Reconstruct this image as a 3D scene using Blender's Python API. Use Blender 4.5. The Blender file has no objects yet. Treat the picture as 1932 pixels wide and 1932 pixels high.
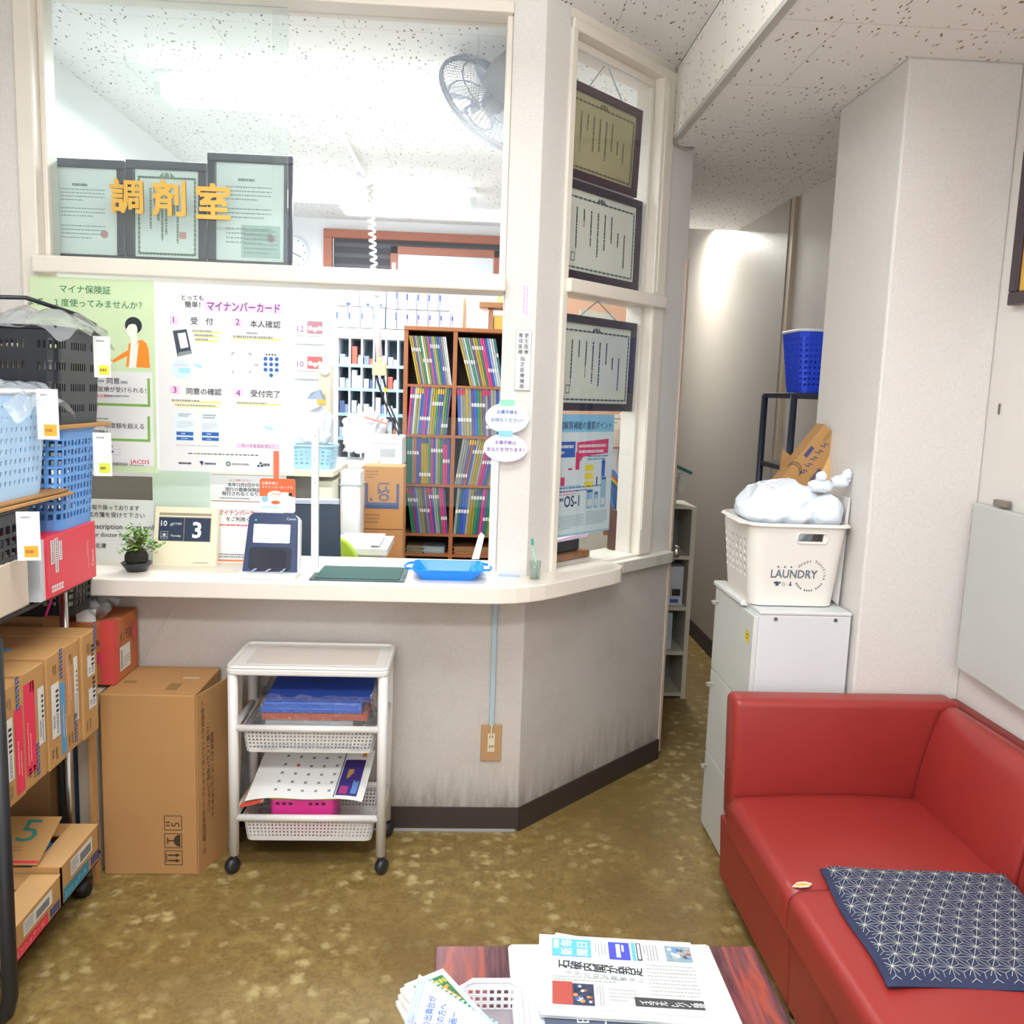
import bpy, math, random
from mathutils import Matrix, Vector

random.seed(7)
scene = bpy.context.scene
COL = scene.collection
PI = math.pi

# ---------------------------------------------------------------- camera
cam_data = bpy.data.cameras.new('camera')
cam = bpy.data.objects.new('camera', cam_data)
COL.objects.link(cam)
cam_data.sensor_fit = 'HORIZONTAL'
cam_data.sensor_width = 36.0
cam_data.lens = 30.56
cam_data.clip_start = 0.02
_yaw, _pit, _rol = math.radians(3.08), math.radians(7.68), math.radians(1.98)
_f = Vector((math.sin(_yaw)*math.cos(_pit), math.cos(_yaw)*math.cos(_pit), -math.sin(_pit)))
_r0 = Vector((math.cos(_yaw), -math.sin(_yaw), 0))
_u0 = _r0.cross(_f)
_r = math.cos(_rol)*_r0 + math.sin(_rol)*_u0
_u = -math.sin(_rol)*_r0 + math.cos(_rol)*_u0
cam.matrix_world = Matrix(((_r.x, _u.x, -_f.x, 0), (_r.y, _u.y, -_f.y, 0), (_r.z, _u.z, -_f.z, 1.5), (0, 0, 0, 1)))
scene.camera = cam

# ---------------------------------------------------------------- world, lights, exposure
scene.view_settings.view_transform = 'Standard'
scene.view_settings.look = 'None'
scene.view_settings.gamma = 1.0
scene.view_settings.use_curve_mapping = False
scene.view_settings.exposure = 0.46
scene.cycles.max_bounces = 8
scene.cycles.diffuse_bounces = 5
scene.cycles.glossy_bounces = 3
scene.cycles.transmission_bounces = 4
scene.cycles.transparent_max_bounces = 16
scene.cycles.caustics_reflective = False
scene.cycles.caustics_refractive = False
scene.cycles.sample_clamp_indirect = 6.0
scene.cycles.use_denoising = True

world = bpy.data.worlds.new('world')
scene.world = world
world.use_nodes = True
_bg = world.node_tree.nodes['Background']
_bg.inputs[0].default_value = (0.93, 0.97, 1.0, 1)      # fill added through the room's open end behind the camera, as entrance daylight
_bg.inputs[1].default_value = 1.2


def area(name, loc, sx, sy, watts, col=(1, 1, 1), rot=(0, 0, 0)):
    d = bpy.data.lights.new(name, 'AREA')
    d.shape = 'RECTANGLE'
    d.size, d.size_y, d.energy, d.color = sx, sy, watts, col
    o = bpy.data.objects.new(name, d)
    o.location, o.rotation_euler = loc, rot
    COL.objects.link(o)
    return o


area('waiting_room_light', (-0.25, -0.25, 2.69), 1.25, 0.35, 56, (0.97, 0.99, 1.0))
area('ceiling_fill_up', (-0.10, 1.50, 2.52), 1.25, 0.30, 36, (0.97, 0.99, 1.0), (PI, 0, 0))  # added upward fill that brightens the ceiling; no fixture hangs here
area('pharmacy_light_near', (-0.62, 3.75, 2.59), 1.2, 0.22, 30, (0.90, 0.97, 1.0))
area('pharmacy_light_far', (-0.62, 5.49, 2.59), 1.2, 0.22, 25, (0.90, 0.97, 1.0))
area('corridor_light', (1.22, 5.35, 2.55), 0.25, 0.25, 16, (1.0, 0.97, 0.90))


# ---------------------------------------------------------------- helpers
def lin(h):
    h = h.lstrip('#')
    out = []
    for i in (0, 2, 4):
        c = int(h[i:i+2], 16)/255
        out.append(c/12.92 if c <= 0.04045 else ((c+0.055)/1.055)**2.4)
    return (*out, 1.0)


_MATS = {}


def mat(hexc, rough=0.6, metal=0.0, vary=0.05, scale=30.0, bump=0.0, emit=0.0, coat=0.0, name=None):
    """A principled surface whose colour drifts a little with a noise texture."""
    key = (hexc, rough, metal, vary, scale, bump, emit, coat)
    if key in _MATS:
        return _MATS[key]
    m = bpy.data.materials.new(name or 'surface_' + hexc)
    m.use_nodes = True
    nt = m.node_tree
    b = nt.nodes['Principled BSDF']
    b.inputs['Roughness'].default_value = rough
    b.inputs['Metallic'].default_value = metal
    b.inputs['Coat Weight'].default_value = coat
    c = lin(hexc)
    b.inputs['Base Color'].default_value = c
    if vary > 0 or bump > 0:
        tc = nt.nodes.new('ShaderNodeTexCoord')
        nz = nt.nodes.new('ShaderNodeTexNoise')
        nz.inputs['Scale'].default_value = scale
        nz.inputs['Detail'].default_value = 2
        nt.links.new(tc.outputs['Object'], nz.inputs['Vector'])
        if vary > 0:
            mx = nt.nodes.new('ShaderNodeMix')
            mx.data_type = 'RGBA'
            mx.inputs[6].default_value = tuple(min(1, v*(1-vary)) for v in c[:3]) + (1,)
            mx.inputs[7].default_value = tuple(min(1, v*(1+vary)) for v in c[:3]) + (1,)
            nt.links.new(nz.outputs['Fac'], mx.inputs[0])
            nt.links.new(mx.outputs[2], b.inputs['Base Color'])
        if bump > 0:
            bp = nt.nodes.new('ShaderNodeBump')
            bp.inputs['Strength'].default_value = bump
            bp.inputs['Distance'].default_value = 0.01
            nt.links.new(nz.outputs['Fac'], bp.inputs['Height'])
            nt.links.new(bp.outputs['Normal'], b.inputs['Normal'])
    if emit > 0:
        b.inputs['Emission Color'].default_value = c
        b.inputs['Emission Strength'].default_value = emit
    _MATS[key] = m
    return m


def clear(name, tint='ffffff', gloss=0.5, haze=0.0, hazecol='ffffff', rough=0.03, bump=0.0, scale=20.0):
    """Clear glass or film: see-through, with a Fresnel shine and, for plastic film, a little milky body."""
    key = ('clear', name)
    if key in _MATS:
        return _MATS[key]
    m = bpy.data.materials.new(name)
    m.use_nodes = True
    nt = m.node_tree
    nt.nodes.remove(nt.nodes['Principled BSDF'])
    out = nt.nodes['Material Output']
    tr = nt.nodes.new('ShaderNodeBsdfTransparent')
    tr.inputs[0].default_value = lin(tint)
    gl = nt.nodes.new('ShaderNodeBsdfGlossy')
    gl.inputs['Roughness'].default_value = rough
    fr = nt.nodes.new('ShaderNodeLayerWeight')
    fr.inputs['Blend'].default_value = 0.5
    pw = nt.nodes.new('ShaderNodeMath')
    pw.operation = 'POWER'
    pw.inputs[1].default_value = 4.0
    nt.links.new(fr.outputs['Facing'], pw.inputs[0])
    mul = nt.nodes.new('ShaderNodeMath')
    mul.operation = 'MULTIPLY_ADD'
    mul.inputs[1].default_value = gloss
    mul.inputs[2].default_value = 0.04*gloss
    nt.links.new(pw.outputs[0], mul.inputs[0])
    body = tr.outputs[0]
    if bump > 0:
        nz = nt.nodes.new('ShaderNodeTexNoise')
        nz.inputs['Scale'].default_value = scale
        nz.inputs['Detail'].default_value = 3
        tc = nt.nodes.new('ShaderNodeTexCoord')
        nt.links.new(tc.outputs['Object'], nz.inputs['Vector'])
        bp = nt.nodes.new('ShaderNodeBump')
        bp.inputs['Strength'].default_value = bump
        bp.inputs['Distance'].default_value = 0.02
        nt.links.new(nz.outputs['Fac'], bp.inputs['Height'])
        nt.links.new(bp.outputs['Normal'], gl.inputs['Normal'])
        nt.links.new(bp.outputs['Normal'], fr.inputs['Normal'])
    if haze > 0:
        df = nt.nodes.new('ShaderNodeBsdfDiffuse')
        df.inputs[0].default_value = lin(hazecol)
        tl = nt.nodes.new('ShaderNodeBsdfTranslucent')
        tl.inputs[0].default_value = lin(hazecol)
        m0 = nt.nodes.new('ShaderNodeMixShader')
        m0.inputs[0].default_value = 0.4
        nt.links.new(df.outputs[0], m0.inputs[1])
        nt.links.new(tl.outputs[0], m0.inputs[2])
        m1 = nt.nodes.new('ShaderNodeMixShader')
        m1.inputs[0].default_value = haze
        nt.links.new(body, m1.inputs[1])
        nt.links.new(m0.outputs[0], m1.inputs[2])
        body = m1.outputs[0]
    m2 = nt.nodes.new('ShaderNodeMixShader')
    nt.links.new(mul.outputs[0], m2.inputs[0])
    nt.links.new(body, m2.inputs[1])
    nt.links.new(gl.outputs[0], m2.inputs[2])
    nt.links.new(m2.outputs[0], out.inputs['Surface'])
    _MATS[key] = m
    return m


_TXT = {}


def text_geo(s, bold=0.0):
    key = (s, bold)
    if key not in _TXT:
        cu = bpy.data.curves.new('lettering', 'FONT')
        cu.body, cu.size, cu.resolution_u = s, 1.0, 2
        cu.align_x = 'LEFT'
        ob = bpy.data.objects.new('lettering', cu)
        COL.objects.link(ob)
        dg = bpy.context.evaluated_depsgraph_get()
        me = bpy.data.meshes.new_from_object(ob.evaluated_get(dg))
        vs = [(v.co.x, v.co.y) for v in me.vertices]
        fs = [tuple(p.vertices) for p in me.polygons]
        bpy.data.objects.remove(ob)
        bpy.data.curves.remove(cu)
        bpy.data.meshes.remove(me)
        x0 = min((v[0] for v in vs), default=0)
        x1 = max((v[0] for v in vs), default=1)
        y0 = min((v[1] for v in vs), default=0)
        y1 = max((v[1] for v in vs), default=1)
        if bold:                                   # heavier strokes: the same outlines laid side by side
            n, b = len(vs), bold*1.3
            sh = [(0, 0), (b, 0), (0, b), (b, b)]
            fs = [tuple(i+k*n for i in f) for k in range(4) for f in fs]
            vs = [(x+dx-b/2, y+dy-b/2) for dx, dy in sh for x, y in vs]
        _TXT[key] = (vs, fs, x0, x1, y0, y1)
    return _TXT[key]


def fr(o, u, v):
    """Frame: u to the right, v up, n out of the face."""
    u = Vector(u).normalized()
    v = Vector(v)
    v = (v - u*v.dot(u)).normalized()
    n = u.cross(v)
    return Matrix(((u.x, v.x, n.x, o[0]), (u.y, v.y, n.y, o[1]), (u.z, v.z, n.z, o[2]), (0, 0, 0, 1)))


def fr3(o, pu, pv):
    o, pu, pv = Vector(o), Vector(pu), Vector(pv)
    return fr(o, pu-o, pv-o)


R2 = math.sqrt(0.5)


def front(x, z, y):
    return fr((x, y, z), (1, 0, 0), (0, 0, 1))


def diag(n=0.0, u=0.0, v=0.0):
    return fr((0.208+u*R2+n*R2, 2.84+u*R2-n*R2, v), (R2, R2, 0), (0, 0, 1))


class MB:
    def __init__(s, M=None):
        s.v, s.f, s.fm, s.mats, s.M = [], [], [], [], M or Matrix()

    def add(s, vs, fs, m, M=None):
        M = s.M @ M if M is not None else s.M
        b = len(s.v)
        s.v += [M @ Vector(p) for p in vs]
        if m not in s.mats:
            s.mats.append(m)
        i = s.mats.index(m)
        for f in fs:
            s.f.append([b+k for k in f])
            s.fm.append(i)
        return s

    def box(s, a, b, m, M=None):
        x0, y0, z0 = (min(p, q) for p, q in zip(a, b))
        x1, y1, z1 = (max(p, q) for p, q in zip(a, b))
        vs = [(x0, y0, z0), (x1, y0, z0), (x1, y1, z0), (x0, y1, z0), (x0, y0, z1), (x1, y0, z1), (x1, y1, z1), (x0, y1, z1)]
        return s.add(vs, [(3, 2, 1, 0), (4, 5, 6, 7), (0, 1, 5, 4), (1, 2, 6, 5), (2, 3, 7, 6), (3, 0, 4, 7)], m, M)

    def hexa(s, lo, hi, m):
        """Box from four bottom and four top corners (counter-clockwise seen from above)."""
        return s.add(list(lo)+list(hi), [(3, 2, 1, 0), (4, 5, 6, 7), (0, 1, 5, 4), (1, 2, 6, 5), (2, 3, 7, 6), (3, 0, 4, 7)], m)

    def prism(s, pts, z0, z1, m, M=None):
        n = len(pts)
        vs = [(p[0], p[1], z0) for p in pts] + [(p[0], p[1], z1) for p in pts]
        fs = [tuple(range(n-1, -1, -1)), tuple(range(n, 2*n))] + [(i, (i+1) % n, n+(i+1) % n, n+i) for i in range(n)]
        return s.add(vs, fs, m, M)

    def rect(s, u0, v0, u1, v1, m, n=0.0):
        return s.add([(u0, v0, n), (u1, v0, n), (u1, v1, n), (u0, v1, n)], [(0, 1, 2, 3)], m)

    def poly(s, pts, m, n=0.0):
        return s.add([(p[0], p[1], n) for p in pts], [tuple(range(len(pts)))], m)

    def disc(s, u, v, r, m, n=0.0, k=20, rv=None, a0=0, a1=2*PI):
        rv = rv or r
        return s.poly([(u+r*math.cos(a0+(a1-a0)*i/k), v+rv*math.sin(a0+(a1-a0)*i/k)) for i in range(k + (0 if a1-a0 > 6.28 else 1))], m, n)

    def outline(s, u0, v0, u1, v1, w, m, n=0.0):
        s.rect(u0, v0, u1, v0+w, m, n)
        s.rect(u0, v1-w, u1, v1, m, n)
        s.rect(u0, v0+w, u0+w, v1-w, m, n)
        return s.rect(u1-w, v0+w, u1, v1-w, m, n)

    def line(s, pts, w, m, n=0.0):
        for (a, b) in zip(pts[:-1], pts[1:]):
            dx, dy = b[0]-a[0], b[1]-a[1]
            L = math.hypot(dx, dy) or 1
            px, py = -dy/L*w/2, dx/L*w/2
            s.poly([(a[0]-px, a[1]-py), (b[0]-px, b[1]-py), (b[0]+px, b[1]+py), (a[0]+px, a[1]+py)], m, n)
        return s

    def text(s, t, u, v, h, m, n=0.0, bold=0.0, align='l', w=None, rot=0.0):
        """A line of writing, baseline at v, h the em size; w stretches it to a width."""
        vs, fs, x0, x1, y0, y1 = text_geo(t, bold)
        k = h
        kx = w/(x1-x0) if w else k
        off = {'l': x0, 'c': (x0+x1)/2, 'r': x1}[align]
        T = Matrix.Translation((u, v, n)) @ Matrix.Rotation(rot, 4, 'Z')
        q = max(1, len(vs)//4) if bold else len(vs)+1      # heavier strokes are laid a hair apart so they never coincide
        return s.add([((x-off)*kx, y*k, (i//q)*4e-5) for i, (x, y) in enumerate(vs)], fs, m, T)

    def vtext(s, t, u, v, h, m, n=0.0, bold=0.0, step=1.05):
        """Writing set top to bottom."""
        for i, ch in enumerate(t):
            if ch.strip():
                s.text(ch, u, v-h*0.85-i*h*step, h, m, n, bold, 'c')
        return s

    def scrib(s, u0, v0, u1, v1, rows, m, n=0.0, seed=1, fill=0.5, vert=False):
        """Rows of print too small to read: broken thin strokes."""
        rg = random.Random(seed)
        L = (v1-v0) if not vert else (u1-u0)
        for i in range(rows):
            c = (i+0.5)/rows*L
            hh = L/rows*fill/2
            p = 0.0
            A = (u1-u0) if not vert else (v1-v0)
            end = A*(1 if i < rows-1 else rg.uniform(0.5, 0.95))
            while p < end:
                q = min(end, p+rg.uniform(0.02, 0.06)*max(A, L/rows*6))
                if not vert:
                    s.rect(u0+p, v1-c-hh, u0+q, v1-c+hh, m, n)
                else:
                    s.rect(u1-c-hh, v1-q, u1-c+hh, v1-p, m, n)
                p = q+rg.uniform(0.008, 0.02)*max(A, L/rows*6)
        return s

    def tube(s, pts, r, m, k=8, closed=False, M=None):
        pts = [Vector(p) for p in pts]
        n = len(pts)
        rs = r if isinstance(r, (list, tuple)) else [r]*n
        ring, prev = [], None
        for i, p in enumerate(pts):
            if closed:
                d = pts[(i+1) % n]-pts[i-1]
            else:
                d = pts[min(i+1, n-1)]-pts[max(i-1, 0)]
            d = d.normalized()
            if prev is None:
                a = d.cross(Vector((0, 0, 1)))
                if a.length < 0.1:
                    a = d.cross(Vector((1, 0, 0)))
            else:
                a = prev-d*prev.dot(d)
            a.normalize()
            prev = a
            b = d.cross(a)
            ring.append([p+(a*math.cos(2*PI*j/k)+b*math.sin(2*PI*j/k))*rs[i] for j in range(k)])
        vs = [q for rg in ring for q in rg]
        fs = []
        for i in range(n if closed else n-1):
            i2 = (i+1) % n
            fs += [(i*k+j, i2*k+j, i2*k+(j+1) % k, i*k+(j+1) % k) for j in range(k)]
        if not closed:
            fs += [tuple(range(k)), tuple((n-1)*k+j for j in range(k-1, -1, -1))]
        return s.add(vs, fs, m, M)

    def lathe(s, prof, m, k=24, M=None):
        vs = [(r*math.cos(2*PI*j/k), r*math.sin(2*PI*j/k), z) for r, z in prof for j in range(k)]
        fs = [(i*k+j, i*k+(j+1) % k, (i+1)*k+(j+1) % k, (i+1)*k+j) for i in range(len(prof)-1) for j in range(k)]
        fs += [tuple(range(k-1, -1, -1)), tuple((len(prof)-1)*k+j for j in range(k))]
        return s.add(vs, fs, m, M)

    def ball(s, c, r, m, k=12, sq=(1, 1, 1)):
        vs, fs = [], []
        h = k//2
        for i in range(h+1):
            t = PI*i/h
            for j in range(k):
                a = 2*PI*j/k
                vs.append((c[0]+r*sq[0]*math.sin(t)*math.cos(a), c[1]+r*sq[1]*math.sin(t)*math.sin(a), c[2]+r*sq[2]*math.cos(t)))
        for i in range(h):
            fs += [(i*k+j, (i+1)*k+j, (i+1)*k+(j+1) % k, i*k+(j+1) % k) for j in range(k)]
        return s.add(vs, fs, m)

    def surf(s, fn, nu, nv, m, closed=False, hole=None, hu=0.5, hv=0.5, rnd=False):
        """A sheet fn(u, v) of nu x nv cells; where hole(i, j) is true the cell has an opening."""
        P = lambda a, b: tuple(fn(a/nu, b/nv))
        for i in range(nu):
            for j in range(nv):
                if hole and hole(i, j):
                    if rnd:
                        o = [(-.5, -.5), (0, -.5), (.5, -.5), (.5, 0), (.5, .5), (0, .5), (-.5, .5), (-.5, 0)]
                        q = [(math.cos(a)*hu/2, math.sin(a)*hv/2) for a in [PI*1.25+PI/4*t for t in range(8)]]
                    else:
                        o = [(-.5, -.5), (.5, -.5), (.5, .5), (-.5, .5)]
                        q = [(a*hu, b*hv) for a, b in o]
                    n = len(o)
                    vs = [P(i+.5+a, j+.5+b) for a, b in o+q]
                    s.add(vs, [(t, (t+1) % n, n+(t+1) % n, n+t) for t in range(n)], m)
                else:
                    s.add([P(i, j), P(i+1, j), P(i+1, j+1), P(i, j+1)], [(0, 1, 2, 3)], m)
        return s


LOC = {}


def build(mb, name, parent=None, smooth=False, bevel=0.0, solid=0.0, weld=False, sub=0, seg=2):
    """Link one mesh object. Top-level meshes get their origin at their base; parts sit in their thing's frame."""
    if parent is not None:
        off = LOC[parent.name]
    else:
        xs, ys, zs = zip(*((p.x, p.y, p.z) for p in mb.v))
        off = Vector(((min(xs)+max(xs))/2, (min(ys)+max(ys))/2, min(zs)))
    me = bpy.data.meshes.new(name)
    me.from_pydata([p-off for p in mb.v], [], mb.f)
    for m in mb.mats:
        me.materials.append(m)
    me.polygons.foreach_set('material_index', mb.fm)
    if smooth:
        me.polygons.foreach_set('use_smooth', [True]*len(me.polygons))
    me.update()
    o = bpy.data.objects.new(name, me)
    COL.objects.link(o)
    LOC[o.name] = off
    if parent is not None:
        o.parent = parent
    else:
        o.location = off
    if weld or sub:
        w = o.modifiers.new('weld', 'WELD')
        w.merge_threshold = 0.0004
    if solid:
        sd = o.modifiers.new('thickness', 'SOLIDIFY')
        sd.thickness = solid
        sd.offset = 0
    if bevel:
        bv = o.modifiers.new('edge', 'BEVEL')
        bv.width, bv.segments, bv.limit_method = bevel, seg, 'ANGLE'
        bv.angle_limit = math.radians(40)
        bv.harden_normals = False
    if sub:
        ss = o.modifiers.new('smooth', 'SUBSURF')
        ss.levels = ss.render_levels = sub
    return o


def tag(o, label, cat, group=None, kind=None):
    o['label'], o['category'] = label, cat
    if group:
        o['group'] = group
    if kind:
        o['kind'] = kind
    return o


def thing(name, loc, label, cat, group=None):
    o = bpy.data.objects.new(name, None)
    o.empty_display_size = 0.05
    COL.objects.link(o)
    o.location = loc
    LOC[o.name] = Vector(loc)
    return tag(o, label, cat, group)


def struct(mb, name, parent=None, **k):
    o = build(mb, name, parent, **k)
    if parent is None:
        o['kind'] = 'structure'
    return o


def struct_root(name, loc):
    o = bpy.data.objects.new(name, None)
    COL.objects.link(o)
    o.location = loc
    LOC[o.name] = Vector(loc)
    o['kind'] = 'structure'
    return o


def copy_thing(root, loc, label, group=None):
    """A copy of a thing with copies of its parts and sub-parts."""
    r = root.copy()
    COL.objects.link(r)
    r.location = loc
    r['label'] = label
    if group:
        r['group'] = group
    for ch in root.children:
        c = ch.copy()
        COL.objects.link(c)
        c.parent = r
        for g in ch.children:
            d = g.copy()
            COL.objects.link(d)
            d.parent = c
    return r


def rrect(x0, y0, x1, y1, r, k=4):
    pts = []
    for cx, cy, a in ((x1-r, y1-r, 0), (x0+r, y1-r, PI/2), (x0+r, y0+r, PI), (x1-r, y0+r, 1.5*PI)):
        pts += [(cx+r*math.cos(a+PI/2*i/k), cy+r*math.sin(a+PI/2*i/k)) for i in range(k+1)]
    return pts


def around(w, d, r, t):
    """Point at share t along a rounded rectangle's outline, centred, and counter-clockwise from the front left corner."""
    pts = rrect(-w/2, -d/2, w/2, d/2, r, 5)
    s = len(pts)
    st = 12
    pts = pts[st:]+pts[:st]
    L = [math.dist(pts[i], pts[(i+1) % s]) for i in range(s)]
    x = (t % 1.0)*sum(L)
    for i in range(s):
        if x <= L[i] or i == s-1:
            a, b = pts[i], pts[(i+1) % s]
            q = min(1, x/L[i]) if L[i] > 1e-9 else 0
            return (a[0]+(b[0]-a[0])*q, a[1]+(b[1]-a[1])*q)
        x -= L[i]


ORD = ['first', 'second', 'third', 'fourth', 'fifth', 'sixth', 'seventh', 'eighth', 'ninth', 'tenth', 'eleventh', 'twelfth', 'thirteenth', 'fourteenth',
       'fifteenth', 'sixteenth', 'seventeenth', 'eighteenth', 'nineteenth', 'twentieth', 'twenty-first', 'twenty-second']



# ---------------------------------------------------------------- room materials
def nodes_of(name, rough=0.7):
    m = bpy.data.materials.new(name)
    m.use_nodes = True
    nt = m.node_tree
    b = nt.nodes['Principled BSDF']
    b.inputs['Roughness'].default_value = rough
    geo = nt.nodes.new('ShaderNodeNewGeometry')
    return m, nt, b, geo


def N(nt, kind, ins=None, **props):
    n = nt.nodes.new(kind)
    for k, v in props.items():
        setattr(n, k, v)
    for k, v in (ins or {}).items():
        if isinstance(v, bpy.types.NodeSocket):
            nt.links.new(v, n.inputs[k])
        else:
            n.inputs[k].default_value = v
    return n


def mixc(nt, fac, a, b):
    n = nt.nodes.new('ShaderNodeMix')
    n.data_type = 'RGBA'
    for i, v in ((0, fac), (6, a), (7, b)):
        if isinstance(v, bpy.types.NodeSocket):
            nt.links.new(v, n.inputs[i])
        else:
            n.inputs[i].default_value = v
    return n.outputs[2]


def ramp(nt, val, a, b, lo=0.0, hi=1.0):
    return N(nt, 'ShaderNodeMapRange', {0: val, 1: a, 2: b, 3: lo, 4: hi}).outputs[0]


def math2(nt, op, a, b):
    return N(nt, 'ShaderNodeMath', {0: a, 1: b}, operation=op).outputs[0]


def wallpaper(name, hexc, grime=0.0, rough=0.55, bump=0.22):
    m, nt, b, geo = nodes_of(name, rough)
    pos = geo.outputs['Position']
    fine = N(nt, 'ShaderNodeTexNoise', {'Vector': pos, 'Scale': 260.0, 'Detail': 2.0})
    big = N(nt, 'ShaderNodeTexNoise', {'Vector': pos, 'Scale': 5.0, 'Detail': 5.0, 'Roughness': 0.65})
    c = lin(hexc)
    col = mixc(nt, ramp(nt, fine.outputs['Fac'], 0.3, 0.7), tuple(v*0.93 for v in c[:3])+(1,), tuple(min(1, v*1.05) for v in c[:3])+(1,))
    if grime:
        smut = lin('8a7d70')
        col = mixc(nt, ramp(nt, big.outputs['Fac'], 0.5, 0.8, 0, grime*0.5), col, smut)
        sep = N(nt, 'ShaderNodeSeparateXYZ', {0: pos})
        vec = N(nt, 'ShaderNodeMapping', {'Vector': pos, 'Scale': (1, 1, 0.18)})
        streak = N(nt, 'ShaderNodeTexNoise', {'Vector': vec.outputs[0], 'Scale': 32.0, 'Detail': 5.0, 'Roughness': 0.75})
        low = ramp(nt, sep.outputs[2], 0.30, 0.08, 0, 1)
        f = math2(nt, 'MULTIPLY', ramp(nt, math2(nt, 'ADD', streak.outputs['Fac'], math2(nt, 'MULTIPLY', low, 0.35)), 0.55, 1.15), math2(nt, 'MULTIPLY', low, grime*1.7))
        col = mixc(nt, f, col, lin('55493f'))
    nt.links.new(col, b.inputs['Base Color'])
    bp = N(nt, 'ShaderNodeBump', {'Height': fine.outputs['Fac'], 'Strength': bump, 'Distance': 0.004})
    nt.links.new(bp.outputs[0], b.inputs['Normal'])
    return m


def acoustic(name, hexc, axis='z', pit='6f675c', seam=True):
    """Mineral-fibre board with short worm-like pits and board joints."""
    m, nt, b, geo = nodes_of(name, 0.9)
    pos = geo.outputs['Position']
    rot = {'z': (0, 0, 0), 'x': (0, PI/2, 0)}[axis]
    base = N(nt, 'ShaderNodeMapping', {'Vector': pos, 'Rotation': rot})
    warp = N(nt, 'ShaderNodeTexNoise', {'Vector': base.outputs[0], 'Scale': 14.0, 'Detail': 1.0})
    off = N(nt, 'ShaderNodeVectorMath', {0: warp.outputs['Color'], 3: 0.05}, operation='SCALE')
    v = N(nt, 'ShaderNodeVectorMath', {0: base.outputs[0], 1: off.outputs[0]}, operation='ADD')
    sc = N(nt, 'ShaderNodeMapping', {'Vector': v.outputs[0], 'Scale': (1.0, 0.36, 0.0)})
    vo = N(nt, 'ShaderNodeTexVoronoi', {'Vector': sc.outputs[0], 'Scale': 72.0, 'Randomness': 0.9})
    n2 = N(nt, 'ShaderNodeTexNoise', {'Vector': base.outputs[0], 'Scale': 60.0, 'Detail': 0.0})
    d = math2(nt, 'ADD', vo.outputs['Distance'], math2(nt, 'MULTIPLY', n2.outputs['Fac'], 0.16))
    hit = ramp(nt, d, 0.31, 0.24, 0, 1)
    sepc = N(nt, 'ShaderNodeSeparateColor', {0: vo.outputs['Color']})
    keep = ramp(nt, sepc.outputs[0], 0.04, 0.08, 0, 1)
    f = math2(nt, 'MULTIPLY', hit, keep)
    col = mixc(nt, f, lin(hexc), lin(pit))
    if seam:
        br = N(nt, 'ShaderNodeTexBrick', {'Vector': base.outputs[0], 'Scale': 1.0, 'Mortar Size': 0.0022, 'Brick Width': 0.91, 'Row Height': 0.455,
                                          'Color1': (0, 0, 0, 1), 'Color2': (0, 0, 0, 1), 'Mortar': (1, 1, 1, 1), 'Mortar Smooth': 0.0}, offset=0.5)
        col = mixc(nt, math2(nt, 'MULTIPLY', br.outputs['Fac'], 0.25), col, lin('857d72'))
    nt.links.new(col, b.inputs['Base Color'])
    bp = N(nt, 'ShaderNodeBump', {'Height': f, 'Strength': 0.5, 'Distance': 0.003}, invert=True)
    nt.links.new(bp.outputs[0], b.inputs['Normal'])
    return m


def floor_mat():
    m, nt, b, geo = nodes_of('mustard_vinyl_floor', 0.42)
    pos = geo.outputs['Position']
    w1_ = N(nt, 'ShaderNodeTexNoise', {'Vector': pos, 'Scale': 30.0, 'Detail': 3.0, 'Roughness': 0.6})
    off = N(nt, 'ShaderNodeVectorMath', {0: w1_.outputs['Color'], 3: 0.055}, operation='SCALE')
    v = N(nt, 'ShaderNodeVectorMath', {0: pos, 1: off.outputs[0]}, operation='ADD')
    vo = N(nt, 'ShaderNodeTexVoronoi', {'Vector': v.outputs[0], 'Scale': 22.0})
    sep = N(nt, 'ShaderNodeSeparateColor', {0: vo.outputs['Color']})
    spots = math2(nt, 'MULTIPLY', ramp(nt, vo.outputs['Distance'], 0.50, 0.16), ramp(nt, sep.outputs[0], 0.35, 0.62))
    blot = N(nt, 'ShaderNodeTexNoise', {'Vector': pos, 'Scale': 19.0, 'Detail': 4.0, 'Roughness': 0.65})
    mid = ramp(nt, blot.outputs['Fac'], 0.44, 0.64)
    n1 = N(nt, 'ShaderNodeTexNoise', {'Vector': pos, 'Scale': 70.0, 'Detail': 3.0, 'Roughness': 0.7})
    wear = N(nt, 'ShaderNodeTexNoise', {'Vector': pos, 'Scale': 2.6, 'Detail': 3.0})
    base = mixc(nt, ramp(nt, n1.outputs['Fac'], 0.3, 0.7), lin('6c542b'), lin('86703f'))
    w = ramp(nt, wear.outputs['Fac'], 0.40, 0.58, 0.25, 1)
    c1 = mixc(nt, math2(nt, 'MULTIPLY', mid, math2(nt, 'MULTIPLY', w, 0.6)), base, lin('9c874e'))
    c2 = mixc(nt, math2(nt, 'MULTIPLY', spots, math2(nt, 'MULTIPLY', w, 0.75)), c1, lin('bcab7c'))
    dirt = ramp(nt, wear.outputs['Fac'], 0.46, 0.28, 0, 0.4)
    c3 = mixc(nt, dirt, c2, lin('5c4726'))
    nt.links.new(c3, b.inputs['Base Color'])
    nt.links.new(ramp(nt, n1.outputs['Fac'], 0.3, 0.7, 0.36, 0.55), b.inputs['Roughness'])
    return m


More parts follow.
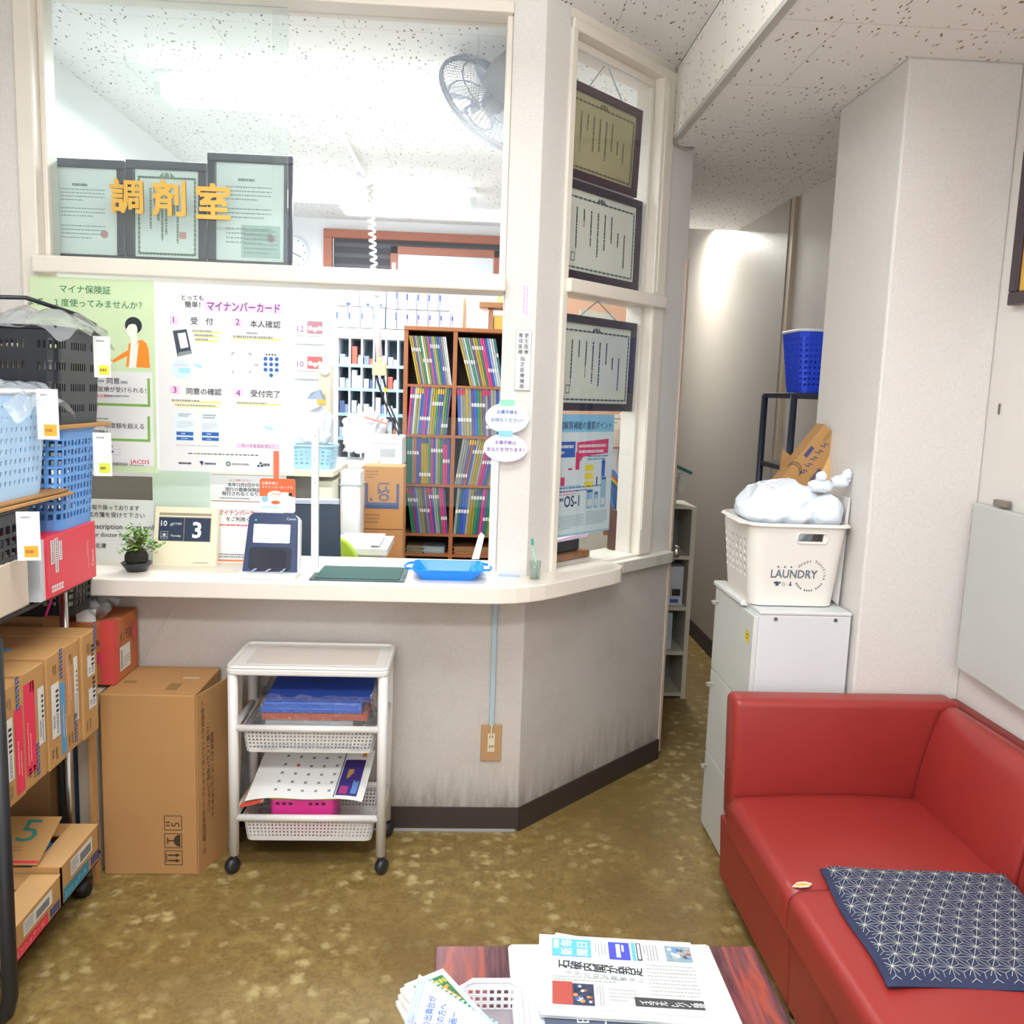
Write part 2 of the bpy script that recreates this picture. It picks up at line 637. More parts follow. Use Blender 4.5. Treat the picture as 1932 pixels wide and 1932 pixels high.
W_WALL = wallpaper('stippled_wallpaper', 'dbd7d2')
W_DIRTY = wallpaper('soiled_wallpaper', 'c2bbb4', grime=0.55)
W_CLEAN = mat('eef0f2', 0.7, vary=0.02)
W_CORR = wallpaper('corridor_wallpaper', 'a59f97', rough=0.42, bump=0.3)
CEIL = acoustic('acoustic_ceiling_board', 'eeeeec')
CEIL_LOW = acoustic('acoustic_soffit_board', 'ecebe8', pit='8a7052')
CEIL_SIDE = acoustic('acoustic_bulkhead_board', 'ebe7df', axis='x', pit='7a7268')
FRAME = mat('e6ded2', 0.35, vary=0.03)
SILL = mat('ece6da', 0.4, vary=0.03)
BASE = mat('3b302c', 0.5, vary=0.1)
GLASS = clear('window_glass', 'fdfefe', 0.8)
GLASS_T = clear('tinted_hazy_glass', 'f8fcfb', 1.0, haze=0.04, hazecol='dff0f4')  # slight tint; reflected room light is put in as a pale haze
LAMP = mat('ffffff', 0.5, vary=0, emit=9.0)
METAL = mat('b9b6b0', 0.28, metal=1.0, vary=0.03)

# ---------------------------------------------------------------- setting
mb = MB()
mb.box((-1.75, -0.7, -0.05), (1.75, 7.2, 0), floor_mat())
struct(mb, 'floor')

mb = MB()
mb.box((-1.75, -0.7, 2.72), (0.80, 6.75, 2.80), CEIL)
struct(mb, 'ceiling')
mb = MB()
mb.box((0.745, -0.7, 2.45), (1.75, 3.40, 2.80), CEIL_LOW)
mb.box((0.83, 3.40, 2.45), (1.75, 4.95, 2.80), CEIL_LOW)
struct(mb, 'ceiling_low')
mb = MB()
mb.box((0.733, -0.7, 2.462), (0.745, 3.36, 2.72), CEIL_SIDE)
struct(mb, 'wall_bulkhead')
mb = MB()
tr = mat('b3b1aa', 0.45, vary=0.05)
mb.box((0.727, -0.7, 2.446), (0.750, 3.30, 2.4615), tr)
mb.tube([(0.739, 3.29, 2.455), (0.741, 3.36, 2.452), (0.76, 3.395, 2.447), (0.80, 3.425, 2.447)], 0.008, tr)
struct(mb, 'trim_1')
mb = MB()
mb.tube([(0.738, -0.7, 2.713), (0.738, 3.34, 2.713), (0.739, 3.348, 2.69), (0.739, 3.348, 2.47)], 0.006, mat('2f3137', 0.5))
struct(mb, 'dark_gap_line')  # dark tube put in for the shaded gap between window frame and soffit

# wall below the counter: straight run, then the 45 degree run
mb = MB()
mb.prism([(-1.46, 2.84), (0.208, 2.84), (0.840, 3.472), (0.755, 3.557), (0.158, 2.96), (-1.46, 2.96)], 0, 0.846, W_DIRTY)
struct(mb, 'wall_counter')
mb = MB()
mb.prism([(0.107, 2.84), (0.208, 2.84), (0.292, 2.924), (0.222, 2.994), (0.107, 2.98)], 0.85, 2.72, W_WALL)
struct(mb, 'wall_column')
mb = MB(diag())
mb.box((0.734, 0.85, -0.10), (0.894, 2.72, 0), W_WALL)
mb.box((0.119, 2.69, -0.10), (0.734, 2.72, 0), FRAME)
struct(mb, 'wall_diagonal')
mb = MB()
mb.box((-1.46, 2.84, 0.85), (-1.387, 2.96, 2.72), W_WALL)
mb.box((-1.387, 2.84, 2.69), (0.107, 2.96, 2.72), FRAME)
struct(mb, 'wall_front')
mb = MB()
mb.box((-1.56, -0.7, 0), (-1.46, 2.96, 2.72), W_WALL)
struct(mb, 'wall_left')
mb = MB()
mb.box((-1.73, 2.96, 0), (-1.63, 6.7, 2.72), W_CLEAN)
mb.box((-1.63, 2.96, 0), (-1.56, 3.0, 2.72), W_CLEAN)
mb.box((-1.63, 3.05, 2.30), (-1.615, 6.6, 2.33), W_CLEAN)
struct(mb, 'wall_pharmacy_left')
mb = MB()
mb.box((-1.73, 6.6, 0), (-1.07, 6.7, 2.72), W_CLEAN)
mb.box((-1.07, 6.6, 2.64), (0.34, 6.7, 2.72), W_CLEAN)
mb.box((0.34, 6.6, 0), (0.85, 6.7, 2.72), W_CLEAN)
mb.box((-1.07, 6.6, 0), (0.34, 6.7, 2.24), W_CLEAN)
struct(mb, 'wall_pharmacy_back')
mb = MB()
mb.box((0.80, 4.45, 0), (0.84, 6.7, 2.72), W_CLEAN)
mb.box((0.80, 3.55, 2.05), (0.84, 4.45, 2.72), W_CLEAN)
struct(mb, 'wall_corridor_left')
mb = MB()
mb.box((1.50, -0.7, 0), (1.75, 4.15, 2.45), W_WALL)
struct(mb, 'wall_right')
mb = MB()
mb.box((1.475, 4.15, 0), (1.75, 7.0, 2.80), W_CORR)
struct(mb, 'wall_corridor_right')
mb = MB()
mb.box((1.480, 4.10, 0), (1.50, 4.15, 2.45), mat('b9a893', 0.5))
struct(mb, 'trim_3')
mb = MB()
mb.box((1.175, 2.46, 0), (1.50, 2.905, 2.45), W_WALL)
struct(mb, 'wall_pillar', bevel=0.006)
mb = MB()
mb.box((0.80, 6.6, 0), (1.75, 6.7, 2.25), mat('a5a39d', 0.6))
mb.box((0.80, 6.9, 0), (1.75, 7.0, 2.80), W_CLEAN)
struct(mb, 'wall_corridor_end')
mb = MB()
mb.box((0.84, 4.95, 2.72), (1.75, 7.0, 2.80), W_CLEAN)
struct(mb, 'ceiling_corridor')

# baseboards
mb = MB()
mb.box((-1.46, 2.832, 0.008), (0.212, 2.840, 0.085), BASE)
mb.box((-0.30, 2.8315, 0), (0.20, 2.840, 0.010), mat('b7bcc4', 0.35, metal=0.5))
struct(mb, 'baseboard_front')
mb = MB(diag())
mb.box((0.0, 0, 0), (0.885, 0.085, 0.008), BASE)
struct(mb, 'baseboard_diagonal')
mb = MB()
mb.box((1.467, 4.15, 0), (1.475, 6.6, 0.10), mat('2b2a33', 0.5))
struct(mb, 'baseboard_corridor')
mb = MB(diag())
mb.box((0.886, 0.03, -0.11), (0.900, 2.05, 0.006), mat('c9b4a2', 0.4))
struct(mb, 'trim_4')

# ---------------------------------------------------------------- pharmacy window with its rail
w1 = struct_root('window_1', (-0.64, 2.84, 0.905))
mb = MB()
mb.box((-1.387, 2.828, 0.905), (-1.335, 2.95, 2.655), FRAME)
mb.box((-1.335, 2.87, 1.875), (-1.318, 2.94, 2.655), FRAME)
mb.box((-1.387, 2.828, 2.655), (0.107, 2.95, 2.69), FRAME)
mb.box((0.088, 2.85, 1.875), (0.107, 2.94, 2.655), FRAME)
build(mb, 'window_frame', w1, bevel=0.004)
mb = MB()
mb.box((-1.345, 2.80, 1.822), (0.107, 2.96, 1.874), FRAME)
build(mb, 'window_rail', w1, bevel=0.006)
mb = MB()
mb.box((-1.330, 2.886, 1.876), (-0.588, 2.892, 2.655), GLASS_T)
build(mb, 'window_pane', w1)
mb = MB()
mb.box((-0.640, 2.912, 1.876), (0.088, 2.918, 2.655), GLASS)
build(mb, 'window_pane', w1)

# ---------------------------------------------------------------- window in the 45 degree wall
w2 = struct_root('window_2', (0.51, 3.14, 0.9))
mb = MB(diag())
mb.box((0.119, 0.90, -0.10), (0.148, 2.69, 0.010), FRAME)
mb.box((0.652, 0.90, -0.10), (0.734, 2.69, 0.010), FRAME)
mb.box((0.640, 0.90, -0.10), (0.652, 2.66, -0.03), FRAME)
mb.box((0.119, 2.655, -0.10), (0.734, 2.69, 0.014), FRAME)
mb.box((0.148, 2.625, -0.10), (0.652, 2.655, -0.03), FRAME)
build(mb, 'window_frame', w2, bevel=0.004)
mb = MB(diag())
mb.box((0.135, 1.842, -0.10), (0.722, 1.888, 0.030), FRAME)
build(mb, 'window_rail', w2, bevel=0.005)
mb = MB(diag())
mb.box((0.655, 1.0, 0.0105), (0.668, 1.84, 0.0135), SILL)
mb.box((0.672, 1.9, 0.0105), (0.684, 2.64, 0.0135), SILL)
build(mb, 'sliding_track', w2)
mb = MB(diag())
mb.box((0.150, 1.888, -0.022), (0.640, 2.625, -0.018), GLASS)
build(mb, 'window_pane', w2)
mb = MB(diag())
mb.box((0.150, 0.905, -0.022), (0.640, 1.842, -0.018), GLASS)
build(mb, 'window_pane', w2)
mb = MB(diag())
mb.box((0.12, 0.848, -0.16), (0.872, 0.903, -0.001), SILL)
mb.box((0.45, 0.848, -0.001), (0.872, 0.893, 0.030), SILL)
build(mb, 'window_sill', w2, bevel=0.003)
mb = MB(diag())
tp = clear('parcel_tape', 'ffffff', 1.0, haze=0.12)
mb.box((0.52, 0.852, 0.0305), (0.88, 0.889, 0.0315), tp)
build(mb, 'tape', w2)

# ---------------------------------------------------------------- door in the corridor's left wall
d1 = struct_root('door_1', (0.84, 4.0, 0))
DOOR = mat('b9ada3', 0.5)
mb = MB()
mb.box((0.805, 3.56, 0.01), (0.838, 4.45, 2.05), DOOR)
build(mb, 'door_leaf', d1)
mb = MB()
P = fr((0.84, 3.585, 0.865), (0, 1, 0), (0, 0, 1))
mb.lathe([(0.030, -0.004), (0.030, 0.006), (0.012, 0.008), (0.011, 0.030), (0.024, 0.038), (0.029, 0.052), (0.026, 0.064), (0.014, 0.070)], METAL, 20, P)
build(mb, 'door_knob', d1, smooth=True)

# ---------------------------------------------------------------- high sliding window at the back of the pharmacy
d2 = struct_root('window_3', (-0.36, 6.6, 2.24))
WOOD_D = mat('a8552f', 0.4, vary=0.18, scale=12)
mb = MB()
mb.box((-1.08, 6.555, 2.585), (0.36, 6.62, 2.645), WOOD_D)
mb.box((-1.08, 6.555, 2.24), (-1.02, 6.62, 2.585), WOOD_D)
mb.box((0.30, 6.555, 2.24), (0.36, 6.62, 2.585), WOOD_D)
build(mb, 'window_frame', d2, bevel=0.004)
mb = MB()
dk, dk2 = mat('2b2735', 0.6), mat('4b4552', 0.5)
for i in range(5):
    z = 2.26+i*0.076
    mb.box((-1.02, 6.64, z), (0.30, 6.66, z+0.046), dk)
    mb.box((-1.02, 6.635, z+0.046), (0.30, 6.665, z+0.076), dk2)
build(mb, 'shutter', d2)
mb = MB()
mb.box((-0.60, 6.575, 2.26), (-0.545, 6.61, 2.545), WOOD_D)
mb.box((0.155, 6.575, 2.26), (0.21, 6.61, 2.545), WOOD_D)
mb.box((-0.60, 6.575, 2.49), (0.21, 6.61, 2.545), WOOD_D)
build(mb, 'sliding_panel', d2, bevel=0.003)
mb = MB()
mb.box((-0.545, 6.588, 2.26), (0.155, 6.598, 2.49), mat('dfe6ee', 0.3, vary=0.02))
build(mb, 'frosted_pane', d2)
mb = MB()
mb.box((-0.585, 6.570, 2.355), (-0.560, 6.576, 2.425), METAL)
build(mb, 'latch', d2)



def tx(mb, t, run, m, n=0.0, bold=0.0, hk=1.0):
    """Writing fitted to a run (u, v, width)."""
    x0, x1 = text_geo(t, bold)[2:4]
    k = run[2]/(x1-x0)
    return mb.text(t, run[0], run[1], k*hk, m, n, bold, 'l', run[2])


PAPER = mat('eeefee', 0.6, vary=0.015)
INK = mat('2b2f3a', 0.7, vary=0)
INK_SOFT = mat('8b9098', 0.7, vary=0)
NAVY = mat('2c3f74', 0.6, vary=0)
RED = mat('d8263d', 0.5, vary=0.03)
PINK = mat('e39ad0', 0.6, vary=0)
YELLOW = mat('f4e04c', 0.5, vary=0.02)
ORANGE = mat('f08a2c', 0.5, vary=0.02)

# ---------------------------------------------------------------- counter top
mb = MB()
pts = [(-1.46, 2.645), (0.075, 2.645), (0.12, 2.650), (0.165, 2.660), (0.21, 2.680), (0.262, 2.715), (0.33, 2.778), (0.42, 2.867), (0.53, 2.978),
       (0.556, 3.008), (0.568, 3.045), (0.567, 3.08), (0.552, 3.11), (0.530, 3.135), (0.510, 3.142), (0.208, 2.84), (0.107, 2.84), (0.107, 3.10), (-1.387, 3.10), (-1.387, 2.84), (-1.46, 2.84)]
mb.prism(pts, 0.850, 0.903, mat('e9e1d6', 0.32, vary=0.02))
tag(build(mb, 'counter_worktop', bevel=0.004), 'long cream reception counter top with a rounded end by the corridor', 'counter')

# ---------------------------------------------------------------- card reader
t = thing('card_reader', (-0.61, 2.76, 0.903), 'navy face-recognition card reader with a lit screen on the counter', 'card reader')
WHITE_P = mat('eef0f2', 0.35, vary=0.01)
mb = MB()
mb.prism(rrect(-0.703, 2.690, -0.526, 2.835, 0.010), 0.903, 0.921, WHITE_P)
build(mb, 'base', t, bevel=0.002)
mb = MB()
F = fr((-0.612, 2.722, 0.919), (1, 0, 0), (0, 0.30, 1))
body = [(-0.085, 0), (0.085, 0), (0.079, 0.150), (0.078, 0.176), (0.066, 0.190), (-0.061, 0.190), (-0.074, 0.178), (-0.076, 0.150)]
mb.prism(body, -0.012, 0, mat('24335c', 0.3, vary=0.04), F)
build(mb, 'front_panel', t, bevel=0.002)
mb = MB(F)
mb.prism([(p[0]*1.0+0.006, p[1]*0.985) for p in body], -0.050, -0.012, WHITE_P)
build(mb, 'rear_shell', t, bevel=0.006)
mb = MB(F)
mb.prism(rrect(-0.057, 0.094, 0.057, 0.153, 0.003), 0, 0.0012, mat('e8f6ff', 0.3, vary=0, emit=1.6))
mb.rect(-0.014, 0.136, 0.016, 0.139, mat('9ee6cf', 0.5, vary=0, emit=0.9), 0.0016)
mb.scrib(-0.045, 0.118, 0.045, 0.128, 1, mat('b7e4d8', 0.5, vary=0, emit=0.8), 0.0016, 3, 0.35)
mb.rect(-0.012, 0.105, 0.012, 0.109, mat('a9e0ee', 0.5, vary=0, emit=0.9), 0.0016)
build(mb, 'screen', t)
mb = MB(F)
mb.prism(rrect(-0.067, 0.006, 0.066, 0.080, 0.014), 0.0003, 0.0012, mat('10182f', 0.22, vary=0))
mb.prism(rrect(-0.050, 0.014, 0.050, 0.072, 0.016), 0.0012, 0.0018, mat('0c1226', 0.12, vary=0))
build(mb, 'card_slot', t)
mb = MB(F)
mb.disc(-0.052, 0.166, 0.0022, mat('36e0a0', 0.4, vary=0, emit=2), 0.0008)
build(mb, 'status_light', t)
mb = MB(F)
mb.text('Canon', 0.044, 0.168, 0.0115, mat('c9d4ea', 0.4, vary=0), 0.0006, 0.01, 'l')
build(mb, 'lettering', t)
for x, a in ((-0.655, 0.5), (-0.612, 0.2), (-0.565, 0.9)):
    mb = MB()
    mb.tube([(x-0.008, 2.700, 0.925), (x, 2.702, 0.931), (x+0.009*math.cos(a), 2.704, 0.933+0.004*math.sin(a))], 0.0022, mat('aab6c4', 0.3), 6)
    build(mb, 'card_clip', t)

# ---------------------------------------------------------------- desk mat, tray
t = thing('desk_mat', (-0.335, 2.80, 0.903), 'dark green rubber desk mat lying on the counter', 'desk mat')
mb = MB()
mb.prism(rrect(-0.484, 2.692, -0.187, 2.908, 0.006), 0.903, 0.9065, mat('1a3a36', 0.5, vary=0.06))
build(mb, 'edge_border', t)
mb = MB()
mb.prism(rrect(-0.470, 2.708, -0.203, 2.906, 0.008), 0.9065, 0.9085, mat('0f4640', 0.75, vary=0.05))
build(mb, 'writing_surface', t)

t = thing('money_tray', (-0.05, 2.81, 0.903), 'bright blue plastic money tray with ear handles on the counter', 'tray')
mb = MB(Matrix.Translation((-0.052, 2.805, 0.903)))
BLUE = mat('0f86ea', 0.25, vary=0.03)


def tray_fn(u, v):
    w, d, z = (0.175+0.055*v, 0.13+0.05*v, 0.036*v)
    x, y = around(w, d, 0.022, u)
    return (x, y, z)


mb.surf(tray_fn, 48, 3, BLUE)
mb.prism([around(0.175, 0.13, 0.022, i/48) for i in range(48)], 0, 0.003, BLUE)
build(mb, 'bowl', t, smooth=False, solid=0.003, weld=True)
for s in (-1, 1):
    mb = MB(Matrix.Translation((-0.052, 2.805, 0.937)))
    mb.tube([(s*0.112, -0.055, 0), (s*0.135, -0.040, -0.002), (s*0.142, 0, -0.003), (s*0.135, 0.040, -0.002), (s*0.112, 0.055, 0)], 0.004, BLUE, 6)
    build(mb, 'handle', t)

# ---------------------------------------------------------------- clear partition
t = thing('acrylic_partition', (-0.2, 2.83, 0.903), 'clear acrylic screen held by two white perforated posts on the counter', 'partition')
ACR = clear('clear_acrylic', 'fbfdfd', 0.6)
PW = mat('f4f5f1', 0.4, vary=0.01)
for px, z1, nm in ((-0.489, 1.375, 'l'), (0.090, 1.30, 'r')):
    mb = MB()
    mb.box((px-0.011, 2.822, 0.907), (px+0.011, 2.840, z1), PW)
    for k in range(6):
        mb.box((px-0.0012, 2.8212, 0.97+k*0.075), (px+0.0012, 2.822, 0.974+k*0.075), mat('8fa08c', 0.6))
    build(mb, 'post', t)
    mb = MB()
    mb.prism(rrect(px-0.06, 2.80, px+0.022, 2.905, 0.006), 0.903, 0.907, PW)
    build(mb, 'foot', t)
mb = MB()
mb.box((-0.60, 2.842, 1.128), (0.10, 2.845, 1.42), ACR)
build(mb, 'acrylic_pane', t)

# ---------------------------------------------------------------- perpetual calendar
t = thing('desk_calendar', (-0.92, 2.88, 0.903), 'cream flip calendar showing 10 and 3, leaning on the counter', 'calendar')
CREAM = mat('eee3c6', 0.4, vary=0.02)
F = fr((-0.922, 2.862, 0.903), (1, 0, 0), (0, 0.22, 1))
mb = MB(F)
mb.prism(rrect(-0.102, 0, 0.102, 0.196, 0.005), -0.028, 0, CREAM)
build(mb, 'body', t, bevel=0.002)
mb = MB(F)
dk = mat('9d9078', 0.5)
mb.rect(-0.087, 0.082, 0.082, 0.176, dk, 0.0004)
mb.rect(-0.087, 0.163, 0.082, 0.167, mat('f2ead2', 0.4), 0.0008)
build(mb, 'window_recess', t)
CARD = mat('24324a', 0.5, vary=0.02)
LET = mat('eef3f6', 0.5, vary=0)
mb = MB(F)
mb.rect(-0.087, 0.084, -0.006, 0.160, CARD, 0.0012)
mb.text('10', -0.080, 0.132, 0.025, LET, 0.0018, 0.02)
mb.text('月', -0.051, 0.132, 0.010, LET, 0.0018, 0.01)
mb.text('OCTOBER', -0.045, 0.137, 0.009, LET, 0.0018, 0.01, 'l', 0.032)
mb.outline(-0.080, 0.089, -0.056, 0.114, 0.0008, LET, 0.0018)
mb.text('木', -0.068, 0.094, 0.019, LET, 0.0018, 0.01, 'c')
mb.text('Thursday', -0.048, 0.097, 0.010, LET, 0.0018, 0.005, 'l', 0.034)
build(mb, 'month_card', t)
mb = MB(F)
mb.rect(-0.004, 0.083, 0.080, 0.160, CARD, 0.0012)
mb.text('3', 0.037, 0.096, 0.072, LET, 0.0018, 0.035, 'c')
build(mb, 'day_card', t)
mb = MB(F)
mb.text('△', 0.024, 0.010, 0.007, RED, 0.0006)
mb.scrib(0.034, 0.011, 0.080, 0.015, 1, INK_SOFT, 0.0006, 2, 0.9)
build(mb, 'maker_mark', t)

# ---------------------------------------------------------------- little plant
t = thing('potted_plant', (-1.041, 2.775, 0.903), 'small leafy bonsai in a dark shallow bowl on the counter', 'plant')
mb = MB(Matrix.Translation((-1.041, 2.775, 0.903)))
mb.lathe([(0.020, 0), (0.030, 0.003), (0.044, 0.022), (0.047, 0.028), (0.043, 0.030), (0.040, 0.026)], mat('23262d', 0.35, vary=0.1), 20)
build(mb, 'bowl', t, smooth=True)
mb = MB(Matrix.Translation((-1.041, 2.775, 0.925)))
mb.ball((0, 0, 0.022), 0.036, mat('26221c', 0.95, vary=0.3, bump=0.6, scale=120), 14, (1, 1, 0.95))
build(mb, 'moss_ball', t)
rg = random.Random(4)
mb = MB(Matrix.Translation((-1.041, 2.775, 0.955)))
tips = []
for i in range(26):
    a, s = rg.uniform(0, 2*PI), rg.uniform(0.006, 0.044)
    h = rg.uniform(0.035, 0.098)-s*0.5
    mb.tube([(0.012*math.cos(a), 0.012*math.sin(a), 0), (s*0.6*math.cos(a), s*0.6*math.sin(a), h*0.6), (s*math.cos(a), s*math.sin(a), h)], [0.0016, 0.0012, 0.0008], mat('7a5a3a', 0.7), 5)
    tips.append((s*math.cos(a), s*math.sin(a), h))
mb.tube([(0.01, -0.01, 0), (0.035, -0.012, 0.02), (0.062, -0.012, 0.034)], 0.0012, mat('7a5a3a', 0.7), 5)
tips += [(0.062, -0.012, 0.036), (0.056, -0.012, 0.030), (0.05, -0.01, 0.04)]
build(mb, 'stem', t)
mb = MB(Matrix.Translation((-1.041, 2.775, 0.955)))
greens = [mat('6fa03c', 0.5), mat('8fb848', 0.5), mat('4f7a30', 0.5)]
for (x, y, z) in tips:
    for k in range(12):
        c = (x+rg.gauss(0, 0.010), y+rg.gauss(0, 0.008), z+rg.gauss(-0.004, 0.009))
        a, b = rg.uniform(0, 2*PI), rg.uniform(-0.6, 0.9)
        d = Vector((math.cos(a)*math.cos(b), math.sin(a)*math.cos(b), math.sin(b)))*rg.uniform(0.010, 0.017)
        s = d.cross(Vector((0, 0, 1))).normalized()*d.length*0.5
        p = Vector(c)
        mb.add([p, p+d*0.5+s, p+d, p+d*0.5-s], [(0, 1, 2, 3)], rg.choice(greens))
build(mb, 'leaves', t)

# ---------------------------------------------------------------- sign board behind the plant
t = thing('notice_board', (-1.16, 2.92, 0.903), 'white plastic sign about prescriptions standing behind the small plant', 'sign')
mb = MB(fr((0, 2.90, 0), (1, 0, 0), (0, 0.05, 1)))
mb.rect(-1.335, 0.904, -1.045, 1.108, PAPER, 0.004)
mb.box((-1.335, 0.904, 0), (-1.045, 1.108, 0.0038), mat('dfe2e3', 0.4))
build(mb, 'panel', t)
mb = MB(fr((0, 2.90, 0), (1, 0, 0), (0, 0.05, 1)))
tx(mb, '取り扱っております', (-1.2477, 1.0744, 0.1539), INK, 0.005, 0.008)
tx(mb, '処方箋を受けて下さい', (-1.262, 1.0489, 0.1865), INK, 0.005, 0.008)
tx(mb, 'Prescription drugs only', (-1.2684, 1.0086, 0.2332), INK, 0.005, 0.008)
tx(mb, 'See your doctor first.', (-1.2965, 0.9822, 0.1713), INK, 0.005, 0.008)
tx(mb, '名簿', (-1.2378, 0.9445, 0.0343), INK, 0.005, 0.008)
build(mb, 'lettering', t)

# ---------------------------------------------------------------- posters hung on the window
YP = 2.822
t = thing('health_card_poster', (-1.12, YP, 1.21), 'pale green poster with a woman in an orange jacket on the window', 'poster')
mb = MB()
G0 = mat('cfe3b8', 0.55, vary=0.02)
mb.box((-1.362, YP, 1.213), (-0.986, YP+0.002, 1.812), G0)
build(mb, 'sheet', t)
mb = MB(front(0, 0, YP-0.0006))
GT = mat('2f7d4c', 0.6, vary=0)
tx(mb, 'マイナ保険証', (-1.2717, 1.7674, 0.154), GT, 0, 0.012)
tx(mb, 'まず、１度使ってみませんか？', (-1.3692, 1.7255, 0.3458), GT, 0, 0.008)
build(mb, 'lettering', t)
mb = MB(front(0, 0, YP-0.0006))
OUT = mat('33352f', 0.6, vary=0)
SKIN = mat('fbf3ea', 0.6, vary=0)
HAIR = mat('1f2a2e', 0.6, vary=0)
JKT = mat('ef8a22', 0.6, vary=0.02)
mb.poly([(-1.0765, 1.5454), (-1.0666, 1.6178), (-1.0257, 1.6308), (-1.0066, 1.6086), (-1.0031, 1.5447)], JKT)
mb.poly([(-1.0257, 1.6308), (-1.0113, 1.6199), (-1.0047, 1.5447), (-1.0211, 1.5441)], JKT, 0.0001)
mb.poly([(-1.0671, 1.5982), (-1.0724, 1.5784), (-1.1136, 1.5572), (-1.1199, 1.5635), (-1.0852, 1.5877)], JKT, 0.0001)
mb.poly([(-1.0601, 1.6181), (-1.0456, 1.6137), (-1.0356, 1.6222), (-1.0456, 1.5432), (-1.0684, 1.5424)], SKIN, 0.0002)
mb.disc(*(-1.0507, 1.6738), 0.026, HAIR, 0.0002, 22, 0.026)
mb.poly([(-1.0593, 1.6507), (-1.0415, 1.6481), (-1.0389, 1.6221), (-1.0472, 1.6136), (-1.0601, 1.6181)], SKIN, 0.0003)
mb.disc(*(-1.0558, 1.6606), 0.017, SKIN, 0.0004, 20, 0.022)
mb.poly([(-1.0737, 1.6599), (-1.0716, 1.6795), (-1.0599, 1.6929), (-1.0405, 1.6936), (-1.0294, 1.6811), (-1.0299, 1.6615), (-1.0393, 1.6758), (-1.0538, 1.6785), (-1.0652, 1.6748)], HAIR, 0.0006)
mb.line([(-1.0607, 1.6604), (-1.0591, 1.6588)], 0.0012, OUT, 0.0008)
mb.line([(-1.0477, 1.6609), (-1.0461, 1.6593)], 0.0012, OUT, 0.0008)
mb.disc(*(-1.1266, 1.5567), 0.008, SKIN, 0.0004, 12, 0.005)
mb.line([(-1.1458, 1.6263), (-1.12, 1.5603), (-1.1447, 1.5495), (-1.1546, 1.5426)], 0.0012, OUT, 0.0003)
mb.poly([(-1.1494, 1.6115), (-1.1373, 1.5825), (-1.1537, 1.5754)], mat('e0662a', 0.6), 0.0003)
build(mb, 'drawn_woman', t)
mb = MB(front(0, 0, YP-0.0006))
PG = mat('7fae4e', 0.6, vary=0)
mb.rect(-1.3008, 1.2342, -0.9964, 1.5308, PAPER, 0.0001)
for (y0, y1) in ((705, 767), (778, 833)):
    mb.rect(-1.2885, 1.4222, -1.004, 1.5116, PG, 0.0002) if y0 == 705 else mb.rect(-1.2926, 1.3116, -1.0063, 1.3926, PG, 0.0002)
mb.rect(-1.2946, 1.4302, -1.0121, 1.5212, PAPER, 0.0003)
mb.rect(-1.2989, 1.3197, -1.0144, 1.4007, PAPER, 0.0003)
tx(mb, '同意', (-1.1365, 1.4921, 0.0391), INK, 0.0005, 0.015)
tx(mb, '医療が受けられる！', (-1.1633, 1.4666, 0.1472), INK, 0.0005, 0.012)
tx(mb, '限度額を超える', (-1.1469, 1.3535, 0.1217), INK, 0.0005, 0.012)
mb.text('控除！', *(-1.1869, 1.3277), 0.021, INK, 0.0005, 0.012)
mb.scrib(-1.1622, 1.4938, -1.1397, 1.5029, 1, INK_SOFT, 0.0005, 5, 0.8)
mb.scrib(-1.0939, 1.4913, -1.0696, 1.502, 1, INK_SOFT, 0.0005, 6, 0.8)
mb.scrib(-1.1407, 1.4498, -1.0231, 1.4574, 1, INK_SOFT, 0.0005, 8, 0.6)
tx(mb, '処方箋', (-1.1703, 1.4486, 0.031), RED, 0.0005, 0.012)
tx(mb, 'をセット', (-1.1361, 1.4482, 0.0343), INK, 0.0005, 0.012)
mb.scrib(-1.1722, 1.3767, -1.12, 1.3849, 1, INK_SOFT, 0.0005, 9, 0.6)
mb.scrib(-1.1681, 1.2882, -1.1092, 1.2998, 1, INK_SOFT, 0.0005, 10, 0.6)
mb.outline(-1.1783, 1.2682, -1.1014, 1.286, 0.0006, INK_SOFT, 0.0005)
mb.scrib(-1.1554, 1.2729, -1.1112, 1.2817, 1, INK, 0.0007, 10, 0.8)
tx(mb, '日本保険薬局協会', (-1.1535, 1.2348, 0.076), INK, 0.0005, 0.01)
tx(mb, 'JACDS', (-1.0707, 1.2413, 0.0596), RED, 0.0005, 0.01, 0.85)
mb.scrib(-1.0708, 1.2337, -1.0113, 1.2387, 1, INK_SOFT, 0.0005, 11, 0.6)
build(mb, 'text_panels', t)

t = thing('card_steps_poster', (-0.75, YP, 1.21), 'white poster of four numbered card steps hung on the window', 'poster')
mb = MB()
mb.box((-0.980, YP, 1.222), (-0.556, YP+0.002, 1.806), PAPER)
build(mb, 'sheet', t)
PU = mat('7c3b86', 0.6, vary=0)
PKB = mat('f7d3ea', 0.6, vary=0)
BLU = mat('2c63ae', 0.6, vary=0)
PALE = mat('e6f3fb', 0.6, vary=0)
YEL = mat('f8ea8c', 0.6, vary=0)
CYAN = mat('a5e2f1', 0.6, vary=0)
mb = MB(front(0, 0, YP-0.0006))
mb.rect(-0.8332, 1.7272, -0.5897, 1.7567, PKB)
tx(mb, 'マイナンバーカード', (-0.8238, 1.7306, 0.2243), PU, 0.0002, 0.025, 1.25)
tx(mb, 'とっても', (-0.9015, 1.7586, 0.0667), INK, 0.0002, 0.012)
tx(mb, '簡単！', (-0.8921, 1.7367, 0.0472), INK, 0.0002, 0.012)
build(mb, 'heading', t)
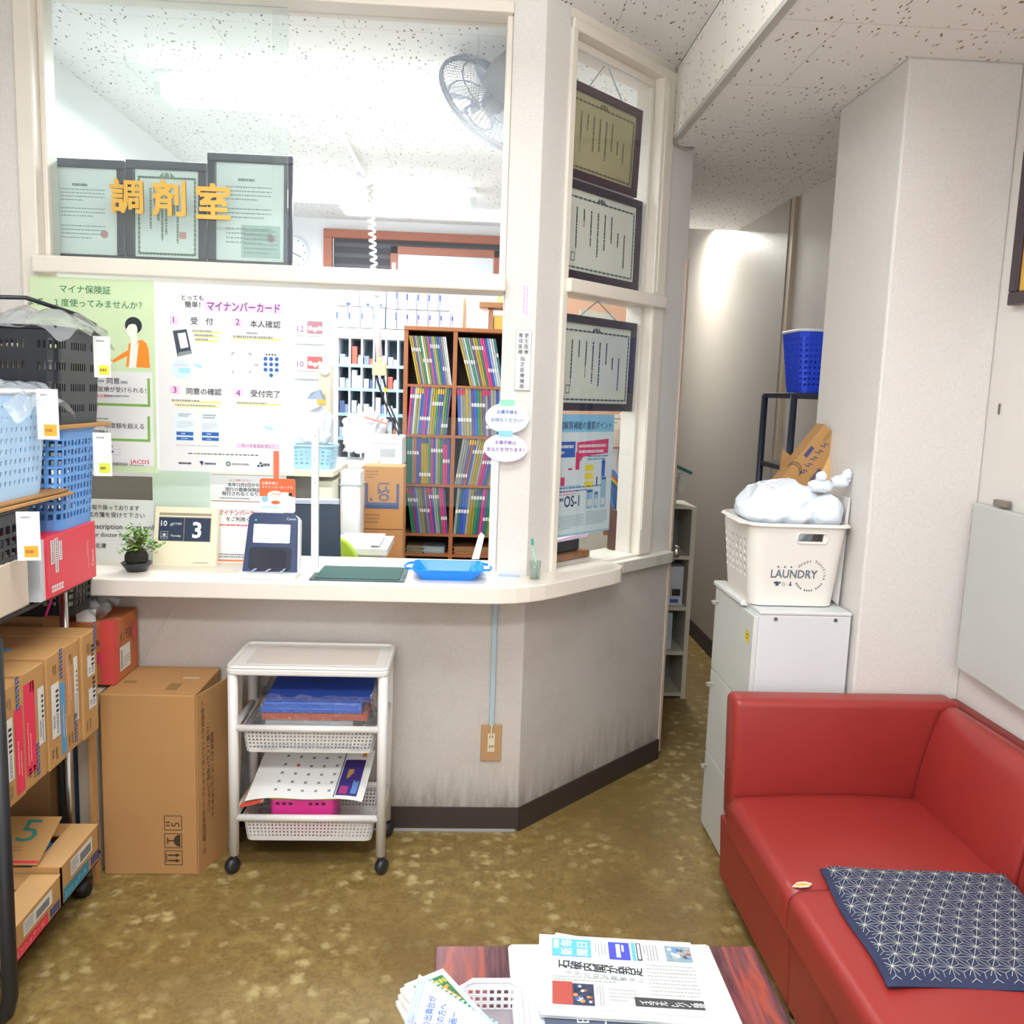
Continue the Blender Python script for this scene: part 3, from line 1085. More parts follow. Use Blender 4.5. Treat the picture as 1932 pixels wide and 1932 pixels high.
for run, ch, box in (((-0.9319, 1.6866, 0.0081), '1', (-0.9413, 1.6806, -0.9141, 1.7055)), ((-0.7393, 1.6874, 0.0115), '2', (-0.744, 1.6816, -0.7163, 1.7066)),
                     ((-0.9341, 1.4697, 0.0115), '3', (-0.9419, 1.4669, -0.9128, 1.4907)), ((-0.7411, 1.4663, 0.0133), '4', (-0.7442, 1.4653, -0.7162, 1.4893))):
    mb = MB(front(0, 0, YP-0.0006))
    mb.rect(*box, PKB)
    mb.text(ch, (box[0]+box[2])/2, run[1], 0.027, PU, 0.0002, 0.01, 'c')
    build(mb, 'step_number', t)
for run, s in (((-0.8749, 1.6858, 0.0686), '受　付'), ((-0.6917, 1.6835, 0.0938), '本人確認'), ((-0.8914, 1.4678, 0.109), '同意の確認'), ((-0.6913, 1.4668, 0.0914), '受付完了')):
    mb = MB(front(0, 0, YP-0.0006))
    tx(mb, s, run, INK, 0.0002, 0.012)
    build(mb, 'step_title', t)
mb = MB(front(0, 0, YP-0.0006))
for a in ((-0.8703, 1.6611, -0.7821, 1.6676), (-0.864, 1.6478, -0.7888, 1.6548), (-0.8609, 1.6345, -0.7922, 1.6418), (-0.7444, 1.6468, -0.5947, 1.656), (-0.9377, 1.443, -0.7827, 1.4494), (-0.9265, 1.4293, -0.7928, 1.4348), (-0.7346, 1.4424, -0.5999, 1.4479)):
    mb.rect(a[0], a[1]-0.003, a[2], a[1]+0.003, YEL)
    mb.scrib(*a, 1, INK_SOFT, 0.0002, int(abs(a[0])*999), 0.8)
mb.scrib(-0.7033, 1.6597, -0.6441, 1.6673, 1, INK_SOFT, 0.0002, 21, 0.8)
mb.scrib(-0.927, 1.3034, -0.7841, 1.3057, 1, INK_SOFT, 0.0002, 22, 0.6)
mb.scrib(-0.8893, 1.2771, -0.6472, 1.2815, 1, INK, 0.0002, 23, 0.6)
mb.scrib(-0.9196, 1.2431, -0.8699, 1.2517, 1, INK, 0.0002, 24, 0.7)
mb.scrib(-0.8381, 1.244, -0.7847, 1.2525, 1, NAVY, 0.0002, 25, 0.7)
mb.scrib(-0.7512, 1.2452, -0.6876, 1.2535, 1, INK_SOFT, 0.0002, 26, 0.7)
mb.scrib(-0.654, 1.2453, -0.6271, 1.2547, 1, INK, 0.0002, 27, 0.9)
mb.disc(*(-0.7629, 1.2497), 0.0075, mat('4e6a60', 0.6), 0.0002)
mb.disc(*(-0.7629, 1.2497), 0.0035, PAPER, 0.0004)
mb.poly([(-0.8547, 1.2554), (-0.8449, 1.2404), (-0.8414, 1.2558)], NAVY, 0.0002)
for q in (((-0.6675, 1.2458)), ((-0.6607, 1.2545)), ((-0.6574, 1.2461))):
    mb.disc(*q, 0.004, NAVY, 0.0002, 10)
build(mb, 'small_print', t)
mb = MB(front(0, 0, YP-0.0006))
mb.poly([(-0.9307, 1.662), (-0.8882, 1.6685), (-0.873, 1.5938), (-0.9174, 1.5824)], mat('3d4653', 0.5))
mb.poly([(-0.9162, 1.6544), (-0.8917, 1.6586), (-0.8826, 1.6132), (-0.9072, 1.6073)], PALE, 0.0002)
mb.poly([(-0.9139, 1.5956), (-0.8778, 1.6035), (-0.8747, 1.5938), (-0.9174, 1.5824)], mat('8d949c', 0.5), 0.0002)
mb.disc(*(-0.9066, 1.5432), 0.031, mat('d9f2fa', 0.6), 0.0001, 24, 0.030)
mb.rect(-0.9147, 1.5327, -0.8789, 1.5479, CYAN, 0.0002)
mb.rect(-0.9293, 1.5554, -0.89, 1.5573, PINK, 0.0003)
build(mb, 'reader_picture', t)
for sc_ in ((-0.7514, 1.5245, -0.6877, 1.6164), (-0.6592, 1.5244, -0.5948, 1.6148), (-0.9286, 1.3193, -0.8688, 1.4097), (-0.8493, 1.3201, -0.789, 1.4107)):
    mb = MB(front(0, 0, YP-0.0006))
    mb.rect(*sc_, PALE)
    build(mb, 'screen_picture', t)
mb = MB(front(0, 0, YP-0.0006))
for r_ in range(4):
    for c_ in range(3):
        if r_ < 3 or c_ == 1:
            a = ((-0.6444, 1.5857))
            mb.disc(a[0]+c_*0.0175, a[1]-r_*0.0170, 0.0062, BLU, 0.0002, 14)
for c_ in range(4):
    a = ((-0.6411, 1.599))
    mb.disc(a[0]+c_*0.009, a[1], 0.0028, INK, 0.0002, 10)
for (a, s) in (((-0.9247, 1.3361, -0.8718, 1.3478), 1), ((-0.9249, 1.3209, -0.8721, 1.331), 2), ((-0.8451, 1.3369, -0.7921, 1.3487), 3), ((-0.8453, 1.3217, -0.7923, 1.3319), 4)):
    mb.rect(*a, BLU, 0.0002)
    mb.scrib(a[0]+0.015, a[1]+0.004, a[2]-0.015, a[3]-0.004, 1, PALE, 0.0004, s, 0.9)
for a in ((-0.9171, 1.3946, -0.8793, 1.4067), (-0.8411, 1.3905, -0.7998, 1.4059)):
    mb.scrib(*a, 2, INK_SOFT, 0.0002, 31, 0.6)
for a in ((-0.9224, 1.3596, -0.8732, 1.3815), (-0.8447, 1.357, -0.7952, 1.3773)):
    mb.scrib(*a, 4, mat('c3c9d2', 0.6, vary=0), 0.0002, 33, 0.5)
for L_ in ([(-0.7483, 1.5918), (-0.7482, 1.6), (-0.74, 1.6003)], [(-0.6988, 1.6002), (-0.6906, 1.6005), (-0.6906, 1.5922)], [(-0.7487, 1.5456), (-0.7438, 1.5374)], [(-0.6909, 1.5476), (-0.6959, 1.5391)]):
    mb.line(L_, 0.0018, NAVY, 0.0002)
tx(mb, 'or', (-0.6792, 1.5615, 0.0132), PU, 0.0002)
mb.poly([(-0.6452, 1.3737), (-0.6201, 1.3678), (-0.6218, 1.3609), (-0.6469, 1.3669)], CYAN, 0.0002)
mb.poly([(-0.8653, 1.5628), (-0.8407, 1.5571), (-0.8441, 1.5504), (-0.867, 1.5562)], CYAN, 0.0002)
build(mb, 'screen_details', t)
mb = MB(front(0, 0, YP-0.0006))
mb.rect(-0.7373, 1.3023, -0.6018, 1.3167, PKB)
tx(mb, 'カードを忘れずに！', (-0.7207, 1.3044, 0.1004), PU, 0.0002, 0.012)
build(mb, 'reminder_strip', t)

# lower notices
t = thing('striped_notice', (-0.70, 2.93, 1.13), 'white notice with black and yellow warning stripes behind the calendar', 'notice')
mb = MB()
mb.box((-0.853, 2.93, 1.087), (-0.602, 2.932, 1.207), PAPER)
build(mb, 'sheet', t)
mb = MB(front(0, 0, 2.9294))
BK = mat('3b362c', 0.6)
for (b0, col) in (((-0.8481, 1.2033, -0.6022, 1.2048), mat('e8dfc8', 0.6)), ((-0.8491, 1.1139, -0.6023, 1.1159), mat('e79a4a', 0.6))):
    mb.rect(b0[0], b0[1], b0[2], b0[3], col)
    for k in range(44):
        x = b0[0]+k*0.0058
        if x < b0[2]-0.004:
            mb.poly([(x, b0[1]), (x+0.0032, b0[1]), (x+0.0055, b0[3]), (x+0.0023, b0[3])], BK, 0.0002)
build(mb, 'warning_stripes', t)
mb = MB(front(0, 0, 2.9294))
tx(mb, '本年12月2日から', (-0.7946, 1.1653, 0.103), INK, 0, 0.012)
tx(mb, '現行の健康保険証が', (-0.8035, 1.1494, 0.1311), INK, 0, 0.012)
tx(mb, '発行されなくなります', (-0.8141, 1.1351, 0.1504), INK, 0, 0.015)
tx(mb, '△ ご注意ください', (-0.7892, 1.1828, 0.0698), RED, 0)
mb.scrib(-0.8211, 1.1227, -0.6725, 1.1274, 1, INK_SOFT, 0, 41, 0.7)
build(mb, 'lettering', t)

t = thing('orange_notice', (-0.70, 2.945, 0.905), 'white notice with orange bands and red lettering beside the calendar', 'notice')
mb = MB()
mb.box((-0.847, 2.945, 0.905), (-0.613, 2.947, 1.105), PAPER)
build(mb, 'sheet', t)
mb = MB(front(0, 0, 2.9444))
OB = mat('ef8b5a', 0.6)
mb.rect(-0.8448, 1.0973, -0.6124, 1.1034, OB)
mb.rect(-0.847, 0.906, -0.6126, 0.913, OB)
mb.outline(-0.8448, 0.906, -0.6126, 1.1034, 0.002, OB, 0.0001)
tx(mb, 'マイナンバーカード', (-0.8295, 1.0654, 0.1533), RED, 0.0002, 0.012, 1.2)
tx(mb, 'をご利用ください', (-0.805, 1.0459, 0.1288), INK, 0.0002, 0.015)
mb.scrib(-0.8315, 1.0281, -0.694, 1.0353, 1, RED, 0.0002, 42, 0.7)
mb.scrib(-0.8326, 0.9182, -0.7122, 0.9353, 2, INK_SOFT, 0.0002, 43, 0.6)
build(mb, 'lettering', t)

t = thing('orange_leaflet', (-0.65, 2.80, 1.10), 'orange and white leaflet hanging above the card reader from red tape', 'leaflet')
mb = MB()
A = (-0.661, 1.098, -0.5485, 1.208)
mb.prism(rrect(A[0], A[1], A[2], A[3], 0.008), 0, 0.0015, PAPER, front(0, 0, 2.8095))
build(mb, 'card', t)
mb = MB(front(0, 0, 2.8078))
OR2 = mat('ee6a3c', 0.55, vary=0.03)
mb.prism([(A[0], A[1]+0.052), (A[2], A[1]+0.052), (A[2], A[3]-0.006), (A[2]-0.006, A[3]), (A[0]+0.006, A[3]), (A[0], A[3]-0.006)], -0.0003, 0, OR2)
tx(mb, 'お薬手帳と', (-0.6544, 1.1885, 0.052), PAPER, 0.0003, 0.012)
tx(mb, 'マイナンバーカードも', (-0.6544, 1.1763, 0.0974), PAPER, 0.0003, 0.012)
mb.disc(*(-0.6108, 1.1548), 0.026, PAPER, 0.0003, 18, 0.014)
mb.disc(*(-0.5806, 1.1522), 0.020, PAPER, 0.00035, 18, 0.013)
mb.disc(*(-0.6445, 1.1418), 0.010, mat('8fc9dc', 0.6), 0.0005, 14)
mb.disc(*(-0.5637, 1.1578), 0.006, HAIR, 0.0007, 14)
mb.disc(*(-0.5654, 1.1372), 0.014, PAPER, 0.00055, 14)
mb.disc(*(-0.6109, 1.1308), 0.014, OR2, 0.00045, 14, 0.006)
mb.line([(-0.6243, 1.1613), (-0.5991, 1.1551), (-0.594, 1.1656)], 0.002, ORANGE, 0.0006)
mb.scrib(-0.6547, 1.111, -0.5772, 1.1192, 1, CYAN, 0.0003, 44, 0.7)
build(mb, 'printed_picture', t)
mb = MB()
B_ = (-0.6172, 1.2047, -0.6007, 1.2959)
mb.box((B_[0], 2.8085, B_[1]), (B_[2], 2.8095, B_[3]), mat('ef7250', 0.5))
build(mb, 'red_tape', t)

mb = MB()
B_ = (-1.0505, 0.898, -0.8589, 1.2107)
mb.box((B_[0], 2.955, B_[1]), (B_[2], 2.957, B_[3]), mat('d3e4d8', 0.5, vary=0.04, scale=6))
tag(build(mb, 'green_sheet'), 'plain pale green sheet hanging behind the cream calendar', 'paper')

# ---------------------------------------------------------------- signs on the column
t = thing('designation_plaque', (0.155, 2.838, 1.51), 'narrow white plaque with two columns of black characters on the column', 'sign')
B_ = (0.146, 1.5134, 0.1958, 1.707)
mb = MB()
mb.box((B_[0], 2.836, B_[1]), (B_[2], 2.840, B_[3]), PAPER)
build(mb, 'plate', t)
mb = MB(front(0, 0, 2.8354))
mb.outline(*B_, 0.001, mat('8f8a7c', 0.5))
mb.rect(B_[0], B_[1], B_[2], B_[1]+0.003, mat('8f8a7c', 0.5), 0.0002)
mid = (B_[0]+B_[2])/2
mb.vtext('更生医療', mid+0.0095, B_[3]-0.010, 0.0155, INK, 0.0003, 0.005, 1.12)
mb.vtext('育成医療', mid-0.0095, B_[3]-0.010, 0.0155, INK, 0.0003, 0.005, 1.12)
mb.vtext('指定医療機関', mid-0.001, B_[3]-0.084, 0.0155, INK, 0.0003, 0.005, 1.14)
build(mb, 'lettering', t)
mb = MB()
B_ = (0.1562, 1.7453, 0.1889, 1.8499)
mb.box((B_[0], 2.8385, B_[1]), (B_[2], 2.8395, B_[3]), PAPER)
mb.M = front(0, 0, 2.838)
mb.scrib(B_[0]+0.006, B_[1]+0.004, B_[2]-0.006, B_[3]-0.004, 2, mat('f0a6e0', 0.6, vary=0), 0, 45, 0.5, vert=True)
tag(build(mb, 'pink_note'), 'slim white slip with faint pink handwriting high on the column', 'note')

for nm, lab, c, rx, rz, ink, rows, edge in (
        ('oval_sign', 'upper oval sign in blue lettering stuck to the column', ((0.125, 1.425)), 0.0705, 0.0485, mat('3566b4', 0.6, vary=0), (('お薬手帳を', 0.066, 0.014), ('お持ちください！', 0.102, -0.012)), 'e9f6f8'),
        ('oval_sign', 'lower oval sign in purple lettering hanging below the blue one', ((0.123, 1.329)), 0.0715, 0.0455, mat('6a3fa6', 0.6, vary=0), (('お薬手帳は', 0.066, 0.012), ('あなたを守ります！', 0.120, -0.011)), 'f6dcf0')):
    t = thing(nm, (c[0], 2.81, c[1]-rz), lab, 'sign', 'oval notebook signs')
    mb = MB(front(c[0], c[1], 2.815))
    el = [(rx*math.cos(2*PI*i/40), rz*math.sin(2*PI*i/40)) for i in range(40)]
    mb.prism(el, 0, 0.004, mat(edge, 0.5))
    mb.poly([(p[0]*0.93, p[1]*0.93) for p in el], PAPER, 0.0044)
    build(mb, 'board', t)
    mb = MB(front(c[0], c[1], 2.815))
    for s, w, v in rows:
        tx(mb, s, (-w/2, v, w), ink, 0.005, 0.02)
    build(mb, 'lettering', t)
    mb = MB(front(c[0], c[1], 2.815))
    mb.prism(rrect(-0.024, rz-0.010, 0.022, rz+0.010, 0.002), 0.0046, 0.0056, mat('8fe3b8' if rz > 0.047 else '8fc8ea', 0.4))
    build(mb, 'tape', t)

# ---------------------------------------------------------------- small things at the column foot
t = thing('toothbrush_glass', (0.225, 2.80, 0.903), 'little clear glass holding a green toothbrush at the column foot', 'glass')
mb = MB(Matrix.Translation((0.232, 2.795, 0.903)))
mb.lathe([(0.017, 0.001), (0.020, 0.06), (0.0185, 0.06), (0.0155, 0.005)], clear('drinking_glass', 'f0f5f2', 0.9, haze=0.06), 18)
build(mb, 'tumbler', t, smooth=True)
tb = thing('toothbrush', (0.232, 2.795, 0.905), 'pale green toothbrush standing in the little clear glass', 'toothbrush')
mb = MB(Matrix.Translation((0.232, 2.795, 0.905)))
gb = mat('8ed6c0', 0.35)
mb.tube([(0.008, 0, 0.003), (0.003, 0, 0.05), (-0.010, 0.004, 0.110)], [0.004, 0.003, 0.0024], gb, 8)
build(mb, 'handle', tb, smooth=True)
mb = MB(Matrix.Translation((0.232, 2.795, 0.905)))
mb.tube([(-0.010, 0.004, 0.110), (-0.0125, 0.005, 0.130)], 0.0045, mat('3f9a86', 0.5), 8)
build(mb, 'bristles', tb)
mb = MB()
mb.prism([(0.113, 2.822), (0.182, 2.812), (0.186, 2.835), (0.117, 2.838)], 0.903, 0.905, mat('a9cbef', 0.5))
mb.prism([(0.176, 2.818), (0.180, 2.8175), (0.180, 2.8225), (0.176, 2.823)], 0.905, 0.9056, NAVY)
tag(build(mb, 'blue_card'), 'pale blue card lying at the foot of the column', 'card')
t = thing('card_sleeve', (0.04, 2.93, 0.903), 'white folded card stand leaning behind the blue tray', 'card stand')
mb = MB(front(0, 0, 2.95))
mb.prism([(0.0253, 0.9356), (0.0509, 0.9363), (0.0667, 1.0182), (0.0555, 1.0289), (0.0467, 1.0176)], 0, 0.01, mat('eef1f6', 0.4))
build(mb, 'sleeve', t)
mb = MB(front(0, 0, 2.9395))
mb.line([(0.0491, 0.9974), (0.0548, 0.9883)], 0.0015, INK_SOFT)
build(mb, 'mark', t)
for (x0, x1, y0, yy, hx, nm, lab) in ((945, 957, 868, 2.86, 'f3efe6', 'window_stile', ''),):
    mb = MB()
    B_ = (0.1129, 0.9128, 0.1608, 1.289)
    mb.box((B_[0], 2.855, 0.904), (0.107, 2.885, 1.30), FRAME)
    o = build(mb, 'trim_5')
    o['kind'] = 'structure'



# ---------------------------------------------------------------- rack of supplies along the left wall
KRAFT = mat('b08550', 0.75, vary=0.06, scale=14)
KRAFT_D = mat('9a7348', 0.75, vary=0.06, scale=14)
KEDGE = mat('c9a06a', 0.8, vary=0.05)
BLACK = mat('16171a', 0.4, vary=0.05)
XF = -1.03


def side(y=0.0, z=0.0, x=XF):
    """Face looking along +X: u runs away from the camera, v is up."""
    return fr((x, y, z), (0, 1, 0), (0, 0, 1))


t = thing('wire_rack', (-1.25, 2.2, 0), 'black tube frame rack with wire shelves along the left wall', 'shelf rack')
for y, nm in ((1.872, 'near'), (2.475, 'far')):
    mb = MB()
    r = 0.017 if nm == 'near' else 0.012
    top = 0.94
    x1 = -1.008 if nm == 'near' else -1.135
    mb.tube([(x1, y, top), (x1, y, 0.10), (x1-0.010, y, 0.058), (x1-0.035, y, 0.030), (x1-0.08, y, 0.018), (-1.36, y, 0.018), (-1.40, y, 0.04), (-1.42, y, 0.08), (-1.42, y, top)], r,
            BLACK if nm == 'near' else METAL, 10)
    build(mb, 'end_frame', t, smooth=True)
for z in (0.118, 0.508, 0.945):
    mb = MB()
    mb.tube([(-1.055, 1.90, z), (-1.055, 2.47, z), (-1.42, 2.47, z), (-1.42, 1.90, z)], 0.005, BLACK, 6, closed=True)
    for k in range(14):
        mb.tube([(-1.055-0.026*k, 1.90, z+0.003), (-1.055-0.026*k, 2.47, z+0.003)], 0.002, BLACK, 5)
    build(mb, 'wire_shelf', t)
for y in (1.93, 2.44):
    mb = MB(Matrix.Translation((-1.095, y, 0)))
    mb.lathe([(0.010, 0), (0.026, 0.004), (0.030, 0.026), (0.024, 0.046), (0.010, 0.050)], BLACK, 14, Matrix.Translation((0, 0, 0.0)))
    mb.tube([(0, 0, 0.045), (0, 0, 0.118)], 0.006, METAL, 8)
    build(mb, 'caster', t, smooth=True)


def carton(name, label, y0, y1, z0, z1, x0=-1.42, x1=XF, strip=None, strip_at=(0.6, 1), strip_v=(0.05, 0.78), slips=(), logo=None, top=None, tone=KRAFT, group='nutrition drink cartons on the middle shelf', seed=1, txt=None):
    t = thing(name, ((x0+x1)/2, (y0+y1)/2, z0), label, 'carton', group)
    mb = MB()
    mb.box((x0, y0, z0), (x1, y1, z1), tone)
    build(mb, 'box_body', t, bevel=0.003)
    w, h = y1-y0, z1-z0
    mb = MB(side(y0, z0, x1))
    if strip:
        mb.rect(strip_at[0]*w, strip_v[0]*h, strip_at[1]*w-0.003, strip_v[1]*h, strip, 0.0006)
        for k in range(2):
            mb.scrib(strip_at[0]*w+0.010+k*0.012, (strip_v[0]+0.05)*h, strip_at[0]*w+0.017+k*0.012, (strip_v[0]+0.45-k*0.1)*h, 1, mat('f2b9a8', 0.6, vary=0), 0.001, seed+k, 0.5, vert=True)
    mb.scrib(0.10*w, 0.06*h, 0.5*w, 0.17*h, 2, mat('7d6040', 0.7, vary=0), 0.0006, seed+3, 0.5, vert=True)
    mb.scrib(0.30*w, 0.80*h, 0.52*w, 0.90*h, 2, mat('7d6040', 0.7, vary=0), 0.0006, seed+4, 0.6, vert=True)
    build(mb, 'printed_strip', t)
    for k, (a, b, c, d) in enumerate(slips):
        mb = MB(side(y0, z0, x1))
        mb.rect(a*w, b*h, c*w, d*h, mat('d9d8d2', 0.5, vary=0.02), 0.001)
        mb.scrib(a*w+0.004, b*h+0.006, c*w-0.004, (b+(d-b)*0.42)*h, 2, INK_SOFT, 0.0014, seed+7+k, 0.6, vert=True)
        for q in range(5):
            mb.rect((a+0.55*(c-a))*w, (b+(d-b)*0.45)*h+q*0.013, (c-0.05)*w, (b+(d-b)*0.45)*h+q*0.013+0.007, INK, 0.0014)
        build(mb, 'address_slip', t)
    if logo:
        mb = MB(side(y0, z0, x1))
        for q in range(4):
            a, b = logo[0]*w, logo[1]*h+q*0.021
            mb.rect(a, b, a+0.015, b+0.017, mat('39457c', 0.6), 0.001)
            mb.line([(a+0.003, b+0.004), (a+0.012, b+0.013)], 0.003, mat('aab0c8', 0.6, vary=0), 0.0014)
        build(mb, 'maker_logo', t)
    if top:
        mb = MB()
        mb.add([(x0, y0+0.25*w, z1+0.0006), (x1-0.12, y0+0.25*w, z1+0.0006), (x1-0.12, y0+0.8*w, z1+0.0006), (x0, y0+0.8*w, z1+0.0006)], [(0, 1, 2, 3)], top)
        build(mb, 'printed_top', t)
    return t


CRIM = mat('d92f50', 0.55, vary=0.04)
SKYB = mat('4b93c4', 0.55, vary=0.04)
carton('carton', 'brown carton with crimson stripe nearest the black tube post on the rack', 1.915, 2.025, 0.515, 0.800, strip=CRIM, strip_at=(0.60, 0.98), slips=((0.12, 0.22, 0.52, 0.74),), logo=(0.70, 0.76), top=CRIM, seed=11)
carton('carton', 'brown carton with wide crimson band, second from the near end of the rack', 2.032, 2.137, 0.515, 0.806, x1=-1.034, strip=CRIM, strip_at=(0.03, 0.55), strip_v=(0.12, 0.90), slips=((0.64, 0.30, 0.95, 0.80),), logo=(0.50, 0.06), top=CRIM, seed=23)
carton('carton', 'brown carton with sky blue stripe in the middle of the rack row', 2.142, 2.240, 0.515, 0.812, strip=SKYB, strip_at=(0.68, 0.98), strip_v=(0.05, 0.70), slips=((0.18, 0.26, 0.62, 0.74),), logo=(0.70, 0.74), top=SKYB, seed=35)
carton('carton', 'brown carton with pale pink print between blue-striped and two-slip cartons', 2.247, 2.337, 0.515, 0.808, x1=-1.036, strip=mat('c08a62', 0.6), strip_at=(0.1, 0.4), strip_v=(0.35, 0.92), slips=((0.60, 0.25, 0.85, 0.85),), logo=(0.55, 0.05), seed=47)
carton('carton', 'brown carton with two white slips at the far end of the rack row', 2.342, 2.436, 0.515, 0.810, slips=((0.30, 0.58, 0.80, 0.78), (0.34, 0.26, 0.84, 0.46)), logo=(0.78, 0.80), seed=59)

# lower cartons, one opened
for (nm, lab, y0, y1, col, sd) in (('open_carton', 'opened brown carton with blue stripe on the bottom shelf of the rack', 2.185, 2.415, mat('2f7f9a', 0.55, vary=0.04), 3),
                                   ('open_carton', 'opened brown carton with red stripe on the bottom shelf by the black post', 1.93, 2.180, mat('cf3347', 0.55, vary=0.04), 4)):
    t = thing(nm, (-1.2, (y0+y1)/2, 0.124), lab, 'carton', 'opened cartons on the bottom shelf')
    x0, x1, z0, z1 = -1.42, -1.032, 0.124, 0.214 if sd == 4 else 0.232
    mb = MB()
    mb.box((x0, y0, z0), (x1, y1, z0+0.004), KRAFT)
    mb.box((x1-0.004, y0, z0), (x1, y1, z1), KRAFT)
    mb.box((x0, y0, z0), (x0+0.004, y1, z1), KRAFT)
    mb.box((x0, y0, z0), (x1, y0+0.004, z1), KRAFT)
    mb.box((x0, y1-0.004, z0), (x1, y1, z1), KRAFT)
    build(mb, 'box_body', t)
    mb = MB()
    mb.box((x1-0.075, y0, z1), (x1, y1, z1+0.003), KEDGE)
    mb.box((x0, y1-0.07, z1), (x1-0.075, y1, z1+0.003), KRAFT)
    if sd == 3:
        mb.add([(x0+0.10, y1-0.055, z1+0.004), (x1-0.11, y1-0.055, z1+0.004), (x1-0.11, y1-0.025, z1+0.004), (x0+0.10, y1-0.025, z1+0.004)], [(0, 1, 2, 3)], col)
    build(mb, 'top_flaps', t)
    mb = MB(side(y0, z0, x1))
    w, h = y1-y0, z1-z0
    mb.rect(0.03*w, 0.06*h, 0.70*w, 0.40*h, col, 0.0008)
    mb.text('エンシュア・Ｈ', 0.06*w, 0.13*h, 0.020, mat('e8b3a8' if sd == 4 else '9fd0d8', 0.6, vary=0), 0.0012, 0, 'l', 0.55*w)
    for q in range(4):
        mb.rect(0.75*w+q*0.0135, 0.10*h, 0.75*w+q*0.0135+0.011, 0.36*h, mat('39457c', 0.6), 0.0008)
    mb.rect(0.22*w, 0.50*h, 0.80*w, 0.92*h, mat('d9d8d2', 0.5), 0.0008)
    mb.scrib(0.24*w, 0.55*h, 0.42*w, 0.88*h, 4, INK_SOFT, 0.0012, sd, 0.5)
    for q in range(16):
        mb.rect(0.47*w+q*0.0042, 0.56*h, 0.47*w+q*0.0042+0.0024, 0.80*h, INK, 0.0012)
    build(mb, 'side_print', t)
    if sd == 3:
        mb = MB(fr((x1-0.225, y0-0.01, z1+0.012), (1, 0, 0), (0, 1, 0.42)))
        mb.box((-0.03, 0, 0), (0.170, 0.155, 0.003), KRAFT)
        GRN = mat('3f7f74', 0.6, vary=0)
        mb.text('1.5', 0.005, 0.072, 0.105, GRN, 0.0036, 0, 'l', 0.125)
        mb.scrib(0.02, 0.028, 0.11, 0.06, 3, mat('8a6f4a', 0.7), 0.0036, 8, 0.4)
        mb.rect(-0.03, 0.004, 0.170, 0.012, mat('cf3347', 0.6), 0.0036)
        build(mb, 'raised_flap', t)
    # packs and bottles inside
    n = 3
    for k in range(n):
        yy = y0+0.05+k*0.06
        mb = MB(Matrix.Translation((x1-0.115, yy, z0+0.004)))
        if sd == 3:
            mb.lathe([(0.026, 0), (0.027, 0.065), (0.016, 0.080), (0.012, 0.086)], mat('1f86d8', 0.25), 16)
            o = build(mb, 'drink_bottle', smooth=True)
            tag(o, '%s blue capped drink bottle inside the opened blue-striped carton' % ('nearest', 'middle', 'farthest')[k], 'bottle', 'bottles in the opened carton')
        else:
            mb.box((-0.045, -0.022, 0), (0.03, 0.022, 0.062), mat(('6d1f2e', 'c53a5a', 'b9a7b0')[k], 0.35))
            tag(build(mb, 'drink_pack', bevel=0.006), '%s pack inside the opened red-striped carton' % ('dark red', 'pinkish red', 'grey')[k], 'drink pack', 'packs in the opened carton')


def basket(name, label, x0, x1, y0, y1, z0, z1, m, rows, cell=0.022, hu=0.55, hv=0.6, taper=0.02, r=0.03, rim=None, skip=None, group=None, tall=None, rnd=False, cat='basket'):
    """A perforated plastic basket with a rolled rim and a closed floor."""
    t = thing(name, ((x0+x1)/2, (y0+y1)/2, z0), label, cat, group)
    W, D, H = x1-x0, y1-y0, z1-z0
    cx, cy = (x0+x1)/2, (y0+y1)/2
    nu = int(round(2*(W+D)/cell))
    def fn(u, v):
        k = 1-v
        x, y = around(W-2*taper*k, D-2*taper*k, r, u)
        return (cx+x, cy+y, z0+H*v)
    hole = (lambda i, j: 1 <= j < rows-1 and (not skip or skip(i, j))) if not tall else tall
    mb = MB()
    mb.surf(fn, nu, rows, m, hole=hole, hu=hu, hv=hv, rnd=rnd)
    mb.add([fn(i/nu, 0) for i in range(nu)], [tuple(range(nu-1, -1, -1))], m)
    build(mb, 'body', t, solid=0.003, weld=True)
    mb = MB()
    mb.tube([fn(i/48, 1) for i in range(48)], 0.0065, rim or m, 6, closed=True)
    build(mb, 'rim', t, smooth=True)
    return t


def film(name, parent, x0, x1, y0, y1, z, m, seed=1, amp=0.02, drop=0.03, n=14, top=None):
    """A crumpled sheet of film lying over an edge."""
    rg = random.Random(seed)
    H = [[rg.gauss(0, amp) for _ in range(n+1)] for _ in range(n+1)]
    def fn(u, v):
        i, j = min(n, int(round(u*n))), min(n, int(round(v*n)))
        e = max(0.0, abs(2*u-1)-0.55)+max(0.0, abs(2*v-1)-0.55)
        return (x0+(x1-x0)*u+H[j][i]*0.4, y0+(y1-y0)*v, z+H[i][j]-drop*e*2 + (top(u, v) if top else 0))
    mb = MB()
    mb.surf(fn, n, n, m)
    return build(mb, name, parent, smooth=True, weld=True, sub=1)


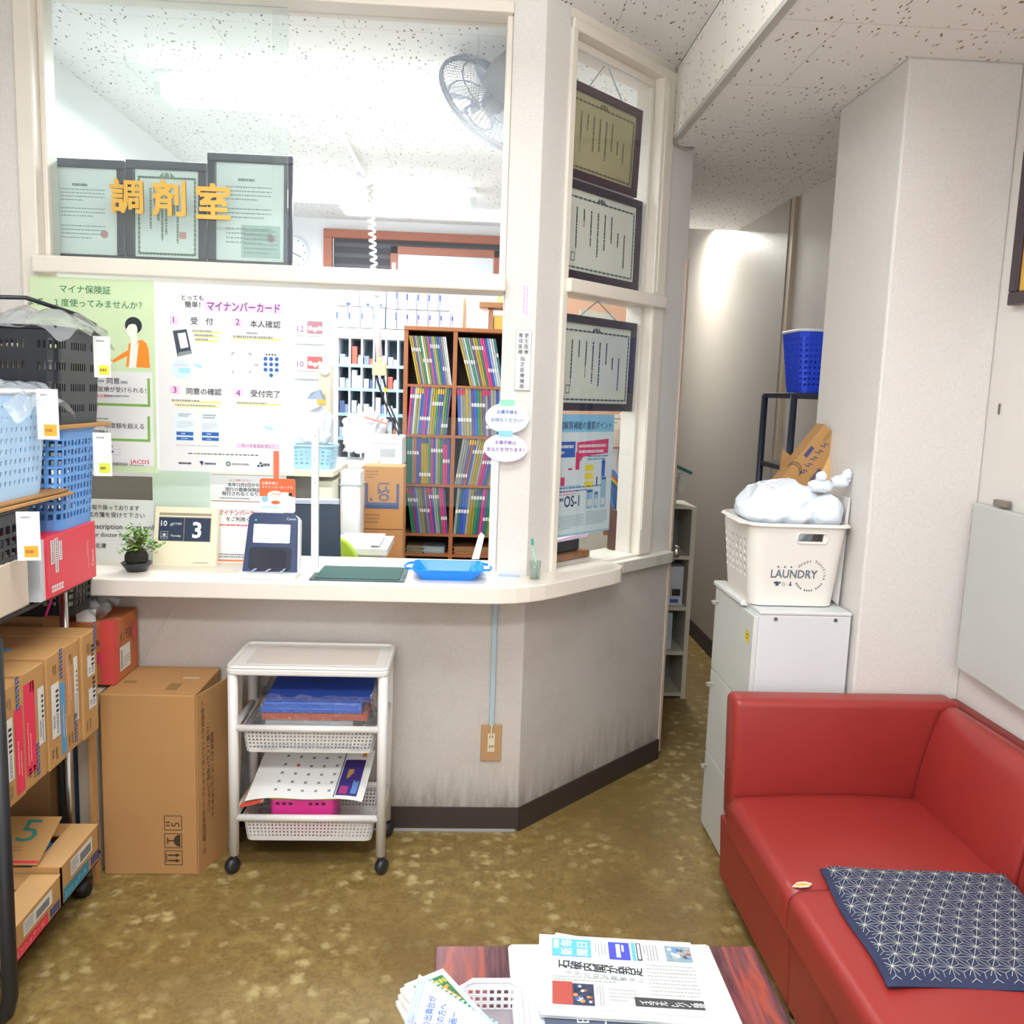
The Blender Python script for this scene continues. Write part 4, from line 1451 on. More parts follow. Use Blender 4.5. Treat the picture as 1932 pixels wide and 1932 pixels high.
def hang_tag(label, p, w, h, colr, lean=0.0, seed=1, group='price tags hung on the baskets'):
    t = thing('paper_tag', p, label, 'tag', group)
    F = fr(p, (1, 0.22, 0), (lean, -0.05, 1))
    mb = MB(F)
    mb.box((0, 0, -0.0012), (w, h, 0), PAPER)
    build(mb, 'card', t)
    mb = MB(F)
    mb.rect(0.30*w, 0.07*h, 0.90*w, 0.30*h, mat(colr, 0.5, vary=0.02), 0.0006)
    mb.scrib(0.36*w, 0.12*h, 0.84*w, 0.25*h, 1, mat('a5652a', 0.6, vary=0), 0.001, seed, 0.5)
    build(mb, 'sticker', t)
    mb = MB(F)
    mb.scrib(0.2*w, 0.84*h, 0.75*w, 0.93*h, 1, INK_SOFT, 0.0006, seed+1, 0.4)
    build(mb, 'handwriting', t)


FILM = clear('thin_plastic_film', 'f6f8fa', 1.0, haze=0.30, hazecol='eef3f8', rough=0.12, bump=0.5, scale=26)
BLKP = mat('15181f', 0.38, vary=0.05)
LBLU = mat('a9cdee', 0.4, vary=0.03)
MBLU = mat('5f97db', 0.4, vary=0.04)

# far stack: red box, blue basket, cardboard, black basket
t = thing('toner_box', (-1.2, 2.31, 0.953), 'red box with white barcode slips under the blue basket', 'box')
REDB = mat('d6283f', 0.4, vary=0.03)
mb = MB()
mb.box((-1.38, 2.165, 0.955), (-1.03, 2.450, 1.112), REDB)
build(mb, 'box_body', t, bevel=0.002)
mb = MB()
mb.box((-1.38, 2.140, 0.955), (-1.035, 2.165, 1.108), mat('c6cad0', 0.5, vary=0.03))
build(mb, 'grey_end', t)
mb = MB(side(2.165, 0.955))
for (a, b, c, d) in ((0.022, 0.085, 0.040, 0.145), (0.044, 0.060, 0.062, 0.148), (0.066, 0.088, 0.082, 0.138)):
    mb.rect(a, b, c, d, PAPER, 0.0006)
    for q in range(int((d-b)/0.005)):
        mb.rect(a+0.004, b+0.004+q*0.005, c-0.004, b+0.0062+q*0.005, INK, 0.001)
build(mb, 'barcode_slips', t)
mb = MB(side(2.165, 0.955))
for q in range(5):
    mb.rect(0.022+q*0.013, 0.013, 0.032+q*0.013, 0.030, PAPER, 0.0006)
    mb.rect(0.025+q*0.013, 0.018, 0.029+q*0.013, 0.025, REDB, 0.001)
mb.text('Canon', 0.268, 0.035, 0.018, PAPER, 0.0006, 0.01, 'l', None, PI/2)
mb.scrib(0.225, 0.035, 0.238, 0.110, 2, mat('f3b6bd', 0.6, vary=0), 0.0006, 5, 0.4, vert=True)
build(mb, 'handling_symbols', t)
basket('plastic_basket', 'mid blue plastic basket on the red box', -1.36, -1.028, 2.245, 2.482, 1.113, 1.372, MBLU, 11, 0.0215, 0.62, 0.62, 0.012, 0.035)
mb = MB()
mb.box((-1.40, 2.20, 1.374), (-1.015, 2.545, 1.385), KRAFT)
tag(build(mb, 'cardboard_sheet', bevel=0.002), 'flat cardboard sheet between the blue basket and the black basket', 'cardboard')
bb = basket('plastic_basket', 'black slotted plastic basket on top of the far stack', -1.42, -1.022, 2.235, 2.51, 1.386, 1.625, BLKP, 9, 0.0135, 0.45, 0.72, 0.010, 0.022, group=None,
            tall=lambda i, j: j in (1, 3, 5, 7) and i % 9 not in (0, 8))
mb = MB()
mb.tube([(-1.44, 2.25, 1.645), (-1.20, 2.26, 1.695), (-1.12, 2.30, 1.700), (-1.05, 2.42, 1.672), (-1.03, 2.49, 1.650)], 0.006, BLKP, 6)
build(mb, 'carry_handle', bb, smooth=True)
for k in range(5):
    mb = MB()
    mb.box((-1.40+k*0.075, 2.26, 1.395), (-1.34+k*0.075, 2.48, 1.56+0.012*(k % 3)), mat(('b49a78', 'c9b08c', '9d9688', 'bcaa90', 'd6d2ca')[k], 0.5))
    tag(build(mb, 'medicine_packet', bevel=0.004), '%s packet from the left inside the black slotted basket' % ORD[k], 'packet', 'packets in the black basket')
o = film('plastic_film', None, -1.24, -0.985, 2.22, 2.52, 1.672, FILM, 3, 0.010, 0.05)
tag(o, 'clear plastic film draped over the black basket', 'plastic film')

# near stack: black basket, cardboard, light blue basket
basket('plastic_basket', 'black basket with square openings under the cardboard sheet', -1.40, -1.028, 1.83, 2.105, 0.955, 1.200, BLKP, 9, 0.030, 0.72, 0.66, 0.010, 0.030)
for k in range(4):
    mb = MB()
    mb.box((-1.38+k*0.09, 1.87, 0.965), (-1.30+k*0.09, 2.075, 1.06+0.025*(k % 2)), mat(('d8d2c6', 'b05a3a', 'e6e4de', 'c7b8a6')[k], 0.5))
    tag(build(mb, 'medicine_packet', bevel=0.004), '%s packet inside the black square-holed basket' % ('beige', 'rust brown', 'white', 'tan')[k], 'packet', 'packets in the square-holed basket')
mb = MB()
mb.box((-1.42, 1.83, 1.206), (-1.012, 2.285, 1.214), KRAFT)
mb.box((-1.42, 1.83, 1.2155), (-1.018, 2.270, 1.223), KRAFT_D)
tag(build(mb, 'cardboard_sheet', bevel=0.002), 'doubled cardboard sheet under the light blue basket', 'cardboard')
basket('plastic_basket', 'light blue plastic basket with white rim on the near stack', -1.40, -1.024, 1.84, 2.215, 1.224, 1.468, LBLU, 10, 0.0235, 0.42, 0.45, 0.016, 0.045, rim=mat('eef2f6', 0.35),
       skip=lambda i, j: i % 1 == 0)
for k in range(3):
    mb = MB()
    mb.box((-1.36+k*0.10, 1.90, 1.232), (-1.28+k*0.10, 2.15, 1.40), mat(('e9e7e2', 'cfd4da', 'e2dccf')[k], 0.5))
    tag(build(mb, 'medicine_packet', bevel=0.004), '%s pale packet from the wall inside the light blue basket' % ORD[k], 'packet', 'packets in the light blue basket')
o = film('plastic_film', None, -1.20, -0.985, 1.98, 2.255, 1.487, FILM, 5, 0.010, 0.05)
tag(o, 'clear plastic film over the rim of the light blue basket', 'plastic film')

hang_tag('white tag with lime sticker on the black slotted basket', (-1.012, 2.43, 1.508), 0.042, 0.110, 'd9ec3a', -0.05, 5)
hang_tag('white tag with orange sticker on the light blue basket', (-1.008, 2.10, 1.358), 0.046, 0.118, 'f6a12c', -0.10, 7)
hang_tag('white tag with lime sticker on the mid blue basket', (-1.008, 2.40, 1.243), 0.046, 0.118, 'd4ec46', -0.05, 9)
hang_tag('white tag with orange sticker on the black square-holed basket', (-1.008, 1.985, 1.090), 0.048, 0.112, 'f6a12c', -0.20, 11)

# things behind the rack
basket('plastic_basket', 'dark basket with wide openings behind the chrome post', -1.42, -1.115, 2.495, 2.635, 0.826, 0.955, mat('1d1b17', 0.5), 6, 0.026, 0.55, 0.62, 0.006, 0.02)
for k, (hx, nm) in enumerate((('d8c53e', 'yellow'), ('9bb36a', 'green'), ('c9c6ba', 'pale grey'), ('b5c48a', 'light green'), ('d6cfb8', 'beige'))):
    mb = MB()
    mb.box((-1.405+k*0.056, 2.51, 0.832), (-1.357+k*0.056, 2.62, 0.905+0.012*(k % 2)), mat(hx, 0.5))
    tag(build(mb, 'medicine_packet', bevel=0.003), '%s packet inside the dark basket behind the post' % nm, 'packet', 'packets in the dark basket')
for (a, b, lab) in ((0.0, 0.41, 'tall plain brown carton on the floor behind the rack'), (0.412, 0.82, 'upper brown carton behind the rack, carrying the dark basket')):
    mb = MB()
    mb.box((-1.45, 2.50, a), (-1.205, 2.80, b), KRAFT_D)
    tag(build(mb, 'carton', bevel=0.003), lab, 'carton')
for (x0, x1, y, z0, z1, hx, nm, lab, cat) in ((-1.138, -1.092, 2.535, 0.10, 0.565, 'c3b5a0', 'panel_board', 'beige board standing upright beside the big carton', 'board'),
                                              (-1.166, -1.142, 2.545, 0.10, 0.56, '22354f', 'ring_binder', 'dark blue binder standing beside the beige board', 'binder'),
                                              (-1.195, -1.180, 2.535, 0.10, 0.66, '2b332a', 'ring_binder', 'dark green binder standing behind the rack', 'binder')):
    mb = MB()
    mb.box((x0, y, 0), (x1, y+0.25, z1), mat(hx, 0.6))
    tag(build(mb, nm, bevel=0.003), lab, cat)
mb = MB()
mb.hexa([(-1.090, 2.500, 0), (-1.078, 2.500, 0), (-1.078, 2.53, 0), (-1.090, 2.53, 0)], [(-1.090, 2.500, 0.50), (-1.083, 2.500, 0.50), (-1.083, 2.53, 0.50), (-1.090, 2.53, 0.50)], KRAFT)
tag(build(mb, 'cardboard_strip'), 'thin cardboard strip standing against the big carton', 'cardboard')
mb = MB()
mb.tube([(-1.19, 2.485, 0.83), (-1.175, 2.485, 0.87), (-1.160, 2.487, 0.93)], 0.004, mat('e83e9a', 0.4), 6)
tag(build(mb, 'pink_ribbon'), 'short pink ribbon hanging beside the chrome post', 'ribbon')

# ---------------------------------------------------------------- big carton with the red one on top
t = thing('moving_carton', (-0.93, 2.69, 0), 'large brown carton with handling symbols on the floor under the counter', 'carton')
mb = MB()
KR2 = mat('ad8150', 0.7, vary=0.05, scale=8)
mb.box((-1.075, 2.55, 0), (-0.795, 2.825, 0.574), KR2)
build(mb, 'box_body', t, bevel=0.003)
mb = MB()
a, b = Vector((-0.794, 2.549, 0)), Vector((-0.752, 2.70, 0.0))
mb.hexa([(-0.794, 2.551, 0.0), (-0.790, 2.550, 0.0), (-0.746, 2.700, 0.0), (-0.751, 2.701, 0.0)], [(-0.794, 2.551, 0.572), (-0.790, 2.550, 0.572), (-0.728, 2.790, 0.572), (-0.733, 2.791, 0.572)], KR2)
build(mb, 'end_flap', t)
mb = MB()
mb.hexa([(-0.752, 2.715, 0.0), (-0.712, 2.700, 0.0), (-0.710, 2.704, 0.0), (-0.750, 2.719, 0.0)], [(-0.745, 2.80, 0.56), (-0.715, 2.79, 0.56), (-0.713, 2.794, 0.56), (-0.743, 2.804, 0.56)], mat('a89c8c', 0.7))
build(mb, 'inner_flap', t)
CI = mat('3b2c1c', 0.7, vary=0)
for v, kind in ((0.145, 'stack'), (0.0875, 'glass'), (0.032, 'arrows')):
    mb = MB(front(-1.075, 0, 2.5494))
    mb.outline(0.182, v, 0.236, v+0.048, 0.0022, CI)
    if kind == 'stack':
        mb.rect(0.187, v+0.014, 0.199, v+0.018, CI)
        mb.rect(0.187, v+0.024, 0.199, v+0.028, CI)
        mb.text('5', 0.228, v+0.012, 0.036, CI, 0, 0, 'l', None, PI/2)
    elif kind == 'glass':
        mb.disc(0.230, v+0.024, 0.020, CI, 0, 14, None, PI/2, 1.5*PI)
        mb.rect(0.194, v+0.022, 0.212, v+0.026, CI)
        mb.rect(0.190, v+0.014, 0.194, v+0.034, CI)
    else:
        for q in (0.012, 0.030):
            mb.rect(0.192, v+q, 0.216, v+q+0.005, CI)
            mb.poly([(0.216, v+q-0.004), (0.230, v+q+0.0025), (0.216, v+q+0.009)], CI)
        mb.rect(0.186, v+0.010, 0.189, v+0.038, CI)
    build(mb, 'handling_symbol', t)
mb = MB(fr((-0.7895, 2.550, 0), (0.062, 0.240, 0), (0, 0, 1)))
for u, s, v, h in ((0.030, '「使用済みインクリボンカセット」「分包紙芯管」は', 0.545, 0.0205), (0.058, 'この箱に入れて返送して下さい', 0.47, 0.021), (0.080, '使用済みインクリボンカセット', 0.43, 0.020)):
    mb.vtext(s, u, v, h, CI, 0.0006, 0.0, 1.0)
build(mb, 'lettering', t)
mb = MB()
mb.box((-1.045, 2.655, 0.5745), (-1.01, 2.675, 0.5752), mat('8a6a3c', 0.7))
mb.box((-0.90, 2.60, 0.5745), (-0.865, 2.655, 0.5752), mat('8a6a3c', 0.7))
mb.box((-0.88, 2.70, 0.5745), (-0.83, 2.715, 0.5752), mat('b9ad98', 0.5))
build(mb, 'top_marks', t)

t = thing('drink_carton', (-1.16, 2.72, 0.576), 'orange and red carton lettered in black on the big carton', 'carton')
mb = MB()
mb.box((-1.20, 2.625, 0.576), (-1.060, 2.825, 0.772), mat('b46a3c', 0.65, vary=0.06, scale=10))
build(mb, 'box_body', t, bevel=0.003)
mb = MB()
RO = mat('cf4a44', 0.6, vary=0.05)
mb.box((-1.100, 2.6243, 0.577), (-1.0593, 2.660, 0.7725), RO)
build(mb, 'red_corner', t)
mb = MB(side(2.625, 0.576, -1.0588))
mb.text('イノラス', 0.046, 0.120, 0.040, CI, 0.0006, 0.01, 'l', 0.085)
mb.disc(0.165, 0.125, 0.022, mat('c9514e', 0.6), 0.0006, 18, 0.030)
mb.rect(0.042, 0.028, 0.125, 0.105, mat('d9d8d2', 0.5), 0.0006)
for q in range(10):
    mb.rect(0.050, 0.036+q*0.006, 0.062, 0.039+q*0.006, INK, 0.001)
mb.scrib(0.072, 0.034, 0.118, 0.070, 4, INK_SOFT, 0.001, 6, 0.4)
build(mb, 'side_print', t)
mb = MB(front(-1.20, 0.576, 2.6238))
mb.disc(0.085, 0.085, 0.022, mat('d03a5a', 0.6), 0, 18)
mb.text('栄養', 0.062, 0.125, 0.020, CI, 0, 0.0)
build(mb, 'front_print', t)
t = thing('plastic_bag', (-1.13, 2.72, 0.772), 'crumpled clear plastic bag on the orange carton under the counter', 'bag')
mb = MB(Matrix.Translation((-1.135, 2.66, 0.776)))
rg = random.Random(9)


def bagfn(u, v):
    a = 2*PI*u
    r = 0.045*math.sin(PI*min(0.98, 0.12+v*0.86))*(1+0.25*math.sin(5*a+3*v))
    return (r*math.cos(a)*1.0+0.01*v, r*math.sin(a)*0.8, 0.062*(1-v)+0.008*math.sin(7*a))


BAGM = clear('clear_bag', 'eef2f4', 1.4, haze=0.25, hazecol='cfd4d6', rough=0.10, bump=0.6, scale=30)
mb.surf(bagfn, 22, 10, BAGM)
mb.tube([(0.02, 0, 0.06), (0.05, 0.01, 0.066), (0.075, 0.02, 0.050)], [0.016, 0.010, 0.020], BAGM, 8)
build(mb, 'film', t, smooth=True, weld=True)
mb = MB()
mb.box((-1.17, 2.63, 0.7725), (-1.115, 2.637, 0.81), PAPER)
tag(build(mb, 'white_paper'), 'white folded paper behind the clear bag on the orange carton', 'paper')

# ---------------------------------------------------------------- trolley
t = thing('storage_trolley', (-0.46, 2.68, 0), 'white plastic three-tier trolley on black casters under the counter', 'trolley')
TW = mat('dddbd8', 0.38, vary=0.02)
xl, xr, yf, yb = -0.686, -0.236, 2.562, 2.795
for (x, y) in ((xl, yf), (xr, yf), (xl+0.004, yb), (xr-0.004, yb)):
    mb = MB()
    mb.tube([(x, y, 0.062), (x, y, 0.655)], 0.0155, TW, 12)
    lg = build(mb, 'leg', t, smooth=True)
    mb = MB()
    mb.lathe([(0.006, -0.014), (0.022, -0.012), (0.025, 0), (0.022, 0.012), (0.006, 0.014)], mat('22252b', 0.35), 16, Matrix.Translation((x-0.006 if x < -0.4 else x+0.004, y, 0.026)) @ Matrix.Rotation(PI/2, 4, 'Y') @ Matrix.Rotation(0.5, 4, 'X'))
    mb.tube([(x, y, 0.030), (x, y, 0.066)], 0.008, mat('22252b', 0.35), 8)
    build(mb, 'caster', t, smooth=True)
mb = MB()
mb.prism(rrect(xl-0.018, yf-0.018, xr+0.018, yb+0.018, 0.02), 0.640, 0.662, TW)
o = build(mb, 'top_tray', t, bevel=0.006)
mb = MB()
P_ = rrect(xl-0.012, yf-0.012, xr+0.012, yb+0.012, 0.02)
mb.tube([(p[0], p[1], 0.664) for p in P_], 0.0065, TW, 6, closed=True)
mb.prism(rrect(xl+0.03, yf+0.03, xr-0.03, yb-0.02, 0.012), 0.662, 0.664, mat('cfc7bf', 0.45))
build(mb, 'top_rim', t, smooth=False)
for z in (0.470, 0.182):
    mb = MB()
    for (p, q) in (((xl, yf), (xr, yf)), ((xl+0.004, yb), (xr-0.004, yb)), ((xl, yf), (xl+0.004, yb)), ((xr, yf), (xr-0.004, yb))):
        mb.tube([(p[0], p[1], z), (q[0], q[1], z)], 0.0115, TW, 8)
    build(mb, 'tier_rail', t, smooth=True)
    W, D, H = 0.405, 0.225, 0.082
    cx, cy = (xl+xr)/2, (yf+yb)/2+0.004

    def tier(u, v, z=z):
        k = 1-v
        x, y = around(W-0.02*k, D-0.02*k, 0.018, u)
        return (cx+x, cy+y, z-H+H*v)
    mb = MB()
    mb.surf(tier, 104, 7, TW, hole=lambda i, j: 1 <= j < 6, hu=0.5, hv=0.5)
    mb.add([tier(i/104, 0) for i in range(104)], [tuple(range(103, -1, -1))], TW)
    build(mb, 'tier_basket', t, solid=0.0025, weld=True)

# trolley contents
z0 = 0.392
mb = MB()
mb.box((-0.60, 2.60, z0), (-0.33, 2.76, 0.486), mat('dcdad6', 0.5))
tag(build(mb, 'paper_stack', bevel=0.003), 'white paper packs under the orange folders on the trolley', 'paper stack')
mb = MB()
mb.box((-0.605, 2.59, 0.488), (-0.285, 2.765, 0.508), mat('b8573a', 0.4, vary=0.08))
mb.box((-0.30, 2.70, 0.488), (-0.275, 2.77, 0.56), mat('a8563f', 0.4))
tag(build(mb, 'orange_folders'), 'orange folders under the blue ones on the upper trolley tier', 'folders')
for k in range(4):
    mb = MB()
    mb.box((-0.612+0.004*k, 2.592, 0.510+k*0.0085), (-0.304, 2.765, 0.5175+k*0.0085), mat('2f62c4' if k % 2 == 0 else '3a74da', 0.25, vary=0.05))
    tag(build(mb, 'blue_folder'), 'blue plastic folder, %s from the bottom of the bagged pile' % ORD[k], 'folder', 'bagged blue folders on the trolley')
mb = MB()
mb.hexa([(-0.60, 2.60, 0.545), (-0.275, 2.60, 0.545), (-0.275, 2.765, 0.545), (-0.585, 2.765, 0.545)], [(-0.60, 2.60, 0.549), (-0.275, 2.60, 0.549), (-0.275, 2.765, 0.590), (-0.585, 2.765, 0.590)], mat('3250a8', 0.3))
tag(build(mb, 'blue_folder'), 'blue plastic folder lying tilted on top of the bagged pile', 'folder', 'bagged blue folders on the trolley')


def wrapfn(u, v):
    x, y = around(0.40-0.06*v, 0.215-0.03*v, 0.03, u)
    w = 0.004*math.sin(37*u*2*PI/3+9*v)+0.003*math.sin(61*u+17*v)
    return (-0.445+x*(1+w), 2.682+y*(1+w), 0.400+0.165*v+(0.02*math.sin(v*PI))+w)


mb = MB()
mb.surf(wrapfn, 60, 8, FILM if False else clear('folder_wrap', 'f4f6fa', 1.6, haze=0.05, hazecol='dfe6ee', rough=0.05, bump=0.9, scale=45))
tag(build(mb, 'plastic_wrap', smooth=True, weld=True), 'shiny clear plastic bag around the blue folders on the trolley', 'bag')

t = thing('pink_basket', (-0.48, 2.66, 0.104), 'pink basket with dark slots under the calendar on the trolley', 'basket')
mb = MB()
mb.prism(rrect(-0.585, 2.60, -0.385, 2.74, 0.015), 0.108, 0.224, mat('d3388c', 0.4))
build(mb, 'body', t, bevel=0.004)
mb = MB(front(-0.585, 0.108, 2.5994))
for q in (0.018, 0.038, 0.058, 0.120, 0.140, 0.160):
    mb.rect(q, 0.098, q+0.011, 0.106, mat('3a1430', 0.6))
build(mb, 'slots', t)
mb = MB()
mb.prism(rrect(-0.592, 2.597, -0.378, 2.745, 0.015), 0.225, 0.230, mat('c9b53e', 0.5))
build(mb, 'yellow_lid', t)

t = thing('wall_calendar', (-0.48, 2.68, 0.23), 'white calendar sheet with a night photograph lying on the lower trolley tier', 'calendar')


def calfn(u, v):
    x = -0.660+0.362*u+0.02*v
    y = 2.585+0.20*v
    z = 0.236+0.070*v**1.2-0.012*(2*u-1)**2*(1-v)+0.004*math.sin(9*u)
    return (x, y, z)


def on_cal(m, u0, v0, u1, v1, lift=0.0012, mb=None, n=4):
    for i in range(n):
        a, b = u0+(u1-u0)*i/n, u0+(u1-u0)*(i+1)/n
        P4 = [calfn(a, v0), calfn(b, v0), calfn(b, v1), calfn(a, v1)]
        mb.add([(p[0], p[1]-lift*0.3, p[2]+lift) for p in P4], [(0, 1, 2, 3)], m)


mb = MB()
mb.surf(calfn, 16, 8, PAPER)
build(mb, 'sheet', t, smooth=True, weld=True)
mb = MB()
for r_ in range(5):
    for c_ in range(5):
        u = 0.22+c_*0.115
        v = 0.16+r_*0.17
        on_cal(INK_SOFT if (r_, c_) != (3, 1) else RED, u, v, u+0.025, v+0.045, 0.0012, mb, 1)
build(mb, 'day_numbers', t)
mb = MB()
for (u0, v0, u1, v1, hx) in ((0.76, 0.08, 0.94, 0.80, '3c2f7a'), (0.78, 0.10, 0.85, 0.28, 'a23a78'), (0.81, 0.30, 0.86, 0.60, 'b08a4e'), (0.88, 0.12, 0.93, 0.45, '5f87c4'), (0.745, 0.02, 0.752, 0.98, '22325e'), (0.90, 0.85, 0.935, 0.96, 'e08a2a')):
    on_cal(mat(hx, 0.4, vary=0.15, scale=60), u0, v0, u1, v1, 0.0030 if hx != '3c2f7a' else 0.0012, mb, 3)
build(mb, 'night_photograph', t)
mb = MB()
mb.hexa([(-0.672, 2.578, 0.205), (-0.600, 2.578, 0.225), (-0.585, 2.79, 0.275), (-0.655, 2.79, 0.26)], [(-0.672, 2.578, 0.209), (-0.600, 2.578, 0.229), (-0.585, 2.79, 0.279), (-0.655, 2.79, 0.264)], mat('a5876a', 0.4, vary=0.5, scale=50))
mb.hexa([(-0.672, 2.576, 0.206), (-0.610, 2.576, 0.224), (-0.610, 2.59, 0.226), (-0.672, 2.59, 0.208)], [(-0.672, 2.576, 0.211), (-0.610, 2.576, 0.229), (-0.610, 2.59, 0.231), (-0.672, 2.59, 0.213)], mat('c94a3a', 0.5))
tag(build(mb, 'magazine'), 'colourful magazine edge sticking out left of the white calendar sheet', 'magazine')

# ---------------------------------------------------------------- outlet and cable duct
t = thing('wall_outlet', (0.108, 2.835, 0.255), 'tan wall outlet plate at the foot of the counter wall', 'outlet')
B_ = (0.0728, 0.2542, 0.1438, 0.3858)
mb = MB()
mb.box((B_[0], 2.8325, B_[1]), (B_[2], 2.8395, B_[3]), mat('b08a62', 0.5, vary=0.06, scale=60))
build(mb, 'plate', t, bevel=0.003)
mb = MB(front((B_[0]+B_[2])/2, (B_[1]+B_[3])/2, 2.8322))
IV = mat('d9cfb4', 0.45)
mb.box((-0.012, -0.030, 0), (0.012, 0.034, 0.002), IV)
for v in (0.018, -0.016):
    mb.rect(-0.006, v, -0.004, v+0.010, INK, 0.0024)
    mb.rect(0.004, v, 0.006, v+0.010, INK, 0.0024)
build(mb, 'socket', t)
mb = MB()
mb.tube([(0.109, 2.829, 0.385), (0.107, 2.826, 0.35), (0.109, 2.828, 0.332)], 0.003, IV, 6)
mb.box((0.101, 2.818, 0.318), (0.117, 2.831, 0.338), IV)
build(mb, 'plug', t)
mb = MB()
mb.box((0.099, 2.828, 0.382), (0.116, 2.8398, 0.848), mat('a6bac2', 0.45, vary=0.02))
tag(build(mb, 'cable_duct', bevel=0.002), 'pale blue cable duct running from the counter down to the outlet', 'cable duct')

mb = MB()
mb.tube([(-0.944, 2.836, 0.771), (-0.997, 2.836, 0.68), (-1.072, 2.836, 0.567)], 0.0022, mat('d5cdc4', 0.5), 6)
tag(build(mb, 'thin_cable'), 'thin pale cable running slantwise on the wall under the counter', 'cable')



# ---------------------------------------------------------------- filing cabinet
t = thing('drawer_cabinet', (1.02, 2.69, 0), 'tall pale grey cabinet with three flap doors beside the pillar', 'cabinet')
CABM = mat('d6dadb', 0.42, vary=0.02, scale=8)
mb = MB()
mb.box((0.885, 2.492, 0), (1.166, 2.900, 0.874), CABM)
build(mb, 'body', t, bevel=0.003)
mb = MB()
mb.box((0.862, 2.600, 0.874), (0.905, 2.905, 0.890), mat('e4e6e4', 0.35))
mb.box((0.885, 2.490, 0.874), (1.168, 2.902, 0.886), CABM)
build(mb, 'top_panel', t, bevel=0.004)
DOORC = mat('cfd2ce', 0.42, vary=0.02, scale=8)
for z0, z1 in ((0.012, 0.281), (0.285, 0.578), (0.582, 0.868)):
    mb = MB()
    mb.box((0.870, 2.496, z0), (0.885, 2.898, z1), DOORC)
    d = build(mb, 'door', t, bevel=0.002)
    mb = MB()
    mb.tube([(0.871, 2.868, z1-0.045), (0.850, 2.868, z1-0.045), (0.850, 2.846, z1-0.045)], 0.005, mat('a9a59c', 0.35, metal=0.4), 6)
    build(mb, 'handle', d)
for x in (0.935, 1.118):
    mb = MB(front(x, 0.862, 2.4918))
    mb.prism([(0.006*math.cos(PI*i/6), 0.006*math.sin(PI*i/6)) for i in range(12)], 0, 0.0015, mat('6f7376', 0.4, metal=0.6))
    build(mb, 'screw', t)
mb = MB(fr((0.8692, 2.56, 0.775), (0, -1, 0), (0, 0, 1)))
mb.rect(0, 0, 0.035, 0.036, mat('e6cf3a', 0.5, vary=0.1), 0)
mb.scrib(0.006, 0.008, 0.030, 0.030, 2, mat('8a7420', 0.6), 0.0006, 3, 0.4)
build(mb, 'yellow_sticker', t)

# ---------------------------------------------------------------- laundry basket
t = thing('laundry_basket', (1.01, 2.68, 0.89), 'white plastic laundry basket with LAUNDRY print on the grey cabinet', 'basket')
LBW = mat('e9e6de', 0.38, vary=0.015)
LW, LD, LH = 0.302, 0.315, 0.252
LC = (1.006, 2.685, 0.891)
NU, NV = 28, 10


def lbfn(u, v):
    k = 1-v
    x, y = around(LW-0.045*k, LD-0.05*k, 0.045-0.01*k, u)
    return (LC[0]+x, LC[1]+y, LC[2]+LH*v)


def lbhole(i, j):
    u = (i+0.5)/NU
    x, y = around(LW, LD, 0.045, u)
    if y < -LD/2+0.004 and j == 8 and 0.005 < x < 0.085:
        return 2
    if (x < -LW/2+0.004 or x > LW/2-0.004) and 3 <= j <= 7:
        return 1
    return 0


mb = MB()
for i in range(NU):
    for j in range(NV):
        h = lbhole(i, j)
        if h == 2:
            continue
        mb.surf(lambda a, b, i=i, j=j: lbfn((i+a)/NU, (j+b)/NV), 1 if h else 4, 1, LBW, hole=(lambda p, q: h == 1), hu=0.50, hv=0.80, rnd=True)
mb.add([lbfn(i/112, 0) for i in range(112)], [tuple(range(111, -1, -1))], LBW)
build(mb, 'body', t, solid=0.004, weld=True)
mb = MB()
mb.surf(lambda u, v: tuple(Vector(lbfn(u, 1))+Vector(((lbfn(u, 1)[0]-LC[0])*0.075*v, (lbfn(u, 1)[1]-LC[1])*0.075*v, 0.004*math.sin(PI*v)-0.006*v))), 60, 3, LBW)
build(mb, 'rim', t, solid=0.004, weld=True)
mb = MB(fr((LC[0]-LW/2+0.001, LC[1]-0.02, LC[2]+LH-0.001), (0, -1, 0), (-1, 0, 0.12)))
mb.prism(rrect(-0.01, 0.0, 0.13, 0.040, 0.012), -0.003, 0.004, LBW)
build(mb, 'side_handle', t, bevel=0.002)
FB = fr((LC[0], LC[1]-LD/2+0.025-0.0022, LC[2]), (1, 0, 0), (0, -0.0992, 1))
mb = MB(FB)
mb.tube([(p[0], p[1], 0.001) for p in rrect(-0.010, 0.198, 0.082, 0.230, 0.010)], 0.0035, LBW, 6, closed=True)
build(mb, 'handle_rim', t, smooth=True)
mb = MB(FB)
GRY = mat('6b7782', 0.5, vary=0)
MBL = mat('3c5060', 0.5, vary=0)
tx(mb, 'LAUNDRY', (-0.078, 0.088, 0.142), GRY, 0.0004, 0.035, 1.15)
for k in range(3):
    mb.disc(-0.058+k*0.020, 0.122, 0.0028, MBL, 0.0004, 12)
mi = MB(FB @ Matrix.Translation((-0.028, 0, 0)))
mi.poly([(-0.034, 0.076), (-0.026, 0.076), (-0.024, 0.073), (-0.020, 0.076), (-0.016, 0.072), (-0.020, 0.068), (-0.023, 0.070), (-0.023, 0.062), (-0.033, 0.062), (-0.033, 0.070), (-0.036, 0.068), (-0.040, 0.072)], MBL, 0.0004)
mi.line([(-0.008, 0.075), (-0.013, 0.066), (-0.008, 0.062), (-0.003, 0.066), (-0.008, 0.075)], 0.001, MBL, 0.0004)
mi.poly([(0.008, 0.063), (0.018, 0.063), (0.015, 0.069), (0.0145, 0.076), (0.0115, 0.076), (0.011, 0.069)], MBL, 0.0004)
